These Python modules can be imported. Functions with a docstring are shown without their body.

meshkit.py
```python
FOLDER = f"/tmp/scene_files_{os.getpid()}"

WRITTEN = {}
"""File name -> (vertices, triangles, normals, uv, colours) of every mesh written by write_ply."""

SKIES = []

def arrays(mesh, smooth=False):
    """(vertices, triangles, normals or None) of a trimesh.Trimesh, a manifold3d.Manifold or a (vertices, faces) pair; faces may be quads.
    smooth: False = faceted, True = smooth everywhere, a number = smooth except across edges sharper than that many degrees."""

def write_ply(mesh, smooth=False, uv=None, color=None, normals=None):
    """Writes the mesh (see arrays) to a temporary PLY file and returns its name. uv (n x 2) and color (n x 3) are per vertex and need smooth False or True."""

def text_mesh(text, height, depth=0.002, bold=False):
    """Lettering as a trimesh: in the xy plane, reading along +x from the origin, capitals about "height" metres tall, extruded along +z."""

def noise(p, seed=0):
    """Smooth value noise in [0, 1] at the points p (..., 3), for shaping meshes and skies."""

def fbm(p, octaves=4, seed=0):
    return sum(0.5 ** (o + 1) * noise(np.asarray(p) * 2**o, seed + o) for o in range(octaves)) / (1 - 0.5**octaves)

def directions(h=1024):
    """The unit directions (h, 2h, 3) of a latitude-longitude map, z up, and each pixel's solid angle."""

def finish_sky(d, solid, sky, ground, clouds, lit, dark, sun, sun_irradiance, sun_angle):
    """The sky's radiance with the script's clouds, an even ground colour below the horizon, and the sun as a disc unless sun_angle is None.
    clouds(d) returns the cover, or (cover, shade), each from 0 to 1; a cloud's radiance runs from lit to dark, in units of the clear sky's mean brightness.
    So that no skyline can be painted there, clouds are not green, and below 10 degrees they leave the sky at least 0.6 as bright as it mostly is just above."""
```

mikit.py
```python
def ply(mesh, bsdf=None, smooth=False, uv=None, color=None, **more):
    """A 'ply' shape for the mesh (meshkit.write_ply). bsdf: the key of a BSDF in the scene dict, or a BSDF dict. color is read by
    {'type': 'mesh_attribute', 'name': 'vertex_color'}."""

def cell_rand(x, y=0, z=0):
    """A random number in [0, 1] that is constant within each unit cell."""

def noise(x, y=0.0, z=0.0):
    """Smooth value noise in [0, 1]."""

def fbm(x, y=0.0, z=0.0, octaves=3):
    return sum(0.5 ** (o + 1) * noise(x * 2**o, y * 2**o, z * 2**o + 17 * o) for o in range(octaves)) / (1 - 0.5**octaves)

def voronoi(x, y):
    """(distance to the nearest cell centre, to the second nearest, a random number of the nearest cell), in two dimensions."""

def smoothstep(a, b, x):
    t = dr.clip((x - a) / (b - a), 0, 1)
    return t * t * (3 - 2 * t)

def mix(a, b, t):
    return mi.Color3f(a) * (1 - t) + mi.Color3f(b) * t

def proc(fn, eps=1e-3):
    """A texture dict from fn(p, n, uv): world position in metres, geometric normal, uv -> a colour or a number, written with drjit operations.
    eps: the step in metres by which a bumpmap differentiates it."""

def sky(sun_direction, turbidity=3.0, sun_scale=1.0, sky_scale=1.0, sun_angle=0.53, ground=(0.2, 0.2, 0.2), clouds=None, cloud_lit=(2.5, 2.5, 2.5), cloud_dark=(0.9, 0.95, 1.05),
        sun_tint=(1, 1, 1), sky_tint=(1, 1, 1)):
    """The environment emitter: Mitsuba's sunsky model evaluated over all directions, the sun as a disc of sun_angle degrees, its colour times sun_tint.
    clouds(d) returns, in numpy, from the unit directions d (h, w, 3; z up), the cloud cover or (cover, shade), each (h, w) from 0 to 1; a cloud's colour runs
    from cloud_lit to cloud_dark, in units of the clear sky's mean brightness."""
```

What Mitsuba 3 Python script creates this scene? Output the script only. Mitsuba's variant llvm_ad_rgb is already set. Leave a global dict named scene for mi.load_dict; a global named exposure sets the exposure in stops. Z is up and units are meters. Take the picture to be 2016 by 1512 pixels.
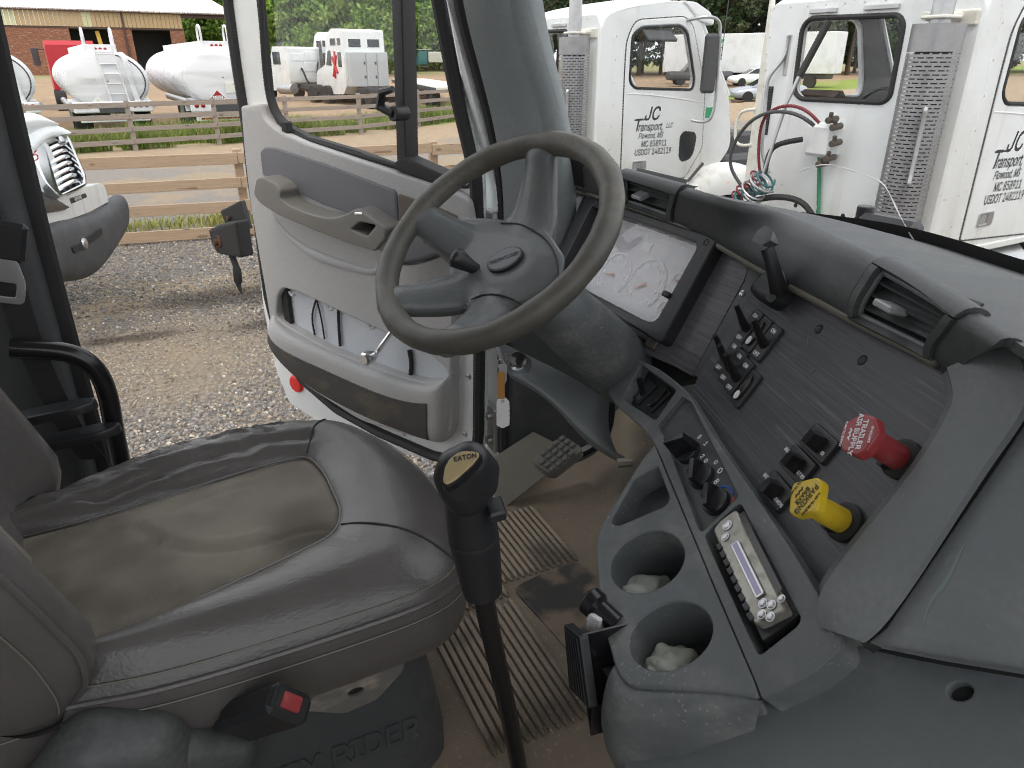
import math, numpy as np, trimesh, drjit as dr, mitsuba as mi, mikit, meshkit
import mapbox_earcut
from scipy.interpolate import CubicSpline
from shapely.geometry import Polygon, Point
from mikit import noise, fbm, voronoi, cell_rand, smoothstep, mix

# ---------------------------------------------------------------- camera, sky, exposure
T = mi.ScalarTransform4f
scene, labels = {}, {}
PITCH, YAW = math.radians(24.5), math.radians(25.6)
EYE = np.array([0, 0, 2.4])
FWD = np.array([math.sin(YAW)*math.cos(PITCH), math.cos(YAW)*math.cos(PITCH), -math.sin(PITCH)])
scene['camera'] = {'type': 'perspective', 'fov': 71.507, 'fov_axis': 'x', 'near_clip': 0.02, 'far_clip': 2000.0,
                   'to_world': T().look_at(origin=EYE.tolist(), target=(EYE+FWD).tolist(), up=[0, 0, 1])}
exposure = 2.62

def clouds(d):
    c = meshkit.fbm(d*np.array([3, 3, 6.0]), 4, seed=5)
    return np.ones(d.shape[:2]), np.clip((c-0.42)*2.2, 0, 1)*0.75
scene['sky_light'] = mikit.sky([-0.32, -0.42, 0.85], turbidity=4, sun_scale=0.18, sun_angle=26, sun_tint=(.92, .98, 1.08), clouds=clouds,
                               cloud_lit=(2.27, 2.32, 2.38), cloud_dark=(1.33, 1.38, 1.47), ground=(0.25, 0.23, 0.2))

# ---------------------------------------------------------------- helpers
rng = np.random.default_rng(7)
def V(*a): return np.array(a, float)
def unit(v): v = np.asarray(v, float); return v/np.linalg.norm(v)
def numbered(k):
    if k not in scene and k not in labels: return k
    i = 1
    while f'{k}_{i:03d}' in scene or f'{k}_{i:03d}' in labels: i += 1
    return f'{k}_{i:03d}'
def thing(name, label, cat, group=None):
    k = numbered(name)
    labels[k] = {'label': label, 'category': cat}
    if group: labels[k]['group'] = group
    return k
def cat_mesh(ms): return ms[0] if len(ms) == 1 else trimesh.util.concatenate([m for m in ms])
def part(holder, name, mesh, m, smooth=35, label=None, **kw):
    if isinstance(mesh, list): mesh = cat_mesh(mesh)
    k = numbered(holder+'__'+name) if holder else numbered(name)
    scene[k] = mikit.ply(mesh, m, smooth=smooth, **kw)
    if label: labels[k] = {'label': label}
    return k
def solo(name, mesh, m, label, cat=None, kind=None, group=None, smooth=35, **kw):
    if isinstance(mesh, list): mesh = cat_mesh(mesh)
    k = numbered(name)
    scene[k] = mikit.ply(mesh, m, smooth=smooth, **kw)
    labels[k] = {'label': label}
    if cat: labels[k]['category'] = cat
    if kind: labels[k]['kind'] = kind
    if group: labels[k]['group'] = group
    return k
def tm(v, f): return trimesh.Trimesh(np.asarray(v, float), np.asarray(f, int), process=False)
class Frame:
    def __init__(s, o, u, v):
        s.o = np.asarray(o, float); s.u = unit(u); s.n = unit(np.cross(s.u, v)); s.v = np.cross(s.n, s.u)
    def p(s, a, b, t=0.0): return s.o+s.u*a+s.v*b+s.n*t
    def ps(s, ab, t=0.0): ab = np.asarray(ab, float); return s.o+ab[:, :1]*s.u+ab[:, 1:2]*s.v+np.reshape(np.asarray(t, float)*np.ones(len(ab)), (-1, 1))*s.n
    def at(s, a, b, t=0.0): return Frame(s.p(a, b, t), s.u, s.v)
    def rot(s, deg):
        c, q = math.cos(math.radians(deg)), math.sin(math.radians(deg)); return Frame(s.o, s.u*c+s.v*q, s.v*c-s.u*q)
def XY(o=(0, 0, 0), deg=0): return Frame(o, (math.cos(math.radians(deg)), math.sin(math.radians(deg)), 0), (-math.sin(math.radians(deg)), math.cos(math.radians(deg)), 0))
def ccw(P):
    P = np.asarray(P, float)
    return P if np.sum(P[:, 0]*np.roll(P[:, 1], -1)-np.roll(P[:, 0], -1)*P[:, 1]) > 0 else P[::-1]
def inset(P, b):
    e = np.roll(P, -1, 0)-P; e /= np.linalg.norm(e, axis=1, keepdims=True)+1e-12
    nn = np.stack([-e[:, 1], e[:, 0]], 1); n0 = np.roll(nn, 1, 0)
    m = (n0+nn)/(1+np.sum(n0*nn, 1, keepdims=True)+0.15)
    return P+b*m
def rp(P, r=0.01, n=4):
    """polygon with rounded corners"""
    P = np.asarray(P, float); r = np.atleast_1d(np.asarray(r, float)); r = np.r_[r, np.full(len(P), r[-1])][:len(P)]; out = []
    for i in range(len(P)):
        a, b, c = P[i-1], P[i], P[(i+1) % len(P)]
        da, dc = np.linalg.norm(a-b), np.linalg.norm(c-b); q = min(r[i], da*.48, dc*.48)
        if q < 1e-5: out.append(b); continue
        s, e = b+(a-b)/da*q, b+(c-b)/dc*q
        for t in np.linspace(0, 1, n+1): out.append((1-t)**2*s+2*t*(1-t)*b+t*t*e)
    return np.array(out)
def plate(fr, outer, holes=(), t0=0.0, t1=0.01, bevel=0.002, back=True, warp=None):
    outer, holes = ccw(outer), [np.asarray(h, float) for h in holes]
    if holes and len(holes) < 12:
        po = Polygon(outer).buffer(0); keep = []
        for h in holes:
            ph_ = Polygon(h).buffer(0)
            if po.contains(ph_) and po.exterior.distance(ph_) > .0008: keep.append(h)
            else:
                po = po.difference(ph_); po = max(getattr(po, 'geoms', [po]), key=lambda q: q.area); outer = ccw(np.array(po.exterior.coords)[:-1])
        holes = keep
        ds = [Polygon(outer).exterior.distance(Polygon(h).buffer(0)) for h in holes]+[Polygon(holes[i]).buffer(0).distance(Polygon(holes[j]).buffer(0)) for i in range(len(holes)) for j in range(i)]
        if ds: bevel = min(bevel, .38*min(ds))
    rings = [outer]+[ccw(h)[::-1] for h in holes]
    lay = [(t0, 0), (t1-bevel, 0), (t1-.3*bevel, .3*bevel), (t1, bevel)] if bevel > 0 else [(t0, 0), (t1, 0)]
    L = [[inset(R, b) if b else R for R in rings] for _, b in lay]
    N = sum(len(R) for R in rings); v, f = [], []
    for (t, _), rs in zip(lay, L):
        ab = np.vstack(rs); tt = t+(warp(ab) if warp else 0)
        v.append(fr.ps(ab, tt))
    for l in range(len(lay)-1):
        s = 0
        for R in rings:
            i = np.arange(len(R)); j = (i+1) % len(R); a, b = l*N+s, (l+1)*N+s
            f += np.stack([a+i, a+j, b+j], 1).tolist()+np.stack([a+i, b+j, b+i], 1).tolist(); s += len(R)
    ends = np.cumsum([len(R) for R in rings]).astype(np.uint32)
    top = mapbox_earcut.triangulate_float64(np.vstack(L[-1]), ends).reshape(-1, 3).astype(int)
    f += (top+(len(lay)-1)*N).tolist()
    if back:
        bot = mapbox_earcut.triangulate_float64(np.vstack(L[0]), ends).reshape(-1, 3).astype(int)
        f += bot[:, ::-1].tolist()
    m = tm(np.vstack(v), f)
    # earcut keeps no fixed winding: orient caps along the frame's normal
    k = len(top)+(len(top) if back else 0); F = m.faces.copy()
    nz = m.face_normals@fr.n
    for r0, r1, sg in ((len(F)-k, len(F)-k+len(top), 1), (len(F)-k+len(top), len(F), -1)):
        idx = np.arange(r0, r1); bad = idx[nz[idx]*sg < 0]; F[bad] = F[bad][:, ::-1]
    return tm(m.vertices, F)
def grid(P):
    P = np.asarray(P, float); m, n = P.shape[:2]
    i, j = np.meshgrid(np.arange(m-1), np.arange(n-1), indexing='ij'); a = (i*n+j).ravel()
    return tm(P.reshape(-1, 3), np.vstack([np.stack([a, a+1, a+n+1], 1), np.stack([a, a+n+1, a+n], 1)]))
def spl(P, n, closed=False):
    P = np.asarray(P, float)
    if closed: P = np.vstack([P, P[:1]])
    s = np.r_[0, np.cumsum(np.maximum(np.linalg.norm(np.diff(P.reshape(len(P), -1), axis=0), axis=1), 1e-9)**.6)]
    if len(P) == 2: return P[0]+np.linspace(0, 1, n)[:, None]*(P[1]-P[0]) if P.ndim == 2 else P[0]+np.linspace(0, 1, n)[:, None, None]*(P[1]-P[0])
    cs = CubicSpline(s, P, bc_type='periodic' if closed else 'natural')
    return cs(np.linspace(0, s[-1], n+1)[:-1] if closed else np.linspace(0, s[-1], n))
def surf(rows, nu=12, nv=24):
    R = np.array([spl(r, nv) for r in rows]); return spl(R, nu)
def solid(P, th):
    """grid of points -> closed sheet of thickness th behind it"""
    P = np.asarray(P, float); g = grid(P); nrm_ = g.vertex_normals.reshape(P.shape)
    m, n = P.shape[:2]; Q = P-nrm_*th
    b = grid(Q); b.invert()
    def strip(a, c): return grid(np.array([a, c]))
    e = [strip(Q[0], P[0]), strip(P[-1], Q[-1]), strip(P[:, 0], Q[:, 0]), strip(Q[:, -1], P[:, -1])]
    return cat_mesh([g, b]+e)
def skin(rings, caps=True, closed=True):
    R = np.asarray(rings, float); m, n = R.shape[:2]
    i, j = np.meshgrid(np.arange(m-1), np.arange(n if closed else n-1), indexing='ij'); k = (j+1) % n
    a, b, c, d = (i*n+j).ravel(), (i*n+k).ravel(), ((i+1)*n+k).ravel(), ((i+1)*n+j).ravel()
    f = np.vstack([np.stack([a, b, c], 1), np.stack([a, c, d], 1)]); v = R.reshape(-1, 3)
    if caps and closed:
        v = np.vstack([v, R[0].mean(0), R[-1].mean(0)]); q = np.arange(n); w = (q+1) % n
        f = np.vstack([f, np.stack([w, q, q*0+m*n], 1), np.stack([(m-1)*n+q, (m-1)*n+w, q*0+m*n+1], 1)])
    return tm(v, f)
def tube(path, r, n=10, closed=False, flat=None):
    """flat: (axis, ratio) squashes the section along an axis"""
    p = np.asarray(path, float); r = np.broadcast_to(r, (len(p),))
    t = (np.roll(p, -1, 0)-np.roll(p, 1, 0)) if closed else np.gradient(p, axis=0)
    t /= np.linalg.norm(t, axis=1, keepdims=True)+1e-12
    a = np.cross(t[0], [0, 0, 1] if abs(t[0][2]) < .9 else [1, 0, 0]); a /= np.linalg.norm(a); A = []
    for q in t:
        a = a-q*np.dot(a, q); a /= np.linalg.norm(a)+1e-12; A.append(a)
    A = np.array(A); B = np.cross(t, A); w = np.arange(n)*2*np.pi/n
    off = r[:, None, None]*(np.cos(w)[None, :, None]*A[:, None]+np.sin(w)[None, :, None]*B[:, None])
    if flat is not None:
        ax = unit(flat[0]); off = off-(1-flat[1])*np.einsum('ijk,k->ij', off, ax)[..., None]*ax
    R = p[:, None]+off
    if closed: R = np.concatenate([R, R[:1]], 0)
    return skin(R, caps=not closed)
def lathe(p0, axis, prof, n=20):
    ax = unit(axis); a = unit(np.cross(ax, [0, 0, 1] if abs(ax[2]) < .9 else [1, 0, 0])); b = np.cross(ax, a); w = np.arange(n)*2*np.pi/n
    ring = np.cos(w)[:, None]*a+np.sin(w)[:, None]*b
    return skin([np.asarray(p0)+ax*s+ring*max(r, 1e-5) for s, r in prof])
def cyl(p0, p1, r, n=16, ch=0.1):
    d = np.asarray(p1, float)-np.asarray(p0, float); L = np.linalg.norm(d); c = r*ch
    return lathe(p0, d, [(0, r-c), (c, r), (L-c, r), (L, r-c)], n)
def hull(P): return trimesh.convex.convex_hull(np.asarray(P, float))
def boxo(c, ax, half, ch=0.004):
    """chamfered box: centre, three axes, half sizes"""
    c = np.asarray(c, float); ax = np.array([unit(a) for a in ax]); h = np.asarray(half, float); ch = min(ch, h.min()*.6); P = []
    for sx in (-1, 1):
        for sy in (-1, 1):
            for sz in (-1, 1):
                for k in range(3):
                    q = h-ch; q[k] = h[k]; P.append(c+(np.array([sx, sy, sz])*q)@ax)
    return hull(P)
def fbox(fr, a0, a1, b0, b1, t0, t1, ch=0.003):
    return boxo(fr.p((a0+a1)/2, (b0+b1)/2, (t0+t1)/2), (fr.u, fr.v, fr.n), ((a1-a0)/2, (b1-b0)/2, (t1-t0)/2), ch)
def abox(x0, x1, y0, y1, z0, z1, ch=0.01): return boxo(((x0+x1)/2, (y0+y1)/2, (z0+z1)/2), np.eye(3), ((x1-x0)/2, (y1-y0)/2, (z1-z0)/2), ch)
def text(fr, s, h, a, b, t=0.0, bold=False, depth=0.0006, squeeze=1.0, slant=0.0, center=False, lift=0.0003):
    m = meshkit.text_mesh(s, h, depth, bold); v = np.array(m.vertices)
    if center: v[:, 0] -= (v[:, 0].max()+v[:, 0].min())/2; v[:, 1] -= h/2
    v[:, 0] = v[:, 0]*squeeze+v[:, 1]*slant
    return tm(fr.o+fr.u*(a+v[:, :1])+fr.v*(b+v[:, 1:2])+fr.n*(t+lift+v[:, 2:3]), m.faces)
def xf(mesh, M): m = mesh.copy(); m.apply_transform(M); return m

# ---------------------------------------------------------------- materials
def bsdf(name, color, rough=0.5, metal=0.0, spec=0.5, bump=None, bscale=0.0005, eps=1e-3, coat=0.0, sheen=0.0):
    c = {'type': 'rgb', 'value': list(color)} if isinstance(color, (tuple, list)) else color
    b = {'type': 'principled', 'base_color': c, 'roughness': rough, 'metallic': metal, 'specular': spec}
    if coat: b['clearcoat'] = coat; b['clearcoat_gloss'] = 0.9
    if sheen: b['sheen'] = sheen
    if bump: b = {'type': 'bumpmap', 'arbitrary': mikit.proc(bump, eps), 'scale': bscale, 'bsdf': b}
    scene[name] = {'type': 'twosided', 'bsdf': b}
    return name
def leather_bump(p, n, uv): return fbm(p.x*420, p.y*420, p.z*420, 2)
def worn(col, dust, amt, s=9.0, fine=160.0, scuff=0.0):
    """plastic with patchy dust and fine speckle"""
    def fn(p, n, uv):
        d = smoothstep(.42, .8, fbm(p.x*s, p.y*s, p.z*s, 3))
        g = noise(p.x*fine, p.y*fine, p.z*fine)
        if scuff: d = d+scuff*.6*smoothstep(.78, .9, noise(p.x*170, p.y*330, p.z*260))*smoothstep(.45, .72, noise(p.x*15+4, p.y*15, p.z*15))
        return mix(col, dust, dr.clip(d*amt*.6*(.5+.8*g), 0, 1))*(.96+.08*g)
    return mikit.proc(fn)
def vcol(): return {'type': 'mesh_attribute', 'name': 'vertex_color'}
bsdf('door_grey', worn((.405, .402, .402), (.44, .41, .37), .4), .5, bump=leather_bump, bscale=.0002)
bsdf('insert_grey', (.15, .15, .165), .48)
bsdf('cab_grey', worn((.138, .151, .156), (.24, .25, .245), .5, scuff=1.5), .5, bump=leather_bump, bscale=.0003)
bsdf('pad_grey', worn((.055, .060, .063), (.15, .155, .14), .4, scuff=.8), .5, bump=leather_bump, bscale=.00035)
bsdf('console_grey', worn((.090, .099, .103), (.26, .255, .24), .6, 14.0, scuff=2.0), .47, bump=leather_bump, bscale=.0003)
bsdf('wheel_grey', worn((.085, .081, .070), (.15, .14, .11), .8, 16.0), .47, bump=leather_bump, bscale=.0003)
bsdf('hub_grey', worn((.115, .124, .127), (.17, .17, .16), .4, 16.0), .36, bump=leather_bump, bscale=.0004)
bsdf('pillar_grey', worn((.21, .235, .24), (.3, .3, .29), .3), .55, bump=leather_bump, bscale=.0003)
bsdf('bar_olive', (.15, .14, .115), .45)
bsdf('black_plastic', (.018, .019, .021), .42)
bsdf('black_gloss', (.012, .012, .014), .2)
bsdf('black_rubber', (.022, .022, .023), .65)
bsdf('recess_black', (.012, .013, .014), .6)
bsdf('chrome', (.75, .76, .78), .12, 1.0)
bsdf('steel', (.55, .55, .56), .35, 1.0)
bsdf('white_paint', worn((.74, .765, .77), (.58, .56, .5), .3, 1.3, 30.0), .3, coat=.4)
bsdf('pale_paint', (.55, .58, .62), .35)
bsdf('white_print', (.75, .75, .75), .6)
bsdf('black_print', (.02, .02, .025), .6)
bsdf('red_plastic', worn((.29, .035, .04), (.40, .17, .16), .6, 30.0), .4)
bsdf('yellow_plastic', worn((.62, .43, .02), (.42, .32, .10), .5, 30.0), .38)
bsdf('brown_cloth', (.14, .115, .095), .8)
bsdf('red_lens', (.75, .03, .03), .25)
def wood_fn(p, n, uv):
    # brushed laminate: streaks that run along the panel (uv.x runs along the streak)
    s = fbm(uv.x*9, uv.y*420, 0, 3); q = noise(uv.x*40, uv.y*1500, 3)
    sc = smoothstep(.74, .8, noise(uv.x*7+uv.y*60, uv.y*620, 9))*smoothstep(.45, .7, noise(uv.x*14, uv.y*30, 5))
    c = mix((.026, .027, .032), (.072, .073, .082), s*.8+q*.35)
    return mix(c, (.2, .2, .22), sc*.3)
bsdf('laminate', mikit.proc(wood_fn), .42)
def wood_fn2(p, n, uv):
    s = fbm(uv.x*9, uv.y*420, 0, 3); q = noise(uv.x*60, uv.y*1500, 3)
    return mix((.05, .047, .055), (.17, .16, .18), s*.75+q*.4-.15)
bsdf('laminate_pale', mikit.proc(wood_fn2), .4)
def carpet_fn(p, n, uv):
    g = noise(p.x*600, p.y*600, p.z*600); d = smoothstep(.5, .75, fbm(p.x*11, p.y*11, p.z*14, 3))
    return mix(mix((.05, .046, .044), (.1, .092, .086), g), (.2, .16, .1), d*.5*g)
bsdf('carpet', mikit.proc(carpet_fn), .9, bump=lambda p, n, uv: noise(p.x*500, p.y*500, p.z*500), bscale=.0012)
def mat_fn(p, n, uv):
    d = fbm(p.x*7, p.y*7, p.z*7, 4); g = noise(p.x*220, p.y*220, 1); k = smoothstep(.3, .62, fbm(p.x*5+9, p.y*5, 3, 3))
    c = mix((.085, .067, .049), (.225, .18, .132), d)
    hi = smoothstep(1.2535, 1.258, p.z)
    c = mix(c, mix((.075, .064, .054), (.30, .245, .185), k), .85*hi)
    return mix(c, (.26, .22, .17), smoothstep(.78, .95, g)*.5)
bsdf('mat_dirty', mikit.proc(mat_fn), .75, bump=lambda p, n, uv: fbm(p.x*130, p.y*130, p.z*60, 3), bscale=.0012)
def heel_fn(p, n, uv):
    d = fbm(p.x*16, p.y*16, 4, 4)
    return mix((.035, .032, .03), (.16, .12, .085), smoothstep(.36, .66, d))
bsdf('heel_pad', mikit.proc(heel_fn), .6, bump=lambda p, n, uv: fbm(p.x*50, p.y*50, 2, 3), bscale=.002)
def leather_fn(p, n, uv):
    d = fbm(p.x*8, p.y*8, p.z*8, 3); return mix((.072, .067, .064), (.115, .107, .103), d)
bsdf('seat_leather', mikit.proc(leather_fn), .30, coat=.25, bump=lambda p, n, uv: fbm(p.x*300, p.y*300, p.z*300, 2)+.8*noise(p.x*45, p.y*45, p.z*45), bscale=.0006)
def fabric_fn(p, n, uv):
    g = noise(p.x*900, p.y*900, p.z*900); d = fbm(p.x*9, p.y*9, p.z*9, 3)
    return mix((.105, .092, .075), (.225, .20, .165), smoothstep(.25, .72, d)*.85+.3*(g-.5))
bsdf('seat_fabric', mikit.proc(fabric_fn), .85, sheen=.4, bump=lambda p, n, uv: noise(p.x*700, p.y*700, p.z*700), bscale=.0004)
scene['glass'] = {'type': 'thindielectric', 'int_ior': 1.28}

# ================================================================ our truck: cab shell
cab = thing('truck_cab', 'grey truck cab we sit in, with brown rubber floor and wide windshield', 'truck')
FL = XY((0, 0, 1.25))
ribs = []
def rib(x, y0, y1): ribs.append(tube([(x, y0, 1.252), (x, y0+.015, 1.252), (x, y1-.015, 1.252), (x, y1, 1.252)], [.003, .0068, .0068, .003], 8, flat=((0, 0, 1), 1.15)))
for i in range(26):
    x = .36+.0165*i
    if x < .565: rib(x, .82, 1.17 if i % 2 else 1.18); rib(x, 1.19, 1.46)
    else: rib(x, 1.235, 1.50)
for i in range(34): rib(-.18+.0165*i, .50, .755)
gx, gy = np.meshgrid(np.linspace(-.9, 1.25, 90), np.linspace(-.9, 1.70, 110), indexing='ij')
gz = 1.25+.008*(meshkit.fbm(np.stack([gx*5, gy*5, gx*0], -1), 3, 2)-.5)-.001
gz += np.clip(gx-.98, 0, 1)**1.2*1.1
pl = np.exp(-((gy-1.62)/.06)**2)*.05*(gx > .3); gz = gz+pl
fm = grid(np.stack([gx, gy, gz], -1)); fm.invert()
part(cab, 'floor_mat', [fm]+ribs, 'mat_dirty', smooth=40)
hp = rp([(0.5798,1.2102,1.25),(0.7653,1.241,1.25),(0.7961,1.1512,1.25),(0.7694,0.9548,1.25),(0.6085,0.924,1.25)], .03)[:, :2]
part(cab, 'heel_pad', plate(FL, hp, t0=-.004, t1=.006, bevel=.004), 'heel_pad')
# grey kick ramp and kick panel by the door sill
rmp = [(0.6663,1.5863,1.25), (0.7054,1.5253,1.25), (0.8324,1.5,1.3471), (0.9077,1.52,1.3918), (0.8346,1.6,1.4272), (0.7308,1.62,1.3672)]
part(cab, 'kick_ramp', hull(rmp+[(p[0], p[1]+.06, p[2]-.05) for p in rmp]), 'bar_olive')
part(cab, 'kick_panel', abox(.775, 1.55, 1.63, 1.67, 1.2, 2.02), 'pad_grey')
part(cab, 'firewall', [boxo((1.36, .8, 1.62), ((-.94, 0, .34), (0, 1, 0), (.34, 0, .94)), (.02, 1.0, .40)), abox(1.15, 1.6, -.6, 1.7, 1.2, 1.27)], 'pad_grey')
part(cab, 'sill', [abox(-.9, .80, 1.66, 1.76, 1.12, 1.262), abox(-.9, .8, 1.76, 1.80, .95, 1.2)], 'cab_grey')
# door jamb (hinge pillar) with hinge plates
jamb = [skin([[(.755, 1.66, 1.1), (.86, 1.66, 1.1), (.86, 1.75, 1.1), (.755, 1.75, 1.1)], [(.755, 1.66, 2.1), (.86, 1.66, 2.1), (.86, 1.75, 2.1), (.755, 1.75, 2.1)],
              [(0.6522,1.7,2.5227), (0.6954,1.7,2.524), (0.7118,1.74,2.5269), (0.6676,1.74,2.5256)], [(0.6445,1.7,2.6771), (0.6821,1.7,2.6796), (0.6982,1.74,2.6862), (0.6596,1.74,2.6836)]])]
part(cab, 'hinge_pillar', jamb, 'white_paint', smooth=20)
for zc in (1.42, 1.98):
    k = part(cab, 'hinge_plate', [abox(.735, .756, 1.655, 1.74, zc-.07, zc+.07, .004)]+[cyl((.737, 1.69, zc+d), (.727, 1.69, zc+d), .011, 8) for d in (-.04, .04)], 'steel')
part(cab, 'door_seal', [tube(spl([(0.6665,1.685,2.6391), (0.6749,1.68,2.5222), (0.7144,1.67,2.3653), (0.754,1.66,2.2055), (0.77,1.655,2.0451), (.765, 1.652, 1.8), (.765, 1.652, 1.3)], 60), .016, 8)], 'black_rubber')
# A pillar trim: dark inner face and a lighter band along the glass
rows = [[(0.6739,1.645,2.6714),(0.685,1.645,2.5203),(0.7229,1.645,2.3657),(0.7608,1.645,2.2161),(0.7767,1.645,2.0463),(0.7735,1.645,1.9153)],
        [(0.6979,1.585,2.6648),(0.7157,1.585,2.5176),(0.7645,1.585,2.3664),(0.8023,1.585,2.2197),(0.821,1.585,2.0531),(0.8133,1.585,1.8715)],
        [(0.7382,1.56,2.664),(0.7523,1.56,2.4978),(0.7945,1.56,2.3666),(0.8378,1.56,2.2364),(0.8562,1.56,2.0545),(0.852,1.56,1.8732)]]
part(cab, 'pillar_trim', solid(surf(rows, 10, 30)[:, ::-1], .02), 'pillar_grey', smooth=True)
rows = [[(0.7382,1.56,2.664),(0.7523,1.56,2.4978),(0.7945,1.56,2.3666),(0.8378,1.56,2.2364),(0.8562,1.56,2.0545),(0.852,1.56,1.8732)],
        [(0.7541,1.545,2.6629),(0.7705,1.545,2.4975),(0.8164,1.545,2.3666),(0.8568,1.545,2.2369),(0.8751,1.545,2.0555),(0.8735,1.545,1.8745)],
        [(0.7825,1.56,2.6669),(0.8066,1.56,2.4991),(0.8453,1.56,2.3662),(0.8845,1.56,2.2346),(0.9054,1.56,2.0503),(0.8972,1.56,1.8674)]]
part(cab, 'pillar_edge', solid(surf(rows, 8, 30)[:, ::-1], .02), 'pillar_grey', smooth=True)
# windshield, black border, hood, wiper
base = spl([(0.8726,1.56,2.1722), (0.9871,1.3601,2.13), (0.9837,1.069,2.125), (1.1197,0.8348,2.12), (1.079,0.5709,2.12), (1.025,0.3271,2.12), (0.8778,0.1092,2.12)], 40)
rake = V(-.30, -.02, .85)
ws = np.array([base+rake*t for t in np.linspace(-.06, 1.1, 6)])
scene[cab+'__windshield'] = mikit.ply(grid(ws), 'glass', smooth=True)
part(cab, 'windshield_border', grid(np.array([base+rake*t+V(-.003, 0, 0) for t in (-.05, -.01, .03)])), 'black_rubber')
def onws(px): return px
crk = [(1,0.9329,2.2247),(1,0.9071,2.2354),(1,0.8659,2.2427),(1,0.8143,2.2371),(1,0.7666,2.2264),(1,0.7405,2.2014),(1,0.7163,2.1752),(1,0.6845,2.1449)]
wp = unit(np.cross(base[24]-base[20], rake)); crk = np.array([EYE+(q-EYE)*(np.dot(base[22]-EYE, wp)/np.dot(q-EYE, wp))*.995 for q in np.array(crk)])
part(cab, 'windshield_crack', tube(spl(crk, 40), .0010+.0004*np.sin(np.arange(40)*.9), 5), 'white_print', label='long pale crack running across the windshield')
hx = surf([[(1.13, -.9, 2.06), (1.15, 0, 2.075), (1.16, .62, 2.07), (1.17, 1.2, 2.04)], [(1.5, -.8, 2.035), (1.5, 0, 2.05), (1.5, .55, 2.04), (1.5, 1.0, 2.0)], [(2.6, -.7, 1.86), (2.6, 0, 1.9), (2.6, .4, 1.88), (2.6, .8, 1.8)]], 14, 20)
part(cab, 'hood', solid(hx[:, ::-1], .03), 'white_paint', smooth=True)
wb = V(1.1855,0.9132,2.11)
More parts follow.
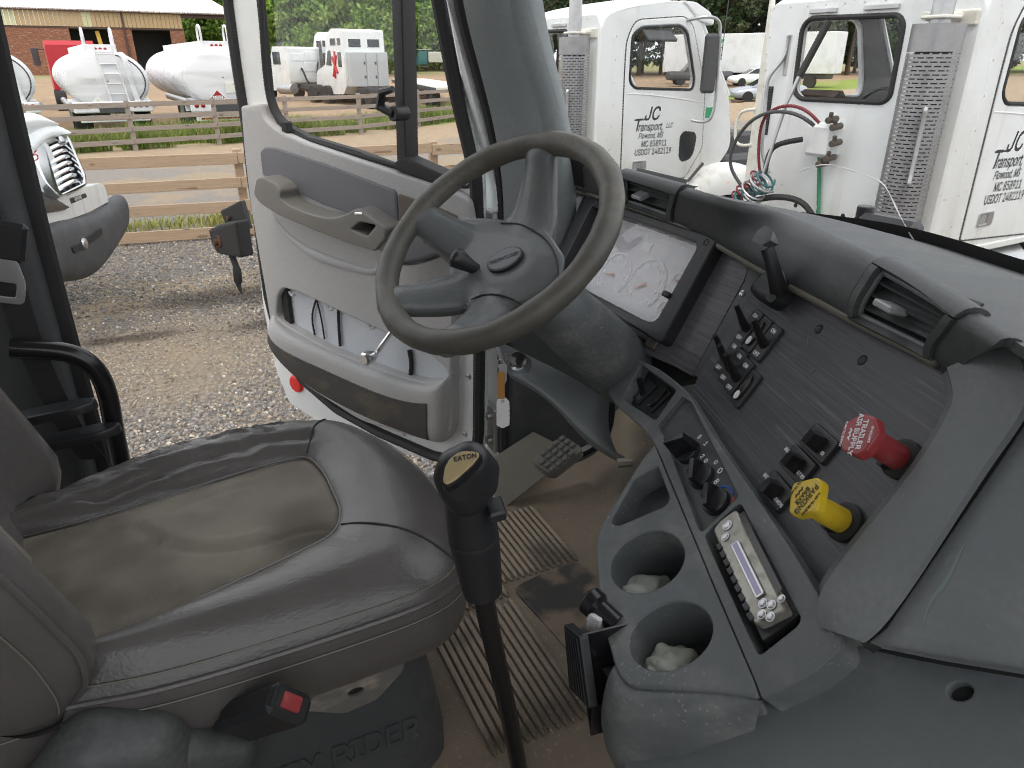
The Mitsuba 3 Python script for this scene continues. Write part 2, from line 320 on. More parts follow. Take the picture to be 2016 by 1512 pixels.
part(cab, 'wiper_pivot', [boxo(wb+V(.05, 0, .0), (unit((.1, -1, 0)), (1, .1, 0), (0, 0, 1)), (.06, .02, .02), .01), cyl(wb+V(.05, .06, 0), wb+V(.05, .06, .03), .016)], 'black_plastic')
# B pillar with seal
bp = [[(-0.3947,1.66,2.6029),(-0.3835,1.66,2.3746),(-0.3931,1.66,2.1326),(-0.407,1.66,1.8715),(-0.4184,1.66,1.6223),(-0.4208,1.66,1.4999)], [(-0.2649,1.6,2.6032),(-0.2649,1.6,2.3746),(-0.2659,1.6,2.1324),(-0.2664,1.6,1.8689),(-0.2687,1.6,1.6161),(-0.276,1.6,1.4941)], [(-0.2127,1.66,2.6149),(-0.2292,1.66,2.3733),(-0.2381,1.66,2.1191),(-0.2409,1.66,1.8428),(-0.2436,1.66,1.5777),(-0.2471,1.66,1.4485)]]
part(cab, 'rear_pillar', solid(surf(bp, 8, 30), .03), 'pad_grey', smooth=True)
part(cab, 'rear_pillar_seal', tube(spl([(-0.2178,1.655,2.6139),(-0.2269,1.655,2.3734),(-0.2357,1.655,2.1198),(-0.2384,1.655,1.8442),(-0.24,1.655,1.5795),(-0.2463,1.655,1.4514)], 40), .022, 8, flat=((0, 1, 0), .6)), 'black_rubber')

solo('grab_handle', tube(spl([(-0.3071,1.5,1.916),(-0.269,1.5,1.9074),(-0.2226,1.5,1.8932),(-0.1922,1.5,1.8689),(-0.175,1.5,1.8224),(-0.1762,1.5,1.7347),(-0.1801,1.5,1.6528),(-0.1818,1.5,1.5791)], 40), .0185, 12), 'black_gloss', 'bent black tubular grab handle beside the driver seat back', 'grab handle')
bl = np.array([(-0.2918,1.53,2.1737),(-0.2833,1.53,2.074),(-0.2827,1.53,1.9481),(-0.2715,1.53,1.8203),(-0.25,1.53,1.7023),(-0.2307,1.53,1.6437)]); bw = V(.045, 0, -.012)
belt = thing('seat_belt', 'black seat belt webbing with steel tongue hanging on the rear pillar', 'seat belt')
bs = spl(bl, 30)
part(belt, 'webbing', solid(np.array([bs-bw*.5, bs+bw*.5]).transpose(1, 0, 2)[:, ::-1], .002), 'black_rubber')
tf = Frame((-0.2784,1.48,2.046), (.96, 0, -.3), (.3, 0, .96))
part(belt, 'tongue', plate(tf, rp([(-.028, -.04), (.03, -.04), (.03, .0), (.012, .045), (-.02, .045)], .012), [rp([(-.012, -.028), (.016, -.028), (.016, -.002), (-.012, -.002)], .004)], 0, .004, .001), 'steel')
part(belt, 'guide', boxo(tf.p(-.005, .07, -.005), (tf.u, tf.v, tf.n), (.03, .035, .012), .008), 'black_plastic')

# ================================================================ open driver's door
door = thing('cab_door', 'open grey driver door with armrest, map pocket and window', 'door')
DF = Frame((0.7,1.69,0),(0.5,-0.866,0),(0,0,1))
out = rp([(-0.8373,2.7517),(-0.8903,2.5575),(-0.8934,2.3834),(-0.8895,2.2055),(-0.9001,2.0598),(-0.9004,1.9295),(-0.9072,1.6699),(-0.8786,1.49),(-0.7806,1.3744),(-0.6128,1.3029),(-0.4249,1.272),(-0.1852,1.259),(-0.0149,1.2807),(0.0068,1.4001),(0.0226,1.8617),(0.0161,2.134),(-0.0401,2.331),(-0.0832,2.5267),(-0.1158,2.6894)], [.02]*17)
win = rp([(-0.7396,2.7027),(-0.7536,2.5523),(-0.7673,2.2949),(-0.7432,2.2465),(-0.7006,2.2201),(-0.6077,2.1938),(-0.4048,2.1646),(-0.2539,2.1354),(-0.0658,2.1058),(-0.0151,2.104),(-0.0198,2.1556),(-0.0699,2.3644),(-0.1078,2.5276),(-0.1332,2.6565)], [.0, .0, .05, .03, .03, .0, .0, .0, .02, .02, .0, 0, 0, 0])
wini = inset(ccw(win), .0)
part(door, 'shell', plate(DF, out, [win], -.035, -.012, .006), 'white_paint')
hdr = [(-0.8417,2.7521),(-0.1158,2.6894)]
part(door, 'frame_top', fbox(DF, hdr[0][0]-.02, hdr[1][0]+.02, hdr[0][1]-.02, hdr[0][1]+.04, -.06, -.012), 'white_paint')
oo = ccw(out); part(door, 'weather_strip', tube(np.vstack([DF.ps(inset(oo, .012), -.008)]), .017, 8, closed=True), 'black_rubber')
skin_o = rp([(-0.9738,2.1239),(-0.7969,2.1505),(-0.4875,2.1194),(-0.1111,2.0478),(-0.0328,2.0292),(-0.0338,1.8339),(-0.0531,1.2297),(-0.2523,1.2001),(-0.609,1.1712),(-0.7654,1.18),(-0.9482,1.2234),(-0.9994,1.3574),(-1.0146,1.5934)], .03)
part(door, 'outer_skin', plate(DF, skin_o, t0=-.10, t1=-.062, bevel=.01), 'white_paint')
rc = (-0.8769,1.321); part(door, 'reflector', lathe(DF.p(rc[0], rc[1], -.062), DF.n, [(0, .034), (.006, .034), (.012, .028), (.014, 0)], 20), 'red_lens', label='round red reflector at the lower corner of the door')
# glass and vent window
gl = win; scene[door+'__window_glass'] = mikit.ply(plate(DF, inset(ccw(win), -.004), t0=-.03, t1=-.03, bevel=0, back=False), 'glass')
gb = lambda P, r, t=-.02: tube(DF.ps(np.array(P), t), r, 8)
part(door, 'window_channel', plate(DF, inset(ccw(win), -.004), [inset(ccw(win), .004)], -.036, -.011, 0), 'black_rubber')
part(door, 'window_gasket', gb(spl([(-0.7238,2.7419),(-0.7405,2.5518),(-0.7586,2.2923),(-0.7327,2.2413),(-0.6886,2.2122),(-0.5873,2.1865),(-0.4055,2.1592),(-0.2537,2.138),(-0.0656,2.1096)], 60), .008, -.012), 'black_rubber')
part(door, 'divider_bar', [fbox(Frame(DF.o+DF.n*-.02, DF.p(*(-0.236,2.1523))-DF.p(*(-0.2213,2.532)), DF.u), -.0, .0001, 0, .0001, 0, .0001), 
      plate(DF, [(-0.2267,2.699),(-0.1921,2.696),(-0.2016,2.5312),(-0.2204,2.1457),(-0.2525,2.1512),(-0.2362,2.5326)], t0=-.05, t1=.0, bevel=.004)], 'black_plastic')
part(door, 'vent_sill', plate(DF, rp([(-0.2523,2.1538),(-0.2167,2.1691),(-0.0484,2.1261),(-0.0607,2.1075),(-0.1162,2.1077),(-0.2522,2.1342)], .008), t0=-.04, t1=.012, bevel=.006), 'black_rubber')
part(door, 'vent_gasket', gb(spl([(-0.1128,2.6891),(-0.0832,2.5267),(-0.0401,2.331),(0.0033,2.1304)], 20), .011, -.008), 'black_rubber')
vl = DF.p(*(-0.2095,2.2769), .0)
part(door, 'vent_latch', [cyl(vl, vl+DF.n*.05, .018, 12), tube([vl+DF.n*.045, vl+DF.n*.05+DF.p(*(-0.2503,2.2926))-DF.p(*(-0.2095,2.2769)), vl+DF.n*.055+DF.p(*(-0.2348,2.3269))-DF.p(*(-0.2095,2.2769)), vl+DF.n*.055+DF.p(*(-0.1979,2.3348))-DF.p(*(-0.2095,2.2769))], [.012, .014, .011, .008], 8)], 'black_plastic')
part(door, 'glass_stop', boxo(DF.p(*(-0.68,2.221), .0), (DF.u, DF.v, DF.n), (.014, .016, .012), .004), 'black_rubber')
# grey inner panel with the map pocket opening
pan = rp([(-0.8554,2.274),(-0.7678,2.2823),(-0.7555,2.2432),(-0.7086,2.214),(-0.5878,2.1837),(-0.4062,2.1538),(-0.2544,2.1301),(-0.066,2.1019),(0.0067,2.081),(0.0165,2.021),(-0.0529,1.9324),(-0.0701,1.6381),(-0.08,1.399),(-0.1193,1.3505),(-0.222,1.3328),(-0.4704,1.321),(-0.7343,1.3843),(-0.8126,1.4439),(-0.8664,1.5734),(-0.8692,1.673),(-0.8746,1.8155),(-0.8807,1.9804),(-0.8712,2.1375)], [.01, .01, .02, .03, .02, 0, 0, .0, .01, .01, .04, .02, .03, .03, .03, .05, .02, .03, .03, .02, .02, .02, .02])
pock = rp([(-0.8088,1.6873),(-0.7762,1.7226),(-0.6925,1.7197),(-0.3651,1.6647),(-0.1624,1.6327),(-0.0995,1.6029),(-0.0892,1.5816),(-0.1131,1.5547),(-0.1821,1.5356),(-0.3067,1.5297),(-0.5836,1.5482),(-0.7843,1.59),(-0.8321,1.6114)], .02)
part(door, 'inner_panel', plate(DF, pan, [pock], -.012, .022, .012), 'door_grey', smooth=50)
part(door, 'pocket_back', plate(DF, inset(ccw(pock), -.03), t0=-.0119, t1=-.0113, bevel=0), 'pale_paint')
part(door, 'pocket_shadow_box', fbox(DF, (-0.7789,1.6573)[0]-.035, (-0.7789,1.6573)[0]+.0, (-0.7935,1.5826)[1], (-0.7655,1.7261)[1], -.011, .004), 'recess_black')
# cables, clips and wiring seen in the pocket
for P in ([(627,586), (622,610), (614,636), (616,660)], [(622,588), (630,620), (638,668)]):
    pass
part(door, 'cable', [gb(spl([(-0.6418,1.7065),(-0.6761,1.6329),(-0.6743,1.5712)], 12), .0032, -.004)], 'black_rubber')
part(door, 'cable', [gb(spl([(-0.6468,1.7057),(-0.6335,1.6412),(-0.6287,1.5667)], 12), .0028, -.004)], 'black_rubber')
part(door, 'cable', [gb(spl([(-0.5461,1.6921),(-0.5526,1.6315),(-0.5563,1.5578)], 12), .0048, -.004)], 'black_rubber')
part(door, 'cable', [gb(spl([(-0.2544,1.6119),(-0.2495,1.572),(-0.2573,1.525)], 8), .007, -.004)], 'black_rubber')
for q in [(-0.7309,1.7113),(-0.5547,1.6955),(-0.3771,1.6704)]:
    part(door, 'clip', tube(DF.ps(spl([(q[0]-.012, q[1]+.004), (q[0]-.004, q[1]-.006), (q[0]+.006, q[1]-.006), (q[0]+.012, q[1]+.002)], 10), .022), .0045, 6), 'door_grey')
# lower bin: bulging front with carpet
b0 = [(-0.8509,1.6223),(-0.8176,1.5924),(-0.5842,1.5445),(-0.3072,1.5245),(-0.1686,1.5308),(-0.1015,1.5609),(-0.0757,1.5928)]
b1 = [(-0.8845,1.5642),(-0.8486,1.5305),(-0.6112,1.4769),(-0.3179,1.4526),(-0.1725,1.4661),(-0.1026,1.4952),(-0.0748,1.5257)]
b2 = [(-0.8639,1.5216),(-0.8347,1.4808),(-0.6464,1.4087),(-0.347,1.3733),(-0.1885,1.3715),(-0.1176,1.3859),(-0.0789,1.4249)]
b3 = [(-0.8403,1.4795),(-0.7743,1.409),(-0.6048,1.3571),(-0.3729,1.3346),(-0.2008,1.3393),(-0.1193,1.3505),(-0.0803,1.3903)]
lv = [.03, .062, .068, .055, .02]
rw_ = np.array([.35, .95, 1, 1, 1, .92, .25]); rw6 = np.array([.4, .95, 1, 1, .85, .3])
rows = [DF.ps(b0, .01), DF.ps(b0, .042*rw_), DF.ps(b1, .05*rw_), DF.ps(b2, .042*rw_), DF.ps(b3, .018*rw_)]
S_ = surf(rows, 18, 40); part(door, 'pocket_front', solid(S_[:, ::-1], .012), 'door_grey', smooth=50)
C_ = S_[7:16, 3:33]; cn = grid(C_).vertex_normals.reshape(C_.shape); cn = cn*np.sign(np.sum(cn*DF.n, -1, keepdims=True)); part(door, 'carpet_panel', solid((C_+cn*.004)[:, ::-1], .006), 'carpet', smooth=50)
# upper inserts
ins = rp([(-0.7843,2.1453),(-0.7614,2.1628),(-0.7078,2.1631),(-0.5055,2.1328),(-0.2401,2.0828),(-0.2357,2.0712),(-0.2359,1.9857),(-0.3231,1.9893),(-0.5242,2.0145),(-0.6953,2.0557),(-0.762,2.074),(-0.7875,2.078)], [.01, .01, .01, 0, .01, .005, .005, 0, 0, 0, .01, .01])
part(door, 'upper_insert', plate(DF, ins, t0=.018, t1=.03, bevel=.006), 'insert_grey')
ins2 = rp([(-0.2298,2.0758),(-0.1161,2.0581),(-0.0329,2.0399),(-0.0212,2.0012),(-0.0687,1.9874),(-0.1556,1.9887),(-0.2295,1.9961)], .008)
part(door, 'corner_insert', plate(DF, ins2, t0=.018, t1=.027, bevel=.003), 'brown_cloth')
part(door, 'insert_screw', [cyl(DF.p(*(-0.0845,1.9931), .027), DF.p(*(-0.0845,1.9931), .031), .006, 8)], 'steel')
# pull handle and armrest
hnd = rp([(-0.7351,2.0803),(-0.7053,2.0886),(-0.6449,2.0719),(-0.6259,2.0548),(-0.6392,2.0331),(-0.6022,2.0164),(-0.5135,2.0011),(-0.4303,1.9989),(-0.376,2.0133),(-0.3262,2.0366),(-0.3002,2.0298),(-0.2181,1.996),(-0.2286,1.9634),(-0.2698,1.9274),(-0.3624,1.9346),(-0.4832,1.9524),(-0.6542,1.9812),(-0.737,2.0086),(-0.76,2.0335)], [.01, .01, .01, .01, .02, .03, .02, .02, .02, .01, .01, .01, .01, .006, 0, 0, 0, .02, .015], 5)
part(door, 'pull_handle', plate(DF, hnd, [rp([(-0.3533,1.9781),(-0.3153,2.002),(-0.257,1.9994),(-0.2927,1.9662)], .006)], .02, .092, .016), 'handle_grey', smooth=50, label='worn grey pull handle with brownish top')
bsdf('handle_grey', (.20, .19, .175), .45)
part(door, 'ash_cup', plate(DF, rp([(-0.3842,1.9699),(-0.3411,1.9976),(-0.2781,1.9939),(-0.3168,1.9557)], .008), t0=.02, t1=.024, bevel=.0), 'recess_black')
lp = DF.p(*(-0.3393,2.0116), .085)
part(door, 'door_latch', [tube([lp, lp+V(.02, -.0, .012)+DF.n*.02, lp+DF.n*.03+V(.04, -.02, .014)], [.005, .006, .004], 8)], 'chrome')
swb = rp([(-0.2786,1.9354),(-0.2372,1.9714),(-0.1902,2.0056),(-0.0885,2.0112),(-0.0174,2.0006),(-0.0116,1.9833),(-0.0326,1.9557),(-0.0935,1.9283),(-0.1659,1.9067),(-0.2298,1.9127)], [.005, .005, .005, .01, .01, .01, .03, .03, .02, .01])
part(door, 'switch_pod', plate(DF, swb, t0=.015, t1=.085, bevel=.012), 'insert_grey', smooth=50)
for q, n_ in (([(-0.0941,1.9749),(-0.0694,1.9899),(-0.0428,1.9895),(-0.0638,1.9711)], 'window_switch'), ([(-0.212,1.962),(-0.1962,1.9749),(-0.1746,1.975),(-0.1904,1.9595)], 'lock_switch')):
    part(door, n_, plate(DF, rp(q, .002), t0=.08, t1=.092, bevel=.003), 'black_gloss')
swl = [DF.p(*q, t) for q, t in zip([(-0.3279,1.8922),(-0.2328,1.8729),(-0.1214,1.8873),(-0.044,1.9399)], (.03, .05, .05, .03))]
swh = surf([[DF.p(*q, t) for q, t in zip([(-0.2839,1.9028),(-0.1941,1.8947),(-0.1027,1.9167),(-0.0238,1.9601)], (.05, .075, .075, .04))], [DF.p(*q, t) for q, t in zip([(-0.2993,1.8472),(-0.2082,1.8328),(-0.1158,1.8412),(-0.032,1.8761)], (.03, .055, .06, .035))], [DF.p(*q, t) for q, t in zip([(-0.3265,1.7697),(-0.2326,1.7563),(-0.1377,1.7592),(-0.0518,1.7829)], (.022, .024, .024, .022))]], 12, 16)
part(door, 'pod_base', solid(swh[:, ::-1], .01), 'door_grey', smooth=50)
scp = [DF.p(*q, .022) for q in [(-0.7923,1.9802),(-0.7263,1.9136),(-0.5959,1.8597),(-0.4445,1.8431),(-0.3364,1.8492),(-0.3219,1.8722)]]
part(door, 'scoop_lip', tube(spl(scp, 40), np.r_[np.linspace(.003, .016, 20), np.linspace(.016, .008, 20)], 10, flat=(DF.n, .8)), 'door_grey')
for q in [(-0.0377,1.5769),(-0.0575,1.3836),(-0.1754,1.3525),(-0.3092,1.3077),(-0.4399,1.3035),(-0.0321,1.7956)]:
    part(door, 'screw', lathe(DF.p(q[0], q[1], -.012), DF.n, [(0, .009), (.003, .008), (.0045, .004), (.003, 0)], 10), 'steel')
kn = DF.p(*(-0.3426,1.5953), .1)
part(door, 'window_crank', [tube([DF.p(*(-0.261,1.7034), .03), DF.p(*(-0.2777,1.6714), .05), DF.p(*(-0.3287,1.6084), .055)], .008, 8), lathe(DF.p(*(-0.261,1.7034), .015), DF.n, [(0, .026), (.03, .024), (.035, .015), (.036, 0)], 16), lathe(DF.p(*(-0.3426,1.5953), .05), DF.n, [(0, .012), (.02, .021), (.045, .021), (.05, .015), (.05, 0)], 14)], 'chrome', label='chrome window crank with round pale knob')
bk = Frame((0.2222,2.75,1.8536), (.5, -.866, 0), (0, 0, 1))
br = thing('mirror_bracket', 'black steel bracket with rusty bolt plate sticking out past the door edge', 'bracket')
part(br, 'plate', [plate(bk, rp([(0.187,2.75,1.9056),(0.2859,2.75,1.93),(0.3094,2.75,1.8456),(0.1959,2.75,1.8524)] and [(-.07, .05), (.06, .10), (.08, .0), (-.05, .0)], .008), t0=0, t1=.02, bevel=.004)], 'black_plastic')
part(br, 'arm', plate(bk, rp([(-.08, -.01), (.0, .02), (.09, .04), (.09, -.09), (-.05, -.095), (-.075, -.06)], .012), t0=.02, t1=.075, bevel=.01), 'black_rubber')
bsdf('rust', mikit.proc(lambda p, n, uv: mix((.03, .03, .03), (.10, .045, .022), smoothstep(.35, .6, fbm(p.x*40, p.y*40, p.z*40, 3)))), .8)
part(br, 'bolt_plate', [lathe(bk.p(-.03, -.045, .075), bk.n, [(0, .024), (.004, .022), (.005, 0)], 14), ], 'rust')
part(br, 'bolt', cyl(bk.p(-.03, -.05, .078), bk.p(-.03, -.05, .092), .009, 6), 'rust'); part(br, 'bolt', cyl(bk.p(-.02, .03, .02), bk.p(-.02, .03, .03), .008, 6), 'rust')
part(br, 'rag_strip', tube(spl([bk.p(.0, -.09, .05), bk.p(.02, -.15, .05), bk.p(.015, -.2, .05), bk.p(.03, -.24, .05)], 12), [.012]*4+[.016]*4+[.01, .008, .005, .002], 6), 'black_rubber')
bsdf('headliner', (.52, .53, .54), .9)
part(cab, 'roof_liner', abox(-1.0, .72, -.45, 1.72, 2.98, 3.06, .02), 'headliner')
part(cab, 'back_wall', abox(-1.06, -.95, -.45, 1.72, 1.2, 3.0, .02), 'headliner')
part(cab, 'side_wall', [abox(-1.0, 1.5, -.52, -.46, 1.1, 1.75, .02), abox(.55, 1.3, -.52, -.46, 1.7, 2.12, .02)], 'headliner')

# ================================================================ steering wheel and column
SW = Frame((0.5207,1.1695,2.1093),(0.32,-0.9474,0),(0.7275,0.2457,0.6406))
whl = thing('steering_wheel', 'worn grey four spoke steering wheel turned to one side', 'steering wheel')
w = np.linspace(0, 2*np.pi, 121)[:-1]
wob = 1+.03*np.sin(w*9)+.02*np.sin(w*23+1)
rimp = np.array([SW.p(.2295*math.cos(a), .2295*math.sin(a), 0) for a in w])
part(whl, 'rim', tube(rimp, .0222*wob, 16, closed=True, flat=(SW.n, 1.0)), 'wheel_grey', smooth=True)
import manifold3d as m3
def mani(v): 
    m = hull(v); return m3.Manifold(m3.Mesh(np.asarray(m.vertices, np.float32), np.asarray(m.faces, np.uint32)))
ico = np.array(trimesh.creation.icosphere(2, 1.0).vertices)
def blob(a, b, h, r): return ico*r+V(a, b, h*2.2)          # worked in a space stretched along the wheel's axis, so the pieces come out flat
body = None
for ang, k in ((178, 1.0), (101, .95), (-125, 1.0), (-72, .92)):
    c_, s_ = math.cos(math.radians(ang)), math.sin(math.radians(ang)); q = [(.05, -.080, .066), (.09, -.076, .058), (.13, -.064, .049*k), (.17, -.042, .041*k), (.205, -.018, .035*k), (.222, -.006, .036*k)]
    for (r0_, h0_, w0_), (r1_, h1_, w1_) in zip(q[:-1], q[1:]):
        m_ = mani(np.vstack([blob(r0_*c_, r0_*s_, h0_, w0_), blob(r1_*c_, r1_*s_, h1_, w1_)])); body = m_ if body is None else body+m_
padp = [(-0.1905,0.0431),(-0.1081,0.0595),(-0.0266,0.0654),(0.0457,0.0529),(0.1041,0.0181),(0.121,-0.015),(0.1042,-0.0516),(0.0748,-0.0758),(0.0021,-0.0984),(-0.0642,-0.0848)]
pc = np.mean(padp, 0); body = body+mani(np.vstack([blob(*q, -.064, .020) for q in padp]+[blob(*(pc+(np.array(q)-pc)*.6), -.057, .022) for q in padp]))
body = body.refine_to_length(.009); bm_ = body.to_mesh(); bm_ = trimesh.Trimesh(np.array(bm_.vert_properties[:, :3]), np.array(bm_.tri_verts))
trimesh.smoothing.filter_taubin(bm_, lamb=.6, nu=.53, iterations=24)
bv = np.array(bm_.vertices); part(whl, 'spokes', tm(SW.o+bv[:, :1]*SW.u+bv[:, 1:2]*SW.v+bv[:, 2:3]/2.2*SW.n, bm_.faces), 'hub_grey', smooth=True)
ell = lambda a, b, n=36: np.array([(a*math.cos(t), b*math.sin(t)) for t in np.linspace(0, 2*np.pi, n+1)[:-1]])
def on_hub(P):
    out = []
    for a, b in P:
        d = np.hypot(bv[:, 0]-a, bv[:, 1]-b); out.append(SW.p(a, b, float(bv[d < .009, 2].max())/2.2+.0002))
    return np.array(out)
for P in ([(-0.0669,0.0671),(-0.0278,0.0709),(0.0158,0.067),(0.0605,0.0542),(0.1002,0.0306),(0.1281,0.0023),(0.145,-0.0242)], [(-0.0043,-0.1074),(0.0189,-0.0937),(0.051,-0.0836),(0.0814,-0.0808),(0.1094,-0.0843)]):
    part(whl, 'pad_seam', tube(on_hub(spl(P, 30)), .0016, 6), 'black_rubber')
em = (0.0164,-0.0144); ef = SW.at(em[0], em[1], -.0425).rot(38)
eb = part(whl, 'emblem', plate(ef, ell(.037, .027), t0=-.004, t1=.003, bevel=.002), 'black_plastic', label='oval dark emblem on the horn pad')
part(whl+'__emblem', 'face', plate(ef, ell(.034, .024), t0=.002, t1=.0045, bevel=.002), 'insert_grey')
part(whl+'__emblem', 'lettering', text(ef, 'FREIGHTLINER', .0075, 0, 0, .0045, True, .0008, squeeze=.8, center=True), 'pad_grey')

col = thing('steering_column', 'dark grey steering column shroud under the wheel', 'steering column')
cpth = [SW.p(0, 0, -.085), SW.p(0, 0, -.14), (0.6293,1.1404,1.9739), (0.6966,1.1253,1.9113), (0.7688,1.1292,1.8429), (0.8289,1.1471,1.7904)]
part(col, 'shroud', tube(spl(cpth, 30), spl(np.array([[.05], [.064], [.070], [.072], [.074], [.074]]), 30)[:, 0], 24), 'console_grey', smooth=60)
part(col, 'shroud_lip', tube(spl([SW.p(0, 0, -.12), SW.p(0, 0, -.16)], 4), [.068, .071, .073, .072], 24), 'console_grey', smooth=50)
bt = spl([(0.8538,1.261,1.8467), (0.8716,1.2452,1.8322), (0.8893,1.2293,1.8176), (0.9044,1.2158,1.8051), (0.9312,1.2151,1.7808)], 30)
part(col, 'rubber_boot', tube(bt, .042+.008*np.sin(np.arange(30)*1.3), 16), 'black_rubber')
st = [(0.5513,1.2024,2.0225), (0.5069,1.2087,2.0411), (0.4838,1.2142,2.0542), (0.4685,1.2209,2.065), (0.4614,1.226,2.0684)]
part(col, 'signal_stalk', tube(spl(st, 20), np.r_[np.full(8, .011), np.linspace(.012, .021, 8), [.022, .021, .017, .008]], 12, flat=((0, 0, 1), .85)), 'black_plastic')
low = surf([[(0.5633,1.2559,1.8745),(0.6188,1.2138,1.8439),(0.687,1.1618,1.8057),(0.7534,1.1059,1.7579)], [(0.5531,1.2089,1.8683),(0.5979,1.1724,1.8386),(0.6536,1.1231,1.794),(0.7219,1.0529,1.7196)], [(0.547,1.1602,1.8385),(0.6062,1.1102,1.7958),(0.6608,1.0505,1.7293),(0.7167,1.0007,1.6838)], [(0.5944,1.2356,1.7916),(0.658,1.1825,1.7468),(0.7066,1.1227,1.6746),(0.7695,1.068,1.6259)]], 14, 24)
part(col, 'knee_cover', solid(low[:, ::-1], .012), 'cab_grey', smooth=True)
ig = V(0.5706,1.1585,1.8576); igx = unit(EYE-ig)
part(col, 'ignition', lathe(ig, igx+V(-.2, .3, .2), [(-.02, .02), (.012, .019), (.014, .012), (.014, 0)], 16), 'chrome')
part(col, 'lever_stub', tube([(0.6332,0.8938,1.7549), (0.6577,0.8829,1.7565)], [.009, .008], 8), 'bar_olive')
ks = thing('key_bunch', 'keys with a torn paper tag hanging from the ignition', 'keys')
k0 = V(0.5447,1.155,1.8744); k1 = V(0.5318,1.1581,1.8563)
part(ks, 'key', boxo((ig+k0)/2, (k0-ig, (0, 0, 1), np.cross(k0-ig, (0, 0, 1))), (.022, .008, .0015), .001), 'steel')
rg = [k1+V(.009*math.cos(a)*.4, -.009*math.cos(a)*.9, .011*math.sin(a)) for a in np.linspace(0, 6.283, 17)[:-1]]
part(ks, 'ring', tube(np.array(rg)+V(0, 0, .005), .0012, 6, closed=True), 'steel')
kf = Frame((0.5259,1.1387,1.8241), (.85, -.5, 0), (0.05, .05, 1))
part(ks, 'hanging_key', plate(kf, rp([(-.008, .045), (.008, .045), (.008, .012), (.004, .005), (.004, -.035), (-.004, -.035), (-.004, .005), (-.008, .012)], .003), [], 0, .002, .0005), 'steel')
bsdf('tag_brown', (.42, .2, .05), .6)
part(ks, 'leather_fob', plate(kf, rp([(-.010, .03), (.004, .03), (.004, -.025), (-.010, -.025)], .003), [], .003, .006, .001), 'tag_brown')
part(ks, 'paper_tag', plate(kf, rp([(-.012, -.03), (-.006, -.022), (.006, -.022), (.013, -.03), (.014, -.08), (.0, -.088), (-.012, -.082)], .003), [ell(.0035, .0035, 10)+V(0, -.03)], .004, .0046, 0), 'white_print')

# pedals
pdl = thing('brake_pedal', 'grooved dusty brake pedal on its black arm', 'pedal')
pq = [(0.6347,1.232,1.5815), (0.6508,1.161,1.5769), (0.7301,1.1791,1.6154), (0.7161,1.2833,1.6156)]
pq = [np.array(q) for q in pq]; pf = Frame(pq[0], pq[1]-pq[0], pq[3]-pq[0])
pw, ph = np.linalg.norm(pq[1]-pq[0]), np.linalg.norm(pq[3]-pq[0])
pp = rp([(0, 0), (pw, 0), (pw*1.02, ph), (-.0, ph)], .02)
bsdf('dusty_rubber', worn((.12, .115, .105), (.36, .31, .25), 1.2, 20.0), .75)
part(pdl, 'pad', plate(pf, pp, t0=-.02, t1=.0, bevel=.006), 'dusty_rubber')
for i in range(5):
    for j in range(4):
        if (i, j) in ((0, 0), (4, 3)): continue
        part(pdl, 'tread_block', fbox(pf, pw*(.06+j*.235), pw*(.06+j*.235)+pw*.19, ph*(.05+i*.19), ph*(.05+i*.19)+ph*.15, -.003, .006, .003), 'dusty_rubber')
part(pdl, 'arm', tube(spl([pf.p(pw*.5, ph*.5, -.02), (0.7761,1.2301,1.567), (0.8473,1.2569,1.5912), (0.8734,1.2834,1.6685)], 16), .016, 8), 'black_gloss')

# ================================================================ dashboard
bsdf('scratch_teal', (.165, .20, .20), .6)
dash = thing('dashboard', 'grey dashboard wrapping round the driver with dark wood grain panels', 'dashboard')
CF = Frame((0.88,1.19,1.99),(0,-1,0),(0.5,0,0.866)); WF = Frame((0.7035,0.4639,1.9835),(-0.3127,-0.9499,0),(0.5036,-0.1658,0.8479)); RF = Frame((0.5688,0.5108,1.828),(-0.3127,-0.9499,0),(0.6505,-0.2141,0.7287)); KF = Frame((0.5454,0.5459,1.7927),(-0.3807,-0.9215,-0.077),(0.8089,-0.3722,0.455)); V1 = Frame((0.9389,1.3708,2.1161),(-0.0037,-1,-0.0065),(0.2821,-0.0073,0.9594)); V2 = Frame((0.8178,0.6129,2.1052),(-0.3506,-0.9342,-0.0654),(0.0658,-0.0942,0.9934))
def uvp(holder, name, fr, mesh, m, label=None):
    q = np.array(mesh.vertices)[mesh.faces.ravel()]; me = tm(q, np.arange(len(q)).reshape(-1, 3))
    d = q-fr.o; return part(holder, name, me, m, smooth=False, uv=np.stack([d@fr.u, d@fr.v], 1), label=label)
barp = np.array([(0.9375,1.7013,2.1135),(0.9331,1.5915,2.106),(0.9312,1.3659,2.1027),(0.9279,1.1662,2.097),(0.9209,1.0318,2.0848)]+[(0.8845,0.8722,2.077),(0.836,0.7174,2.0806),(0.7976,0.5961,2.083),(0.7716,0.5096,2.0867),(0.7566,0.4622,2.0877)])
bar = spl(barp, 80)
L1 = np.array([(0.88,1.62,2.1698)]+[(0.9172,1.5273,2.17),(0.9185,1.3348,2.17),(0.9,1.1173,2.17),(0.8897,0.9704,2.17)]+[(0.9394,0.8982,2.155),(0.8819,0.7295,2.155),(0.8143,0.5745,2.155),(0.7507,0.4558,2.155),(0.6857,0.3506,2.155),(0.6307,0.2575,2.155)])
lp_ = spl(L1, 160); brw = spl(np.vstack([barp, [(0.7408,0.4157,2.0869)]]), 160)
up = unit(V(-.55, 0, .8))
# trim bar
part(dash, 'trim_bar', tube(bar, .0075, 10), 'bar_olive', smooth=True)
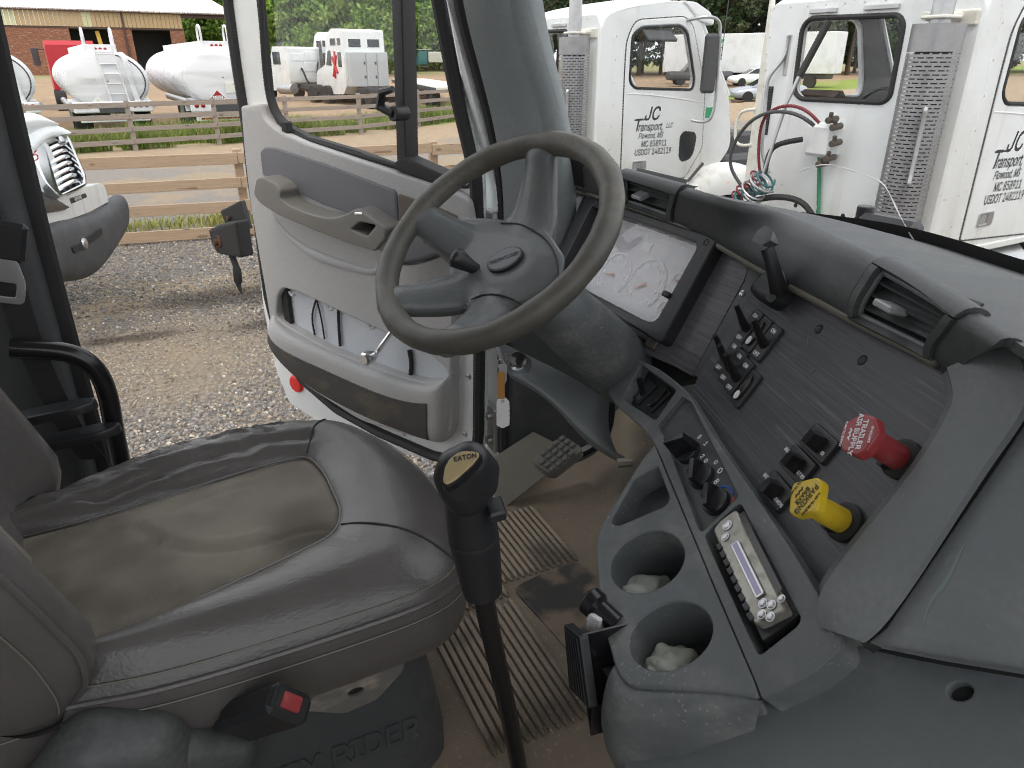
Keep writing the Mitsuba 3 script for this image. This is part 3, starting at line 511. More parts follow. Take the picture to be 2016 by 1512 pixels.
# padded brow pieces between the vents: cut the brow at the vent ends
def near(P, q): return int(np.argmin(np.linalg.norm(P-np.asarray(q), axis=1)))
def brow(name, b0, b1, l0, l1, mat='pad_grey'):
    ib0, ib1 = near(brw, b0), near(brw, b1); il0, il1 = near(lp_, l0), near(lp_, l1)
    A = spl(brw[ib0:ib1+1], 30)+V(.004, 0, .009); B = spl(lp_[il0:il1+1], 30)
    mid = (A+B)/2+up*.012+(A-B)*.0; q1 = A*.8+B*.2+up*.012; q3 = A*.22+B*.78+up*.010
    S = spl(np.array([A+V(.03, 0, -.003), A, q1, mid, q3, B, B+V(.014, .0, -.012)]), 22)
    part(dash, name, solid(S[:, ::-1], .01), mat, smooth=70)
brow('brow_pad', (0.9375,1.7013,2.1135), (0.9312,1.3659,2.1027), (0.8811,1.5752,2.17), (0.9198,1.3425,2.17))
brow('brow_pad', (0.9274,1.1604,2.0961), (0.82,0.6203,2.1049), (0.8989,1.1051,2.17), (0.8335,0.6138,2.155))
brow('brow_pad', (0.7566,0.4622,2.0877), (0.7428,0.4202,2.0877), (0.7306,0.4163,2.155), (0.6875,0.354,2.155))
topb = spl(base+V(.02, 0, -.01), 160)
tops = spl(np.array([lp_+V(.0, 0, -.003), lp_*.65+topb*.35+V(0, 0, .006), lp_*.3+topb*.7+V(0, 0, .003), topb]), 16)
part(dash, 'top_plate', solid(tops[:, ::-1], .01), 'pad_grey', smooth=True)
# air vents
def vent(b0, b1, l0, l1):
    ib0, ib1 = near(brw, b0), near(brw, b1); il0, il1 = near(lp_, l0), near(lp_, l1)
    A = spl(brw[ib0:ib1+1], 40)+V(.004, 0, .009); B = spl(lp_[il0:il1+1], 40)
    mid = (A+B)/2+up*.012; q1 = A*.8+B*.2+up*.012; q3 = A*.22+B*.78+up*.010
    S = spl(np.array([A+V(.03, 0, -.003), A, q1, mid, q3, B, B+V(.014, .0, -.012)]), 40)
    nn = grid(S).vertex_normals.reshape(S.shape); nn = nn*np.sign(np.sum(nn*V(-.7, 0, .7), -1, keepdims=True))
    r0, r1, c0, c1 = 10, 29, 3, 36; S = S+nn*.003
    v_ = part(dash, 'air_vent', [solid(q[:, ::-1], .012) for q in (S[:r0+1], S[r1:], S[r0:r1+1, :c0+1], S[r0:r1+1, c1:])], 'pad_grey', smooth=60)
    rim_ = np.vstack([S[r0, c0:c1+1], S[r0+1:r1+1, c1], S[r1, c0:c1][::-1], S[r0+1:r1, c0][::-1]]); rn = np.vstack([nn[r0, c0:c1+1], nn[r0+1:r1+1, c1], nn[r1, c0:c1][::-1], nn[r0+1:r1, c0][::-1]])
    part(v_, 'frame', tube(rim_, .0035, 6, closed=True), 'cab_grey')
    part(v_, 'duct', [skin([rim_, rim_-rn*.05], caps=False), grid(S[r0:r1+1, c0:c1+1]-nn[r0:r1+1, c0:c1+1]*.045)], 'recess_black')
    for k_ in range(3):
        r_ = r0+int((r1-r0)*(.2+.3*k_)); L = S[r_, c0:c1+1]; n_ = nn[r_, c0:c1+1]; dn = unit(V(.3, 0, -.9))
        part(v_, 'slat', solid(np.array([L-n_*.003, L-n_*.012-dn*.004, L-n_*.034-dn*.022]), .003), 'pad_grey', smooth=False)
    t = S[(r0+r1)//2-1, (c0+c1)//2-4]; tn = nn[(r0+r1)//2, (c0+c1)//2-4]; tu = unit(S[(r0+r1)//2, c1]-S[(r0+r1)//2, c0])
    part(v_, 'tab', boxo(t+tn*.004, (tu, tn, np.cross(tu, tn)), (.019, .013, .0045), .002), 'tab_grey')
bsdf('tab_grey', (.32, .33, .34), .4)
vent((0.8187,0.6167,2.1047), (0.7566,0.4622,2.0877), (0.8315,0.6091,2.155), (0.7327,0.4188,2.155))
vent((0.9306,1.3588,2.1017), (0.9276,1.164,2.0964), (0.9218,1.3416,2.17), (0.8971,1.106,2.17))
sv = np.array([(0.9241,1.6,2.1599),(0.9657,1.6,2.1514),(0.9526,1.6,2.1135),(0.9137,1.6,2.126)]); svf = Frame(sv.mean(0)+V(-.03, -.02, .0), sv[1]-sv[0], sv[0]-sv[3])
k = part(dash, 'side_vent', fbox(svf, -.025, .025, -.03, .03, -.02, .003, .006), 'black_plastic')
for i in range(4): part(k, 'slat', fbox(svf, -.022, .022, -.024+i*.014, -.021+i*.014, .002, .01, .001), 'pad_grey')
# left end cap of the dash beside the pillar
ec = surf([[(0.876,1.63,2.1356),(0.8854,1.63,2.1684),(0.9408,1.63,2.1728)], [(0.8687,1.6,2.0718),(0.8957,1.6,2.1444),(0.939,1.6,2.1541)], [(0.852,1.56,1.9917),(0.8641,1.56,2.0786),(0.8859,1.56,2.1114)], [(0.8855,1.6,1.879),(0.8998,1.6,1.9115),(0.9173,1.6,1.9367)]], 14, 10)
part(dash, 'end_cap', solid(ec, .01), 'cab_grey', smooth=True)
# laminate panels and instrument cluster
uvp(dash, 'left_panel', CF, plate(CF, [(-0.4573,0.0494),(-0.3945,0.1179),(-0.2962,0.1213),(-0.2927,-0.0683),(-0.3277,-0.0778)], t0=-.014, t1=-.01, bevel=.001), 'laminate_pale')
uvp(dash, 'right_panel', CF, plate(CF, [(0.1212,0.121),(0.1762,0.1144),(0.2318,0.1081),(0.2422,0.0844),(0.2499,0.0592),(0.2523,-0.1354),(0.197,-0.1363),(0.0869,-0.1452),(0.125,-0.0966)], t0=-.012, t1=-.005, bevel=.001), 'laminate_pale')
part(dash, 'panel_strip', plate(CF, [(0.241,0.1058),(0.2937,0.0983),(0.3059,0.0774),(0.2849,-0.1323),(0.266,-0.1318),(0.2651,0.0561),(0.2569,0.0818)], t0=-.02, t1=.01, bevel=.003), 'pad_grey')
part(dash, 'strip_screw', lathe(CF.p(*(0.2767,0.0346), .01), CF.n, [(0, .006), (.003, .0055), (.004, .002), (.002, 0)], 10), 'chrome')
bz = rp([(-0.328,0.1134),(-0.2771,0.1169),(0.1674,0.1115),(0.1688,-0.1047),(0.1576,-0.111),(-0.2942,-0.0912),(-0.3017,-0.0698)], .008)
lens = rp([(-0.2712,0.0954),(-0.1663,0.0975),(0.1122,0.0929),(0.1252,0.0819),(0.1226,-0.0703),(0.1118,-0.0818),(0.0819,-0.0851),(-0.1852,-0.0839),(-0.2673,-0.0708)], [.005, .005, .012, .01, .01, .02, .02, .005, .005])
clu = part(dash, 'cluster', plate(CF, bz, [lens], -.03, .022, .006), 'black_plastic', label='black instrument cluster with faded pale dials under a scratched lens')
bsdf('gauge_face', worn((.58, .575, .61), (.66, .65, .66), .9, 14.0), .4)
scene['lens_glass'] = {'type': 'thindielectric', 'int_ior': 1.25}
scene[clu+'__lens'] = mikit.ply(plate(CF, lens, t0=.008, t1=.008, bevel=0, back=False), 'lens_glass')
part(clu, 'gauge_face', plate(CF, lens, t0=-.0299, t1=-.025, bevel=0), 'gauge_face')
bsdf('needle', (.6, .38, .32), .5); bsdf('dial_print', (.86, .86, .88), .6)
def gauge(px, R, a0, a1, nums, na, nh=.010):
    f = CF.at(px[0], px[1], -.024); g = []
    aa = np.radians(np.linspace(a0, a1, 40)); g.append(tube([f.p(R*math.cos(t), R*math.sin(t), .0005) for t in aa], .0017, 5))
    k = part(clu, 'dial', g, 'dial_print')
    for i, s in enumerate(nums):
        t = math.radians(a0+(a1-a0)*i/(len(nums)-1)); part(k, 'number', text(f, s, nh, R*.78*math.cos(t), R*.78*math.sin(t), 0, True, center=True), 'dial_print')
    t = math.radians(na); part(k, 'needle', hull([f.p(R*.8*math.cos(t), R*.8*math.sin(t), .003), f.p(.004*math.sin(t), -.004*math.cos(t), .003), f.p(-.004*math.sin(t), .004*math.cos(t), .003), f.p(0, 0, .005), f.p(0, 0, .001)]), 'needle')
gauge((-0.1265,-0.0263), .052, 225, -35, ['0', '5', '10', '15', '20', '25', '30'], 190)
gauge((-0.011,-0.0161), .056, 225, -45, ['0', '15', '25', '35', '45', '55', '65', '75', '85'], 215)
gauge((0.0767,0.0137), .02, 200, -20, ['0', '6', '12'], 170, .005)
gauge((0.0772,-0.0505), .02, 200, -20, ['0', '6', '12'], 150, .005)
part(clu, 'message_window', fbox(CF.at(*(-0.0693,0.0595)), -.016, .016, -.010, .010, -.024, -.0235, .0002), 'white_print')
part(clu, 'trip_button', fbox(CF.at(*(0.1161,-0.0211)), -.009, .009, -.006, .006, .0, .03, .003), 'black_plastic')
for q in [(0.1434,0.0976),(-0.2572,0.1047)]: part(clu, 'screw_hole', lathe(CF.p(q[0], q[1], .021), CF.n, [(0, .007), (.002, .0065), (.0005, .004), (.0004, 0)], 12), 'black_gloss')
bsdf('dull_metal', (.10, .085, .07), .5, .3)
part(dash, 'under_bracket', fbox(CF.at(*(0.1205,-0.1146)), -.016, .016, -.014, .014, -.02, .004, .002), 'dull_metal')
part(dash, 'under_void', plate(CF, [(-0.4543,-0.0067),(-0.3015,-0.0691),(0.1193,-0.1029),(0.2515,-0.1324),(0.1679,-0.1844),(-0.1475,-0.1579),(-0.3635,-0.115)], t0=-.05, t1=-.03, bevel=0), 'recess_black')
# wing panel
wing = [(-0.4458,0.1021),(-0.3798,0.1079),(-0.298,0.1064),(-0.1687,0.1094),(-0.0661,0.1128),(-0.0264,0.1151),(-0.0021,0.1083),(0.0179,0.0952),(0.0285,0.0833),(0.0529,-0.0469),(0.0812,-0.1919),(0.0335,-0.1921),(-0.1246,-0.1721),(-0.2857,-0.1527),(-0.4078,-0.1313),(-0.4247,-0.1035)]
uvp(dash, 'wing_panel', WF, plate(WF, wing, t0=-.01, t1=0, bevel=.0), 'laminate')
for q in [(-0.2404,0.0746),(-0.1279,0.0724)]: part(dash, 'panel_hole', lathe(WF.p(*q, .0004), WF.n, [(0, .0075), (.0012, .0065), (.0004, .0055), (.0002, 0)], 12), 'recess_black')
for P in ([(-0.2373,0.0473),(-0.2484,0.0605),(-0.2479,0.0715),(-0.2407,0.0772)], [(-0.193,0.0161),(-0.1919,0.0229),(-0.1888,0.0271)]): part(dash, 'scratch', tube(WF.ps(spl(P, 12), .0004), .0008, 5), 'cab_grey')
# side return and lower right panels
r0 = [(0.7579,0.4481,2.0779),(0.7462,0.4324,2.068),(0.7343,0.4212,2.0555),(0.6614,0.4191,1.9458),(0.5902,0.4221,1.8361),(0.574,0.3996,1.8227)]
ra = [(0.7339,0.4301,2.0956),(0.72,0.4114,2.0838),(0.7064,0.3987,2.0696),(0.6365,0.3967,1.9644),(0.5685,0.3995,1.8597),(0.554,0.3805,1.8472)]
rb = [(0.7322,0.4051,2.1188),(0.7124,0.3793,2.1016),(0.6792,0.3568,2.0625),(0.6182,0.356,1.9701),(0.5585,0.3634,1.8757),(0.5473,0.3533,1.8638)]
r3 = [(0.7333,0.3705,2.1396),(0.6997,0.3315,2.1081),(0.6641,0.3267,2.0564),(0.5585,0.3249,1.8969),(0.5465,0.3309,1.8757),(0.5456,0.332,1.8738)]
lin = lambda P: np.concatenate([np.linspace(P[i], P[i+1], 10)[(i > 0):] for i in range(len(P)-1)])
RW_ = [spl(np.array(q), 40) for q in (r0, ra, rb, r3)]
part(dash, 'side_return', [solid(np.array([RW_[0], RW_[0]*.4+RW_[1]*.6, RW_[1]])[:, ::-1], .006), solid(np.array([RW_[1], (RW_[1]+RW_[2])/2, RW_[2], (RW_[2]+RW_[3])/2, RW_[3]])[:, ::-1], .008)], 'cab_grey', smooth=25)
part(dash, 'seam_strip', [tube(spl([(0.7343,0.3594,2.1165),(0.7142,0.337,2.0973),(0.681,0.3342,2.0481),(0.5721,0.3325,1.8836),(0.56,0.3378,1.8626)], 40), .012, 8), tube(spl([(0.5756,0.3472,1.8476),(0.579,0.2873,1.8827),(0.5853,0.2162,1.9278),(0.5902,0.1597,1.9636)], 20), .006, 8)], 'recess_black')
part(dash, 'side_panel', plate(Frame(WF.o, WF.u, WF.v), [(0.1303,0.1207),(0.1409,0.0657),(0.1759,-0.1245),(0.1739,-0.1481),(0.2259,-0.1088),(0.2887,-0.0581),(0.3514,-0.0094),(0.1698,0.2061)], t0=.01, t1=.03, bevel=.004), 'cab_grey')
part(dash, 'panel_scratch', tube(spl([(0.617,0.3078,1.9878),(0.6048,0.3038,1.9712),(0.5909,0.3013,1.9513),(0.5828,0.3023,1.9385),(0.5685,0.2957,1.9201)], 20), [.0008+.0016*math.sin(math.pi*i/19) for i in range(20)], 5, flat=(WF.n, .15)), 'scratch_teal')
a_, b_, c_ = [np.array(q) for q in ((0.3848,0.4732,1.6275), (0.567,0.3644,1.826), (0.6208,0.2293,1.8992))]
LF = Frame(b_, c_-a_, np.cross(np.cross(c_-a_, b_-a_), c_-a_)); LF = LF if np.dot(LF.n, EYE-b_) > 0 else Frame(b_, a_-c_, b_-a_)
def onF(F, p): p = np.asarray(p, float); d = p-EYE; q = EYE+d*(np.dot(F.o-EYE, F.n)/np.dot(d, F.n))-F.o; return (q@F.u, q@F.v)
lowp = [onF(LF, p) for p in [(0.3569,0.4565,1.7126),(0.3721,0.4434,1.7011),(0.4096,0.4291,1.7084),(0.5038,0.4008,1.7417),(0.5604,0.3868,1.7677),(0.5983,0.3839,1.7979),(0.6229,0.3743,1.802),(0.6834,0.3392,1.7901),(0.7763,0.2871,1.775),(0.8922,0.2197,1.7516),(0.8518,0.1353,1.5462),(0.3287,0.3859,1.5462)]]
hole = np.array(onF(LF, (0.6187,0.2708,1.8345)))
bsdf('lower_grey', worn((.098, .112, .118), (.2, .2, .2), .4, scuff=.8), .55, bump=leather_bump, bscale=.0003)
part(dash, 'lower_panel', plate(LF, lowp, [hole+ell(.011, .008, 16)[::-1]], -.012, 0, .003), 'lower_grey', label='flat grey lower panel with one round hole')
part(dash, 'lower_hole', plate(LF, hole+ell(.014, .011, 16), t0=-.02, t1=-.0125, bevel=0), 'recess_black')

# ================================================================ controls on the dashboard
hv = thing('trailer_brake_lever', 'black trailer brake lever standing up from the wood grain panel', 'lever')
part(hv, 'base', [plate(WF, rp([(-0.4163,0.0634),(-0.3817,0.0601),(-0.3473,0.0634),(-0.3375,0.0787),(-0.3437,0.1106),(-0.364,0.1237),(-0.3961,0.1201),(-0.4207,0.0882)], .012), t0=0, t1=.032, bevel=.012)], 'black_plastic', smooth=50)
part(hv, 'slot', plate(WF, rp([(-0.3562,0.0683),(-0.3292,0.0678),(-0.3259,0.0802),(-0.3533,0.0827)], .006), t0=.0322, t1=.0328, bevel=0), 'recess_black')
st_ = spl([WF.p(*(-0.3477,0.0864), .02), WF.p(*(-0.3422,0.1021), .045), WF.p(*(-0.3433,0.1205), .07), WF.p(*(-0.3475,0.1322), .085)], 16)
part(hv, 'stem', tube(st_, spl(np.array([[.014], [.012], [.0105], [.011]]), 16)[:, 0], 12, flat=(WF.u, .8)), 'black_plastic')
hd = WF.at(*(-0.3522,0.1422), .095)
part(hv, 'handle', hull([hd.p(a, b, t) for a, b, t in [(-.020, .004, .008), (-.012, .016, .006), (.012, .014, .004), (.019, .0, .002), (.014, -.012, .006), (-.012, -.013, .01), (-.016, .004, -.008), (.0, .012, -.012), (.014, .002, -.016), (.008, -.008, -.014), (-.008, -.01, -.006)]]), 'pad_grey', smooth=50)
def rocker(c, kind):
    k = part(dash, 'rocker_switch', plate(WF, rp(np.array(c)+np.array([(-.0155, -.031), (.0155, -.031), (.0155, .031), (-.0155, .031)]), .005), t0=0, t1=.006, bevel=.0025), 'black_plastic')
    if kind == 'paddle':
        p = WF.at(*c)
        part(k, 'paddle', tube(spl([p.p(0, -.004, .004), p.p(-.001, .001, .016), p.p(-.003, .010, .030), p.p(-.004, .019, .046)], 14), spl(np.array([[.011], [.0085], [.0065], [.0055]]), 14)[:, 0], 10, flat=(WF.n-.6*WF.v, .6)), 'black_gloss')
        part(k, 'legend', text(p, 'ON', .0065, 0, .021, .006, True, center=True), 'white_print'); part(k, 'legend', text(p, 'OFF', .0065, 0, -.022, .006, True, center=True), 'white_print')
    else:
        part(k, 'rocker', plate(WF, np.array(c)+ell(.0085, .023), t0=.004, t1=.0105, bevel=.003), 'black_gloss')
        part(k, 'white_mark', plate(WF, np.array(c)+V(0, -.014)+ell(.0055, .0075), t0=.0095, t1=.0112, bevel=.0006), 'white_print')
for px, kd in (((-0.3856,0.0163), 'paddle'), ((-0.3519,0.0153), 'rocker'), ((-0.3181,0.0143), 'paddle'), ((-0.3811,-0.0426), 'paddle'), ((-0.3509,-0.049), 'paddle'), ((-0.3206,-0.0534), 'paddle'), ((-0.2865,-0.0598), 'rocker')): rocker(px, kd)
for (c, a, b) in (((-0.0907,-0.1278), 'ENGINE BRAKE', 'LO MED HI'), ((-0.0911,-0.0821), 'ENGINE SPEED', 'SET RES'), ((-0.0863,-0.0429), 'FAN', 'ON')):
    f = WF.at(*c)
    k = part(dash, 'rotary_switch', plate(f, rp([(-.029, -.018), (.029, -.018), (.029, .018), (-.029, .018)], .004), t0=0, t1=.007, bevel=.003), 'black_plastic')
    part(k, 'knob', hull([f.p(x, y, t) for x, y, t in [(-.008, -.012, .006), (.010, -.012, .006), (.012, .012, .006), (-.008, .012, .006), (-.006, -.010, .024), (.007, -.009, .026), (.007, .009, .026), (-.006, .010, .024)]]), 'black_gloss')
    part(k, 'legend', text(f, a, .0052, -.019, .004, .007, True, center=True, squeeze=.6), 'white_print'); part(k, 'legend', text(f, b, .005, .02, -.006, .007, True, center=True, squeeze=.6), 'white_print')
def knob(name, label, base, poly, col, lines, d0, inkm, R):
    k = thing(name, label, 'knob'); f = WF.at(*base)
    part(k, 'collar', lathe(f.p(0, 0, 0), f.n, [(0, .024), (.006, .024), (.009, .02), (.009, .012)], 24), 'black_rubber')
    poly = np.array(poly); P = rp(poly, .003, 4); cc = P.mean(0)
    part(k, 'shaft', lathe(f.p(0, 0, .004), f.n, [(0, .0150), (.03, .0150), (.05, .0140), (.059, .0150), (.060, .0)], 24), col)
    part(k, 'collar_slot', boxo(f.p(-.004, -.016, .012), (f.u, f.v, f.n), (.004, .004, .008), .001), 'recess_black')
    part(k, 'head', plate(WF, P, t0=.060, t1=.073, bevel=.003), col, smooth=50)
    d = np.array(d0[1])-np.array(d0[0]); hf = Frame(WF.p(*cc, .073), WF.u*d[0]+WF.v*d[1], WF.v*d[0]-WF.u*d[1])
    for s, h, a, b in lines: part(k, 'lettering', text(hf, s, h, a, b, 0, True, center=True), inkm)
    part(k, 'maker_mark', [tube([hf.p(-.007+.0028*i, -.0105+.0022*(i % 2), .0003) for i in range(6)], .0011, 4)], inkm)
    return k
knob('trailer_air_knob', 'red octagonal pull knob lettered trailer air supply', (0.0288,0.0067), [(0.0117,0.026),(0.0305,0.0312),(0.049,0.0212),(0.0524,-0.0026),(0.0467,-0.0141),(0.0241,-0.0194),(0.0087,-0.01),(0.0003,0.0048)], 'red_plastic',
     [('TRAILER', .0062, 0, .007), ('AIR SUPPLY', .0062, 0, -.0015), ('PUSH TO SUPPLY', .0026, 0, -.018), ('EVACUATE', .0026, 0, .018)], ((0.0268,0.0221), (0.0429,-0.0049)), 'white_print', .03)
bsdf('yellow_ink', (.08, .06, .02), .6)
knob('parking_brake_knob', 'yellow square pull knob lettered parking brake', (0.0279,-0.0896), [(0.0003,-0.0841),(0.0226,-0.0599),(0.0324,-0.0599),(0.0542,-0.0835),(0.0537,-0.0899),(0.0328,-0.1108),(0.024,-0.1113),(0.0031,-0.0908)], 'yellow_plastic',
     [('PARKING', .0066, 0, .006), ('BRAKE', .0055, 0, -.002), ('PULL TO APPLY', .0026, 0, -.018), ('PUSH TO RELEASE', .0026, 0, .016)], ((0.035,-0.0688), (0.0364,-0.0981)), 'yellow_ink', .03)

# ================================================================ centre console: climate frame, radio, cup holders
con = thing('centre_console', 'grey centre console with climate knobs and two round cup holders', 'console')
fro = rp([(-0.6145,0.0426),(-0.5019,0.0692),(-0.3887,0.0819),(-0.2486,0.069),(-0.0994,0.0629),(0.0246,0.0558),(0.1318,0.0454),(0.1612,0.0391),(0.1649,-0.0055),(0.1517,-0.0669),(0.1251,-0.063),(-0.026,-0.0485),(-0.3389,-0.0148),(-0.4073,-0.019),(-0.5164,-0.0392),(-0.5873,-0.0403),(-0.603,-0.0132)], [.02, .03, .03, .02, 0, 0, .02, .025, .02, .005, .0, .0, .02, .02, .03, .02, .01])
rec1 = rp([(-0.5681,0.0463),(-0.4111,0.0685),(-0.3864,0.0079),(-0.5197,-0.0217)], .008)
rec2 = rp([(-0.3859,0.0687),(-0.3522,0.0748),(-0.1076,0.0437),(-0.1023,-0.0244),(-0.1092,-0.0285),(-0.2698,-0.0044),(-0.3716,0.0051)], .006)
rec3 = rp([(-0.095,-0.0262),(-0.0962,-0.0124),(-0.0967,0.0404),(0.1039,0.0181),(0.1085,0.01),(0.1077,-0.0462)], .008)
part(con, 'frame', plate(RF, fro, [rec1, rec2, rec3], -.10, 0, .009), 'console_grey', smooth=50)
part(con, 'switch_recess', plate(RF, inset(ccw(rec1), -.003), t0=-.03, t1=-.022, bevel=0), 'black_plastic')
part(con, 'climate_face', plate(RF, inset(ccw(rec2), -.003), t0=-.02, t1=-.010, bevel=0), 'pad_grey')
part(con, 'radio_bay', plate(RF, inset(ccw(rec3), -.003), t0=-.05, t1=-.04, bevel=0), 'recess_black')
f = RF.at(*(-0.46,0.0305), -.022)
k = part(con, 'power_switch', fbox(f, -.016, .014, -.026, .026, 0, .005, .002), 'black_plastic'); part(k, 'rocker', plate(f, ell(.009, .022), t0=.004, t1=.011, bevel=.003), 'black_gloss')
f = RF.at(*(-0.5149,0.0172), -.022)
k = part(con, 'lever_switch', fbox(f, -.017, .016, -.026, .026, 0, .004, .002), 'black_plastic'); part(k, 'lever', tube([f.p(0, -.005, .003), f.p(0, .004, .02), f.p(-.002, .012, .032)], [.006, .005, .0055], 8), 'black_gloss'); part(k, 'legend', fbox(f, -.008, .008, -.02, -.01, .004, .0046, .0002), 'pad_grey')
def dial(px, R, fat, ang, big=False):
    f = RF.at(*px, -.010); k = part(con, 'climate_knob', lathe(f.p(0, 0, 0), f.n, [(0, R), (.008, R*.98), (.01, R*.9), (.011, 0)], 28), 'black_plastic')
    g = f.rot(ang); H = .045 if big else .030
    part(k, 'grip', hull([g.p(x, y, t) for x, y, t in [(-R*.95, -fat, .008), (R*.95, -fat, .008), (R*.95, fat, .008), (-R*.95, fat, .008), (-R*.75, -fat*.6, H), (R*.85, -fat*.6, H*.9), (R*.85, fat*.6, H*.9), (-R*.75, fat*.6, H), (R*1.15, 0, .01)]]), 'black_gloss', smooth=30)
    return f
f1 = dial((-0.2665,0.0215), .021, .009, 60, True); f2 = dial((-0.2005,0.0164), .021, .006, -35); f3 = dial((-0.1372,0.0129), .021, .006, -35)
pr = lambda f, s, R, a, h=.007: part(con, 'marking', text(f, s, h, R*math.cos(math.radians(a)), R*math.sin(math.radians(a)), 0, True, center=True), 'white_print')
for i, s in enumerate('0123'): pr(f1, s, .031, 115-i*45, .0075)
for i, a in enumerate((100, 60, 25, -10, 140)): pr(f2, 'oO8%o'[i], .031, a, .009)
for f, s in ((f2, '*'), (f3, '=')): part(con, 'push_button', fbox(f, -.035, -.026, -.014, -.002, 0, .005, .001), 'black_gloss')
bsdf('cold_blue', (.05, .13, .6), .5); bsdf('warm_red', (.6, .1, .08), .5)
for a0, a1, m in ((150, 70, 'cold_blue'), (60, -15, 'warm_red')):
    aa = np.radians(np.linspace(a0, a1, 16)); part(con, 'heat_mark', tube([f3.p(.027*math.cos(t), .027*math.sin(t), .0004) for t in aa], .0015, 5), m)
# radio
bsdf('radio_face', worn((.33, .32, .28), (.10, .09, .075), .9, 90.0), .3, .45)
bsdf('screen_lilac', (.36, .34, .52), .25)
rad = thing('car_radio', 'worn silver car radio with blank lilac screen in the console', 'radio')
rq = np.array([(-0.0811,-0.0092),(-0.0851,0.0039),(-0.0822,0.0323),(0.0835,0.0134),(0.0914,0.0121),(0.0805,-0.0288)]); rf = Frame(RF.p(*rq.mean(0)), RF.u, RF.v)
part(rad, 'body', plate(RF, rp([rq[0]+V(-.004, -.006), rq[2]+V(-.004, .006), rq[3]+V(.012, .006), rq[5]+V(.012, -.006)], .004), t0=-.06, t1=-.004, bevel=.002), 'black_plastic')
part(rad, 'face', plate(RF, rp(rq, [.008, .004, .006, .003, .006, .008]), t0=-.006, t1=.010, bevel=.003), 'radio_face')
scq = [(-0.0362,-0),(-0.0336,0.0124),(0.0574,0.0027),(0.0561,-0.0098)]
part(rad, 'screen_bezel', plate(RF, rp(np.array(scq)+0, .003), t0=.012, t1=.0135, bevel=.0008), 'steel')
part(rad, 'screen', plate(RF, inset(ccw(rp(scq, .003)), .003), t0=.0135, t1=.014, bevel=0), 'screen_lilac')
part(rad, 'disc_slot', plate(RF, rp([(-0.0631,0.0305),(-0.0605,0.0378),(0.0691,0.0224),(0.0689,0.015)], .002), t0=.012, t1=.0126, bevel=0), 'black_gloss')
for q, r_ in (((-0.068,0.011), .0075), ((-0.0543,0.0001), .006), ((0.0656,-0.006), .006), ((0.075,0.0014), .006), ((0.0767,-0.0141), .006), ((0.0869,-0.0072), .006), ((0.0774,0.015), .005)):
    part(rad, 'button', lathe(RF.p(q[0], q[1], .011), RF.n, [(0, r_), (.0008, r_), (.0009, r_*.8), (.0024, r_*.72), (.0028, r_*.5), (.0028, 0)], 16), 'steel')
for i in range(9):
    a = i/8; q = (1-a)*np.array((-0.0486,-0.0132))+a*np.array((0.0675,-0.0266)); part(rad, 'preset_key', fbox(RF.at(*q), -.0055, .0055, -.004, .003, .0, .012, .001), 'black_plastic')
# cup holder body
ko = rp([(-0.3126,-0.0006),(0.0008,-0.0002),(0.1521,0.0014),(0.1772,0.0001),(0.1536,-0.037),(0.1058,-0.1392),(0.0783,-0.1496),(0.0049,-0.1525),(-0.0659,-0.1474),(-0.1297,-0.1411),(-0.1683,-0.1293),(-0.2075,-0.0997),(-0.2963,-0.0219)], [.005, 0, 0, .01, .03, .03, .03, .02, .02, .02, .03, .03, .03])
tri = rp([(-0.2554,-0.0166),(-0.256,-0.0094),(-0.1757,-0.0107),(-0.1621,-0.02),(-0.1622,-0.0968),(-0.1715,-0.1067),(-0.1846,-0.1024),(-0.2512,-0.0493)], .008)
def cup(c, r): return c+ell(r[0], r[1], 44)@np.array([[math.cos(r[2]), math.sin(r[2])], [-math.sin(r[2]), math.cos(r[2])]])
def fitell(P):
    P = np.array(P); c = (P.max(0)+P.min(0))/2; return c+V(.004, .0), ((P.max(0)-P.min(0))[0]/2*.93, (P.max(0)-P.min(0))[1]/2*.90, 0.0)
C1 = fitell([(-0.0881,-0.1323),(-0.1289,-0.106),(-0.1349,-0.0754),(-0.1161,-0.0352),(-0.0914,-0.0148),(-0.0622,-0.0127),(-0.0375,-0.0271),(-0.0221,-0.0539),(-0.0188,-0.0875),(-0.0337,-0.1251)])
C2 = fitell([(0.0422,-0.1291),(0.0142,-0.116),(0.003,-0.0905),(0.0114,-0.0551),(0.0272,-0.0263),(0.046,-0.0133),(0.0649,-0.0161),(0.0865,-0.0314),(0.1011,-0.0538),(0.1046,-0.0901),(0.0925,-0.1191),(0.0708,-0.1317)])
h1, h2 = cup(*C1), cup(*C2)
part(con, 'cup_tray', plate(KF, ko, [tri, h1, h2], -.16, 0, .004), 'console_grey', smooth=50)
for h in (h1, h2): part(con, 'cup_floor', plate(KF, inset(ccw(h), -.004), t0=-.105, t1=-.095, bevel=0), 'pad_grey')
part(con, 'pocket_floor', plate(KF, inset(ccw(tri), -.003), t0=-.05, t1=-.042, bevel=0), 'pad_grey')
ne = spl(np.array([(0.403,0.5403,1.7214),(0.3949,0.5189,1.7201),(0.3941,0.4984,1.7222),(0.4267,0.4568,1.7439),(0.4566,0.4177,1.7639),(0.4783,0.3822,1.7793)]), 24); no = V(-.93, -.37, 0)*np.r_[np.ones(15), np.linspace(1, .05, 9)][:, None]
nose = surf([ne-V(0, 0, .004)-no*.004, ne-V(0, 0, .010)+no*.012, ne-V(0, 0, .04)+no*.024, ne-V(0, 0, .10)+no*.022, ne-V(0, 0, .17)-no*.01], 14, 30)
part(con, 'front_nose', solid(nose[:, ::-1], .01), 'console_grey', smooth=True)
bsdf('rag_cloth', mikit.proc(lambda p, n, uv: mix((.30, .33, .29), (.52, .54, .48), fbm(p.x*40, p.y*40, p.z*40, 3))), .9)
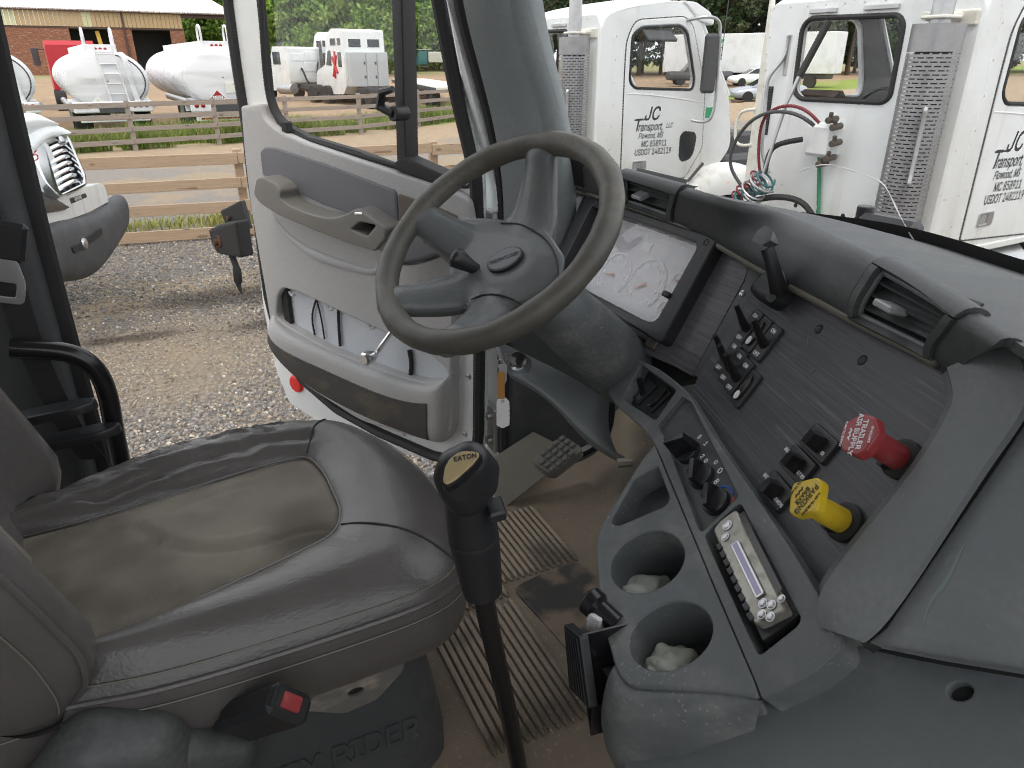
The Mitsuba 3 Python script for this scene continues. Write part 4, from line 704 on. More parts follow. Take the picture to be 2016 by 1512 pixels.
def crumple(c, R, seed):
    m = trimesh.creation.icosphere(4, 1.0); v = np.array(m.vertices); nz = meshkit.fbm(v*2.2+seed, 4, seed); rd = np.abs(meshkit.fbm(v*1.25+seed*3, 2, seed+9)-.5)
    rd2 = np.abs(meshkit.fbm(v*3.1+seed, 2, seed+5)-.5); v = v*(.66+.35*nz+1.3*rd+.0*rd2)[:, None]*np.array([R, R*.9, R*.6])
    return tm(np.asarray(c)+v, m.faces)
for q, R, lab, s in ((KF.p(*(C1[0]+V(-.012, -.025)), -.075), .040, 'crumpled pale green cloth glove in the upper cup holder', 3), (KF.p(*(C2[0]+V(0.002, -.02)), -.065), .042, 'crumpled pale green cloth glove in the lower cup holder', 11)):
    solo('cloth_glove', crumple(q, R, s), 'rag_cloth', lab, 'glove', group='gloves stuffed in the cup holders', smooth=50)
ash = thing('ashtray', 'pulled out black ashtray below the cup holders', 'ashtray')
af = Frame((0.378,0.5792,1.686), np.array((0.376,0.5596,1.6453))-np.array((0.3812,0.5994,1.7291)), (0, 0, 1))
L_ = np.linalg.norm(np.array((0.376,0.5596,1.6453))-np.array((0.3812,0.5994,1.7291)))
part(ash, 'front', plate(af, rp([(-L_/2, -.035), (L_/2, -.05), (L_/2, .022), (-L_/2, .022)], .004), t0=-.006, t1=.006, bevel=.002), 'black_plastic')
for i in range(5): part(ash, 'front_rib', fbox(af, -L_/2+.004, L_/2-.004, .012-.009*i, .0155-.009*i, .006, .008, .0008), 'black_plastic')
inw = -af.n if np.dot(af.n, V(-.3, 1, 0)) > 0 else af.n
def sheet(a, b, c, d, th=.003): return hull([np.asarray(q)+o for q in (a, b, c, d) for o in (V(0, 0, 0), unit(np.cross(np.asarray(b)-a, np.asarray(c)-a))*th)])
A0, A1 = af.p(-L_/2, .02), af.p(L_/2, .02); B0, B1 = A0+inw*.11, A1+inw*.11; dz = V(0, 0, -.05)
part(ash, 'bin', [sheet(A0, B0, B0+dz, A0+dz), sheet(A1, B1, B1+dz, A1+dz), sheet(A0+dz, B0+dz, B1+dz, A1+dz)], 'black_gloss')
part(ash, 'snuffer', boxo((A0+A1+B0+B1)/4+V(0, 0, -.012), (inw, np.cross(inw, (0, 0, 1)), (0, 0, 1)), (.03, .009, .0015), .001), 'steel')
sk = thing('power_socket', 'black capped socket with white clip above the ashtray', 'socket')
sp_ = V(0.426,0.6159,1.7319)
part(sk, 'cap', lathe(sp_, V(-.3, .9, .2), [(-.03, .014), (.0, .014), (.006, .02), (.02, .02), (.026, .012), (.027, 0)], 16), 'black_gloss')
part(sk, 'clip', boxo((0.4209,0.6115,1.7183), (V(-.3, .9, 0), V(.9, .3, 0), (0, 0, 1)), (.012, .012, .016), .002), 'white_print')

# ================================================================ gear lever
gl_ = thing('gear_lever', 'tall black gear lever with a gold topped grip beside the seat', 'gear lever')
pth = spl([(0.4133,0.7794,1.0546), (0.3493,0.7442,1.4476), (0.3096,0.7187,1.6561), (0.2929,0.7038,1.7433)], 24)
part(gl_, 'shaft', tube(pth, .0145, 16), 'black_gloss', smooth=50)
gp = [(0.2903,0.6959,1.7495), (0.2889,0.6972,1.7628), (0.2855,0.6979,1.7971), (0.279,0.6967,1.8487), (0.2755,0.6964,1.8811), (0.272,0.6943,1.9098), (0.2706,0.6942,1.9323)]
part(gl_, 'grip', tube(spl(gp, 40), spl(np.array([[.026], [.031], [.0325], [.032], [.0315], [.030], [.031]]), 40)[:, 0], 24), 'black_plastic', smooth=60)
part(gl_, 'grip_ring', tube(spl([(0.2793,0.6962,1.841), (0.2788,0.6964,1.8458)], 3), .0328, 24), 'black_rubber')
hs = [((0.25,0.6823,1.9496), .024), ((0.2542,0.6805,1.9621), .024), ((0.267,0.6718,1.9691), .026), ((0.2852,0.6739,1.9541), .019), ((0.2802,0.674,1.9376), .022), ((0.2665,0.6849,1.9221), .030), ((0.2562,0.6794,1.9376), .027)]
part(gl_, 'knob', hull(np.vstack([np.array(trimesh.creation.icosphere(3, r).vertices)+np.asarray(c) for c, r in hs])), 'black_plastic', smooth=True)
bc = V(0.2419,0.6381,1.9872); bn = unit(unit(EYE-bc)*.75+V(-.25, .35, .75)*.6); bu = unit(V(0.2658,0.6345,2.0026)-V(0.2309,0.6478,1.9959)); bfm = Frame(bc, bu, np.cross(bn, bu))
bd = [onF(bfm, p) for p in [(0.2224,0.6507,1.9694),(0.2277,0.655,1.983),(0.2339,0.6562,1.9913),(0.2441,0.655,1.9986),(0.2529,0.6521,2.0012),(0.2636,0.6467,2.0006),(0.2694,0.6429,1.9986),(0.2695,0.6405,1.9939),(0.2603,0.6399,1.984),(0.2476,0.641,1.9741),(0.2379,0.642,1.9668),(0.2282,0.6443,1.9622),(0.223,0.6478,1.9642)]]
bsdf('gold', (.62, .5, .28), .3, .6)
part(gl_, 'badge_rim', plate(bfm, rp(bd, .004), t0=-.012, t1=.0, bevel=.003), 'black_gloss')
part(gl_, 'badge', plate(bfm, inset(ccw(rp(bd, .004)), .003), t0=-.002, t1=.0025, bevel=.0015), 'gold')
tb = onF(bfm, (0.2501,0.649,1.9923)); part(gl_, 'badge_lettering', text(bfm, 'EATON', .0056, tb[0]+.0025, tb[1]-.001, .0025, True, center=True), 'black_print')
part(gl_, 'range_switch', boxo((0.2961,0.6654,1.8995), (unit(V(-.25, -.9, .1)), (0, 0, 1), (1, 0, 0)), (.022, .007, .012), .003), 'black_plastic')

# ================================================================ driver's seat
seat = thing('driver_seat', 'worn brown leather driver seat with a faded fabric centre', 'seat')
N = 160; SC = V(.02, 1.12)
def radial(P):
    P = np.array(P)[:, :2]-SC; a = np.arctan2(P[:, 1], P[:, 0]); o = np.argsort(a); a, r = a[o], np.hypot(*P[o].T)
    t = np.linspace(-np.pi, np.pi, N, endpoint=False); A = np.r_[a[-3:]-2*np.pi, a, a[:3]+2*np.pi]; R_ = np.r_[r[-3:], r, r[:3]]
    from scipy.interpolate import PchipInterpolator
    return t, PchipInterpolator(A, R_)(t)
ti, ri = radial(spl(np.array(rp(np.array([(-.36, .90), (-.172, .893), (.0, .93), (.149, .966), (.172, 1.02), (.172, 1.16), (.157, 1.236), (.1, 1.245), (-.1, 1.235), (-.264, 1.212), (-.36, 1.21)]), .04, 3)), 200, True))
to, ro = radial(spl(np.array([(-.38, .86), (-.25, .835), (-.15, .815), (0, .80), (.15, .795), (.25, .80), (.30, .825), (.335, .90), (.35, 1.0), (.345, 1.12), (.32, 1.24), (.27, 1.33), (.2, 1.375), (.08, 1.40), (-.05, 1.395), (-.2, 1.36), (-.3, 1.32), (-.38, 1.27)]), 200, True))
ri = np.minimum(ri, ro-.06)
cs_, sn = np.cos(ti), np.sin(ti)
def ring(r, z): return np.stack([SC[0]+r*cs_, SC[1]+r*sn, np.broadcast_to(z, r.shape)], 1)
frontness = np.clip((cs_*ro)/.33, -1, 1)
zi = 1.700+.012*frontness
crown = .024+.014*np.clip(sn, 0, 1)
prof = [ring(ri-.004, zi-.008), ring(ri+.006, zi+.004), ring(ri*.62+ro*.38, zi+crown), ring(ri*.28+ro*.72, zi+crown*.75), ring(ro-.008, zi-.012), ring(ro+.004, zi-.034), ring(ro+.010, zi-.075), ring(ro+.002, zi-.13), ring(ro-.03, zi-.16), ring(ro-.12, zi-.165)]
BR = spl(np.array(prof), 60)
def creases(P, lines):
    for ln, amp, wd in lines:
        q = spl(np.array(ln), 60); d = np.min(np.hypot(P[..., 0, None]-q[:, 0], P[..., 1, None]-q[:, 1]), -1)
        P[..., 2] += amp*np.exp(-(d/wd)**2)
    return P
W_ = meshkit.fbm(BR*np.array([10, 10, 6.0]), 3, 4)-.5
BR[..., 2] += .010*W_
lw = np.clip((BR[..., 1]-1.22)/.06, 0, 1)*np.clip((.18-BR[..., 0])/.1, 0, 1)
BR[..., 2] += lw*.026*(np.abs(meshkit.fbm(BR*np.array([9, 55, 20.0]), 3, 8)-.5)*-2+.4)
BR = creases(BR, [([(-.2, 1.245), (-.05, 1.275), (.07, 1.285), (.17, 1.27)], -.012, .008), ([(-.15, 1.30), (0, 1.315), (.1, 1.32)], -.008, .005), ([(-.1, 1.27), (.02, 1.30), (.13, 1.31)], -.007, .005), ([(-.05, 1.345), (.05, 1.35), (.13, 1.345)], -.006, .004)])
part(seat, 'bolster', skin(BR.transpose(0, 1, 2), caps=False), 'seat_leather', smooth=True)
u_ = np.linspace(0, 1, 34)[:, None, None]
IN = np.stack([SC[0]+(ri-.001)*cs_*u_[..., 0], SC[1]+(ri-.001)*sn*u_[..., 0], (zi-.004)*u_[..., 0]+(zi.mean()-.004)*(1-u_[..., 0])], -1)
IN[..., 2] += (.010+.010*(meshkit.fbm(IN*np.array([7, 9, 1.0]), 3, 3)-.5))*(1-u_[..., 0]**3)-.012*np.clip((IN[..., 0]-.02)/.15, 0, 1)*np.clip((1.03-IN[..., 1])/.08, 0, 1)
cr1 = [q[:2] for q in [(-0.136,1.1458,1.705),(-0.1154,1.0991,1.705),(-0.08,1.0472,1.705),(-0.0231,1.0115,1.705),(0.0442,1.0021,1.705),(0.108,1.0042,1.705),(0.1439,0.9992,1.705)]]; cr2 = [q[:2] for q in [(-0.1261,1.1537,1.705),(-0.1039,1.1118,1.705),(-0.0644,1.0628,1.705),(-0.0137,1.0327,1.705),(0.0473,1.0242,1.705)]]
cr3 = [q[:2] for q in [(-0.0392,0.9061,1.705),(0.0055,0.9337,1.705),(0.0702,0.9696,1.705),(0.136,0.9817,1.705)]]; cr4 = [q[:2] for q in [(-0.1503,0.9362,1.705),(-0.1177,0.9497,1.705),(-0.0903,0.967,1.705)]]; cr5 = [q[:2] for q in [(-0.0907,1.1695,1.705),(-0.0163,1.1859,1.705),(0.0694,1.1816,1.705)]]
IN = creases(IN, [(cr1, -.0055, .0055), (cr2, .0045, .011), (cr3, -.007, .014), (cr4, -.005, .010), (cr5, -.003, .012)])
im_ = skin(IN, caps=False); im_.merge_vertices(); im_ = trimesh.Trimesh(im_.vertices, im_.faces, process=True)
part(seat, 'cushion_insert', im_, 'seat_fabric', smooth=True)
ksel = np.where(cs_ > -.9)[0]
part(seat, 'insert_welt', tube(ring(ri+.001, zi+.0005), .0024, 6, closed=True), 'seat_leather')
part(seat, 'side_piping', tube(ring(ro+.006, zi-.036), .0042, 6, closed=True), 'seat_leather')
part(seat, 'stitch_line', [tube(ring(ro-.002, zi-.016), .0012, 5, closed=True), tube(ring(ro+.011, zi-.058), .0012, 5, closed=True)], 'bar_olive')
for a0, a1 in ((math.atan2(.155-.30, .14), math.atan2(.80+.02-1.12, .29)), (math.atan2(1.238-1.12, .135), math.atan2(1.37-1.12, .20))):
    P = []
    for t in np.linspace(0, 1, 30):
        a = a0+(a1-a0)*t; i = int(round((a+np.pi)/(2*np.pi)*N)) % N; j = int(4+t*30); P.append(BR[j, i]+V(0, 0, .0006))
    part(seat, 'seam', tube(spl(np.array(P)[::4], 40), .0019, 6), 'black_rubber')
# backrest: horizontal sections that lean back
BK = []
for i, t in enumerate(np.linspace(0, 1, 26)):
    z = 1.63+.75*t; xf = -.235-.30*t+.02*math.sin(3*t); hw = .285+.02*math.sin(math.pi*min(t*1.5, 1)); cy = 1.10
    k = min(1, .35+t*9)**.6; tip = .095*min(1, .3+5*t)
    sec = [(-.13, -hw+.05), (-.05, -hw-.005), (.02, -hw), (tip-.012, -hw+.012), (tip, -hw+.045), (tip-.02, -hw+.085), (.012, -hw+.125), (0, -.09), (-.004, 0), (0, .09), (.012, hw-.125), (tip-.02, hw-.085), (tip, hw-.045), (tip-.012, hw-.012), (.02, hw), (-.05, hw+.005), (-.13, hw-.05), (-.15, 0)]
    s = spl(np.array(sec), 90, True); BK.append(np.stack([xf+s[:, 0]*k-(1-k)*.03, cy+s[:, 1]*(.9+.1*k), np.full(90, z)-.05*(1-k)*0], 1))
BK = np.array(BK); BK[..., 0] -= np.clip(BK[..., 1]-.86, 0, 1)*.16; BK += (.010*(meshkit.fbm(BK*7, 3, 6)-.5))[..., None]*V(1, .3, 0)
bk = part(seat, 'backrest', skin(BK), 'seat_leather', smooth=True)
ci = np.arange(90); secy = BK[12, :, 1]; front = BK[12, :, 0] > np.median(BK[12, :, 0]); sel = [j for j in ci if 1.00 < secy[j] < 1.20 and front[j]]
sel = sorted(sel, key=lambda j: secy[j]); bi_ = BK[2:][:, sel]+V(.012, 0, .004)
part(seat, 'back_insert', solid(bi_, .012), 'seat_fabric', smooth=True)
sidx = int(np.argmin(np.abs(BK[12, :, 0]-BK[12, :, 0].max())+5*(BK[12, :, 1] > 1.1)))
pp_ = np.array([BK[i, (sidx-3) % 90] for i in range(1, 26)])
part(seat, 'back_piping', tube(spl(pp_, 60)+V(.0, -.004, 0), .0042, 6), 'seat_leather')
part(seat, 'back_stitch', tube(spl(np.array([BK[i, (sidx-6) % 90] for i in range(1, 26)]), 60)+V(.0, -.002, 0), .0013, 5), 'bar_olive')
sph = lambda c, r: np.array(trimesh.creation.icosphere(3, r).vertices)+np.asarray(c)
part(seat, 'recline_shield', hull(np.vstack([sph((-.30, .80, 1.50), .05), sph((-.205, .795, 1.60), .055), sph((-.15, .795, 1.585), .05), sph((-.12, .80, 1.47), .05), sph((-.35, .80, 1.40), .05), sph((-.16, .80, 1.38), .05)])), 'pad_grey', smooth=True)
part(seat, 'recline_arm', hull(np.vstack([sph((-.15, .79, 1.57), .035), sph((-.05, .80, 1.52), .03), sph((-.06, .80, 1.47), .025), sph((-.16, .79, 1.47), .04)])), 'pad_grey', smooth=True)
bse = [[(-.34, .84), (.21, .84), (.26, .88), (.26, 1.34), (.2, 1.38), (-.34, 1.38)]]*3
part(seat, 'base_skirt', skin([np.c_[rp(np.array(b)*1.0+V(o, 0), .05, 5), np.full(36, z)] for b, o, z in ((bse[0], .03, 1.24), (bse[0], .03, 1.30), (bse[0], .015, 1.42), (bse[0], -.01, 1.55))]), 'pad_grey', smooth=50)
sf = Frame((-.03, .838, 1.375), (1, 0, 0), (0, .02, 1)); sf = Frame(sf.o, (1, 0, 0), (0, 0, 1))
part(seat, 'lettering', text(sf, 'EZY RIDER', .045, .0, -.02, -.001, True, .0022, squeeze=.8), 'pad_grey')
part(seat, 'slide_bracket', plate(Frame((.125, .80, 1.55), (1, 0, 0), (0, 0, 1)), rp(np.array([(-.075, -.012), (-.02, -.045), (.03, -.04), (.075, .0), (.08, .035), (.03, .03), (.0, .012), (-.06, .012)]), .008), [ell(.012, .008)+V(.0, -.01)], -.006, .0, .002), 'dusty_rubber')
for z0, x0, y0 in ((1.80, -.245, 1.47), (1.745, -.215, 1.46)):
    part(seat, 'side_lever', plate(Frame((x0, y0, z0), (1, -.12, .10), (.12, 1, 0)), rp([(-.22, -.025), (.02, -.025), (.055, -.010), (.055, .010), (.02, .025), (-.22, .025)], .012), t0=-.018, t1=.0, bevel=.006), 'black_plastic')
bkl = thing('belt_buckle', 'black seat belt buckle with a red release button beside the seat', 'buckle')
p0, p1 = V(-0.0374,0.79,1.5739), V(0.0289,0.715,1.652); ax = unit(p1-p0); up_ = unit(V(0, -.45, 1)-ax*np.dot(V(0, -.45, 1), ax)); sd = np.cross(ax, up_)
part(bkl, 'housing', boxo((p0+p1)/2, (ax, up_, sd), (np.linalg.norm(p1-p0)/2+.004, .031, .020), .008), 'black_plastic', smooth=25)
part(bkl, 'button', boxo(p1+ax*.0045+up_*.002, (ax, up_, sd), (.004, .014, .010), .002), 'red_plastic')
part(bkl, 'slot', boxo(p1+ax*.004+up_*.0265, (ax, up_, sd), (.002, .003, .013), .001), 'recess_black')
part(bkl, 'strap', boxo(p0-ax*.05, (ax, up_, sd), (.05, .024, .012), .006), 'black_rubber')

# ================================================================ outdoors: materials
def gz(x, y): return np.clip((np.hypot(x, y)-38)*.008, 0, 1.6)
def ground_fn(p, n, uv):
    f1, f2, r = voronoi(p.x*26, p.y*26); n1 = fbm(p.x*.9, p.y*.9, 1, 4); n2 = fbm(p.x*.35+7, p.y*.35, 2, 3); fine = noise(p.x*70, p.y*70, 4)
    near = 1-smoothstep(9, 17, p.y)
    st = mix((.11, .105, .10), (.29, .255, .215), r); st = mix(st, (.07, .065, .06), smoothstep(.25, .6, f1)*.6)
    grav = mix(mix((.16, .15, .14), (.21, .19, .168), fine), st, near*.8+.15)
    sand = mix((.21, .165, .11), (.27, .215, .15), fine)
    c = mix(grav, sand, smoothstep(.52, .66, n1*.6+n2*.4)*.8)
    # sandy patch close to the step, dark oily stains beyond it
    d1 = dr.sqrt(dr.square((p.x+.25)/1.1)+dr.square((p.y-6.6)/1.15)); c = mix(c, sand, (1-smoothstep(.55, 1.15, d1+.5*(n1-.5)))*.5)
    for (sx, sy, rx, ry) in ((.35, 8.25, .95, .42), (.75, 7.1, .55, .2), (-.55, 7.25, .5, .16), (1.0, 8.0, .5, .3)):
        d = dr.sqrt(dr.square((p.x-sx)/rx)+dr.square((p.y-sy)/ry)); c = mix(c, (.05, .041, .033), .9*(1-smoothstep(.5, 1.2, d+.9*(fbm(p.x*5, p.y*5, 6, 3)-.5)))*.8)
    tan = mix((.22, .17, .115), (.29, .23, .165), noise(p.x*6, p.y*6, 3)*.6+fine*.4)
    c = mix(c, tan, smoothstep(21, 23, p.y+2*(n1-.5)-.13*p.x))
    grass = mix((.10, .16, .03), (.22, .26, .07), fine)
    g = smoothstep(24.6, 25.2, p.y-.42*p.x*smoothstep(-1, 2, p.x)*.9+1.4*(n1-.5))*(1-smoothstep(30, 33.5, p.y-.42*p.x+2*(n1-.5)))
    c = mix(c, grass, g*smoothstep(.3, .5, n2+.15))
    dirt = mix((.20, .145, .095), (.28, .205, .14), n1)
    c = mix(c, dirt, smoothstep(30, 33, p.y-.42*p.x))
    far = smoothstep(95, 110, p.y)
    return mix(c, mix((.12, .18, .05), (.24, .21, .13), n2), far*.8)
bsdf('ground_mat', mikit.proc(ground_fn), .95, spec=.2, bump=lambda p, n, uv: (1-dr.minimum(voronoi(p.x*26, p.y*26)[0], 1))*(1-smoothstep(9, 20, p.y)), bscale=.012, eps=2e-3)
xs = np.r_[-400, -200, np.linspace(-100, 160, 60), 300, 700]; ys = np.r_[-200, -60, np.linspace(-20, 200, 60), 400, 900]
X_, Y_ = np.meshgrid(xs, ys, indexing='ij'); gm = grid(np.stack([X_, Y_, gz(X_, Y_)], -1))
solo('ground', gm, 'ground_mat', 'gravel yard with sandy patches, oily stains and dirt road', kind='structure', smooth=True)
def wood_board(p, n, uv, a, b, k):
    g = fbm(p.x*3, p.y*9, p.z*60, 3); kn = smoothstep(.80, .9, noise(p.x*5, p.y*5, p.z*16))
    return mix(mix(a, b, g), k, kn*.7+.25*smoothstep(.6, .9, fbm(p.x*9, p.y*9, p.z*180, 2)))
bsdf('new_wood', mikit.proc(lambda p, n, uv: wood_board(p, n, uv, (.33, .23, .15), (.48, .36, .25), (.15, .09, .055))), .75)
bsdf('old_wood', mikit.proc(lambda p, n, uv: wood_board(p, n, uv, (.20, .165, .135), (.36, .31, .27), (.09, .07, .055))), .85)
def tank_fn(p, n, uv):
    return mix((.72, .73, .75), (.52, .52, .52), smoothstep(.45, .75, fbm(p.x*.7, p.y*.7, p.z*4, 3))*.6)
bsdf('tank_white', mikit.proc(tank_fn), .38, coat=.2)
def dirty_white(p, n, uv):
    st = smoothstep(.62, .9, noise(p.x*16, p.y*16, p.z*.9))*noise(p.x*60, p.y*60, p.z*3); d = smoothstep(.45, .8, fbm(p.x*1.7, p.y*1.7, p.z*1.3, 4))
    low = 1-smoothstep(1.0, 1.7, p.z); sp = smoothstep(.86, .93, noise(p.x*26, p.y*26, p.z*26))
    return mix(mix((.71, .74, .745), (.47, .45, .40), dr.clip(d*.35+st*.45+low*.3, 0, 1)), (.25, .20, .15), sp*.35*d)
bsdf('truck_white', mikit.proc(dirty_white), .33, coat=.5)
bsdf('shield_metal', worn((.36, .36, .37), (.2, .19, .17), .6, 8.0, 60.0), .4, .85)
bsdf('dark_grey', (.06, .062, .065), .55)
bsdf('bumper_grey', worn((.052, .054, .058), (.12, .115, .11), .5, 5.0), .6)
bsdf('tyre', (.025, .025, .026), .85)
bsdf('alloy', worn((.55, .56, .57), (.25, .24, .22), .6, 8.0, 60.0), .34, .85)
bsdf('red_paint', (.45, .02, .03), .35)
bsdf('silver_paint', (.42, .45, .50), .3, .4, coat=.6)
bsdf('car_white', (.78, .79, .80), .3, coat=.6)
bsdf('teal_paint', (.03, .16, .17), .4)
bsdf('green_paint', (.05, .22, .06), .45)
bsdf('dark_glass', (.02, .028, .03), .08)
bsdf('brick', mikit.proc(lambda p, n, uv: mix(mix((.20, .085, .055), (.34, .16, .10), cell_rand(p.x*4, p.y*0, p.z*13)), (.42, .33, .27), smoothstep(.80, .86, noise(p.x*3, 0, p.z*8))*.7)), .9)
bsdf('tan_metal', (.50, .36, .20), .55); bsdf('pale_panel', (.62, .60, .36), .5); bsdf('roof_metal', (.78, .74, .72), .4); bsdf('brown_trim', (.09, .05, .04), .6)
bsdf('grey_wall', (.42, .44, .45), .6); bsdf('yellow_paint', (.65, .42, .08), .5); bsdf('orange_lens', (.85, .28, .03), .3)
bsdf('tail_red', (.30, .015, .02), .25); bsdf('green_sticker', (.03, .35, .14), .5); bsdf('hose_red', (.17, .025, .03), .5); bsdf('hose_teal', (.03, .11, .125), .5); bsdf('hose_green', (.05, .22, .12), .5)
bsdf('cream_paint', worn((.66, .66, .60), (.40, .33, .24), .6, 12.0, 40.0), .45)
bsdf('seat_brown', (.09, .06, .045), .7)
def wheel(holder, c, ax, R, wd, hub='alloy', rim=.62):
    ax = unit(ax); c = np.asarray(c, float)
    k = part(holder, 'wheel', lathe(c-ax*wd/2, ax, [(0, R*rim), (0, R*.93), (wd*.12, R), (wd*.88, R), (wd, R*.93), (wd, R*rim)], 24), 'tyre')
    part(k, 'rim', lathe(c-ax*wd*.42, ax, [(0, 0), (0, R*.25), (wd*.15, R*.3), (wd*.1, R*.5), (0, R*rim), (wd*.84, R*rim), (wd*.74, R*.5), (wd*.69, R*.3), (wd*.84, R*.25), (wd*.84, 0)], 20), hub)

# ================================================================ fences
def fence(name, label, pts, zr, bh, bt, mat, posts, ph, pw, group=None, side=-1):
    k = thing(name, label, 'fence', group)
    pts = np.array(pts, float)
    for i in range(len(pts)-1):
        a, b = pts[i], pts[i+1]; d = unit(np.r_[b-a, 0]); nn = np.cross(d, (0, 0, 1))
        for j, z in enumerate(zr):
            o = rng.normal(0, .012, 2); bb = bh*(1+rng.normal(0, .04))
            A, B = np.r_[a, z+o[0]], np.r_[b, z+o[1]]; ax = unit(B-A); L = np.linalg.norm(B-A)
            part(k, 'rail', boxo((A+B)/2+nn*side*(bt/2+pw/2), (ax, np.cross(nn, ax), nn), (L/2-.004, bb/2, bt/2), .004), mat, smooth=False)
    for q in posts:
        tl = rng.normal(0, .012, 2); part(k, 'post', hull([(q[0]+sx*pw/2+tl[0]*(z > 0), q[1]+sy*pw/2+tl[1]*(z > 0), z) for sx in (-1, 1) for sy in (-1, 1) for z in (-.2, ph)]), mat, smooth=False)
    return k
fence('board_fence', 'new brown four board fence on the gravel just outside the open door', [(-4.4, 11.75), (-2.0, 11.55), (1.04, 11.27), (3.9, 11.1), (6.9, 10.95), (9.9, 10.8)], [.115, .475, .81, 1.14], .155, .035, 'new_wood', [(1.04, 11.33), (3.95, 11.15), (6.9, 11.0), (9.9, 10.85)], 1.24, .115, side=1)
of = [(-3.0, 23.7), (-.51, 24.17), (1.82, 24.69), (4.04, 25.5), (6.65, 26.2), (9.49, 28.3), (12.6, 30.6), (16, 33.2), (20, 36), (24, 39)]
fence('weathered_fence', 'weathered grey four board fence in front of the tank trailers', of, [.27, .60, .92, 1.25], .13, .03, 'old_wood', of, 1.36, .13, side=1)

# ================================================================ gravel stones and grass
def stones(nst, seed):
    g = np.random.default_rng(seed)
    ic = trimesh.creation.icosahedron(); bv, bf = np.array(ic.vertices), np.array(ic.faces)
    y = 1.95+10.0*g.random(nst)**1.25; x = -4.2+g.random(nst)*(7.4)+.0*y
    keep = (x > -.42*(y-3.2)-.6) & (x < .18*y+.6)
    nz = meshkit.fbm(np.stack([x*1.1, y*1.1, x*0], 1), 3, 3); keep &= g.random(nst) < np.clip((nz-.2)*3.0, .40, 1)
    x, y = x[keep], y[keep]; m = len(x)
    s = (.0055+.0135*g.random(m)**2.4)*(1-.35*np.exp(-((x+.25)/1.1)**2-((y-6.6)/1.2)**2)); sc = s[:, None]*(.7+.6*g.random((m, 3)))*V(1, 1, .75)
    q = g.normal(size=(m, 4)); q /= np.linalg.norm(q, axis=1, keepdims=True); w_, a, b, c = q.T
    Rm = np.stack([1-2*(b*b+c*c), 2*(a*b-w_*c), 2*(a*c+w_*b), 2*(a*b+w_*c), 1-2*(a*a+c*c), 2*(b*c-w_*a), 2*(a*c-w_*b), 2*(b*c+w_*a), 1-2*(a*a+b*b)], 1).reshape(m, 3, 3)
    vv = np.einsum('mij,mkj->mki', Rm, bv[None]*(.8+.4*g.random((m, 12, 1)))*sc[:, None])+np.stack([x, y, s*.35], 1)[:, None]
    t = g.random(m); base_ = np.where((t < .48)[:, None], V(.24, .235, .235), np.where((t < .82)[:, None], V(.34, .28, .215), np.where((t < .90)[:, None], V(.11, .105, .10), V(.55, .52, .46))))
    sand_ = np.exp(-((x+.25)/1.1)**2-((y-6.6)/1.2)**2)[:, None]; base_ = base_*(1-.35*sand_)+V(.40, .32, .235)*.35*sand_; colr = .92*base_*(.7+.6*g.random((m, 1)))
    for (sx, sy, rx, ry) in ((.35, 8.25, .95, .42), (.75, 7.1, .55, .2), (-.55, 7.25, .5, .16)):
        colr *= (1-.7*np.exp(-((x-sx)/rx)**2-((y-sy)/ry)**2))[:, None]
    f = (bf[None]+12*np.arange(m)[:, None, None]).reshape(-1, 3)
    return tm(vv.reshape(-1, 3), f), np.repeat(colr, 12, 0)
scene['stone_mat'] = {'type': 'twosided', 'bsdf': {'type': 'principled', 'base_color': vcol(), 'roughness': .8, 'specular': .35}}
sm, sc_ = stones(150000, 5)
solo('gravel_stones', sm, 'stone_mat', 'loose grey and tan gravel stones outside the open door', kind='stuff', smooth=False, color=sc_)
def blades(P, h, seed, cols):
    g = np.random.default_rng(seed); m = len(P); a = g.random(m)*2*np.pi; w_ = .006+.010*g.random(m); hh = h*(.45+.75*g.random(m)); le = g.normal(0, .28, (m, 2))*hh[:, None]
    d = np.stack([np.cos(a), np.sin(a)], 1)*w_[:, None]
    v = np.zeros((m, 5, 3)); v[:, 0, :2] = P-d; v[:, 1, :2] = P+d; v[:, 2, :2] = P+d*.7+le*.35; v[:, 3, :2] = P-d*.7+le*.35; v[:, 4, :2] = P+le
    v[:, 2, 2] = v[:, 3, 2] = hh*.55; v[:, 4, 2] = hh; v[:, :, 2] += gz(P[:, 0], P[:, 1])[:, None]-.01
    f = (np.array([[0, 1, 2], [0, 2, 3], [3, 2, 4]])[None]+5*np.arange(m)[:, None, None]).reshape(-1, 3)
    c = np.array(cols)[g.integers(0, len(cols), m)]*(.7+.6*g.random((m, 1)))
    return tm(v.reshape(-1, 3), f), np.repeat(c, 5, 0)
scene['leaf_mat'] = {'type': 'twosided', 'bsdf': {'type': 'principled', 'base_color': vcol(), 'roughness': .6, 'specular': .3}}
g = np.random.default_rng(11); xx = -4+34*g.random(64000)**1.1; yl = np.interp(xx, [p[0] for p in of], [p[1] for p in of]); yy = yl+.25+3.6*g.random(64000)**1.3
kp = meshkit.fbm(np.stack([xx*.8, yy*.8, xx*0], 1), 3, 2) > .36
gmh, gc = blades(np.stack([xx, yy], 1)[kp], .52*(.5+meshkit.fbm(np.stack([xx*.5, yy*.5, xx*0], 1), 2, 7)[kp]), 3, [(.16, .25, .045), (.23, .30, .07), (.10, .17, .03), (.36, .33, .14)])
solo('tall_grass', gmh, 'leaf_mat', 'tall bright green grass growing along the weathered fence', kind='stuff', smooth=False, color=gc)
tuft = np.vstack([g.normal(0, 1, (n_, 2))*V(a, .22)+V(x, 12.5) for n_, x, a in ((500, .85, .25), (180, -.6, .35), (160, .1, .3), (60, -1.2, .3))])
tmh, tc = blades(tuft, .15, 4, [(.30, .32, .09), (.42, .38, .16), (.22, .27, .06)])
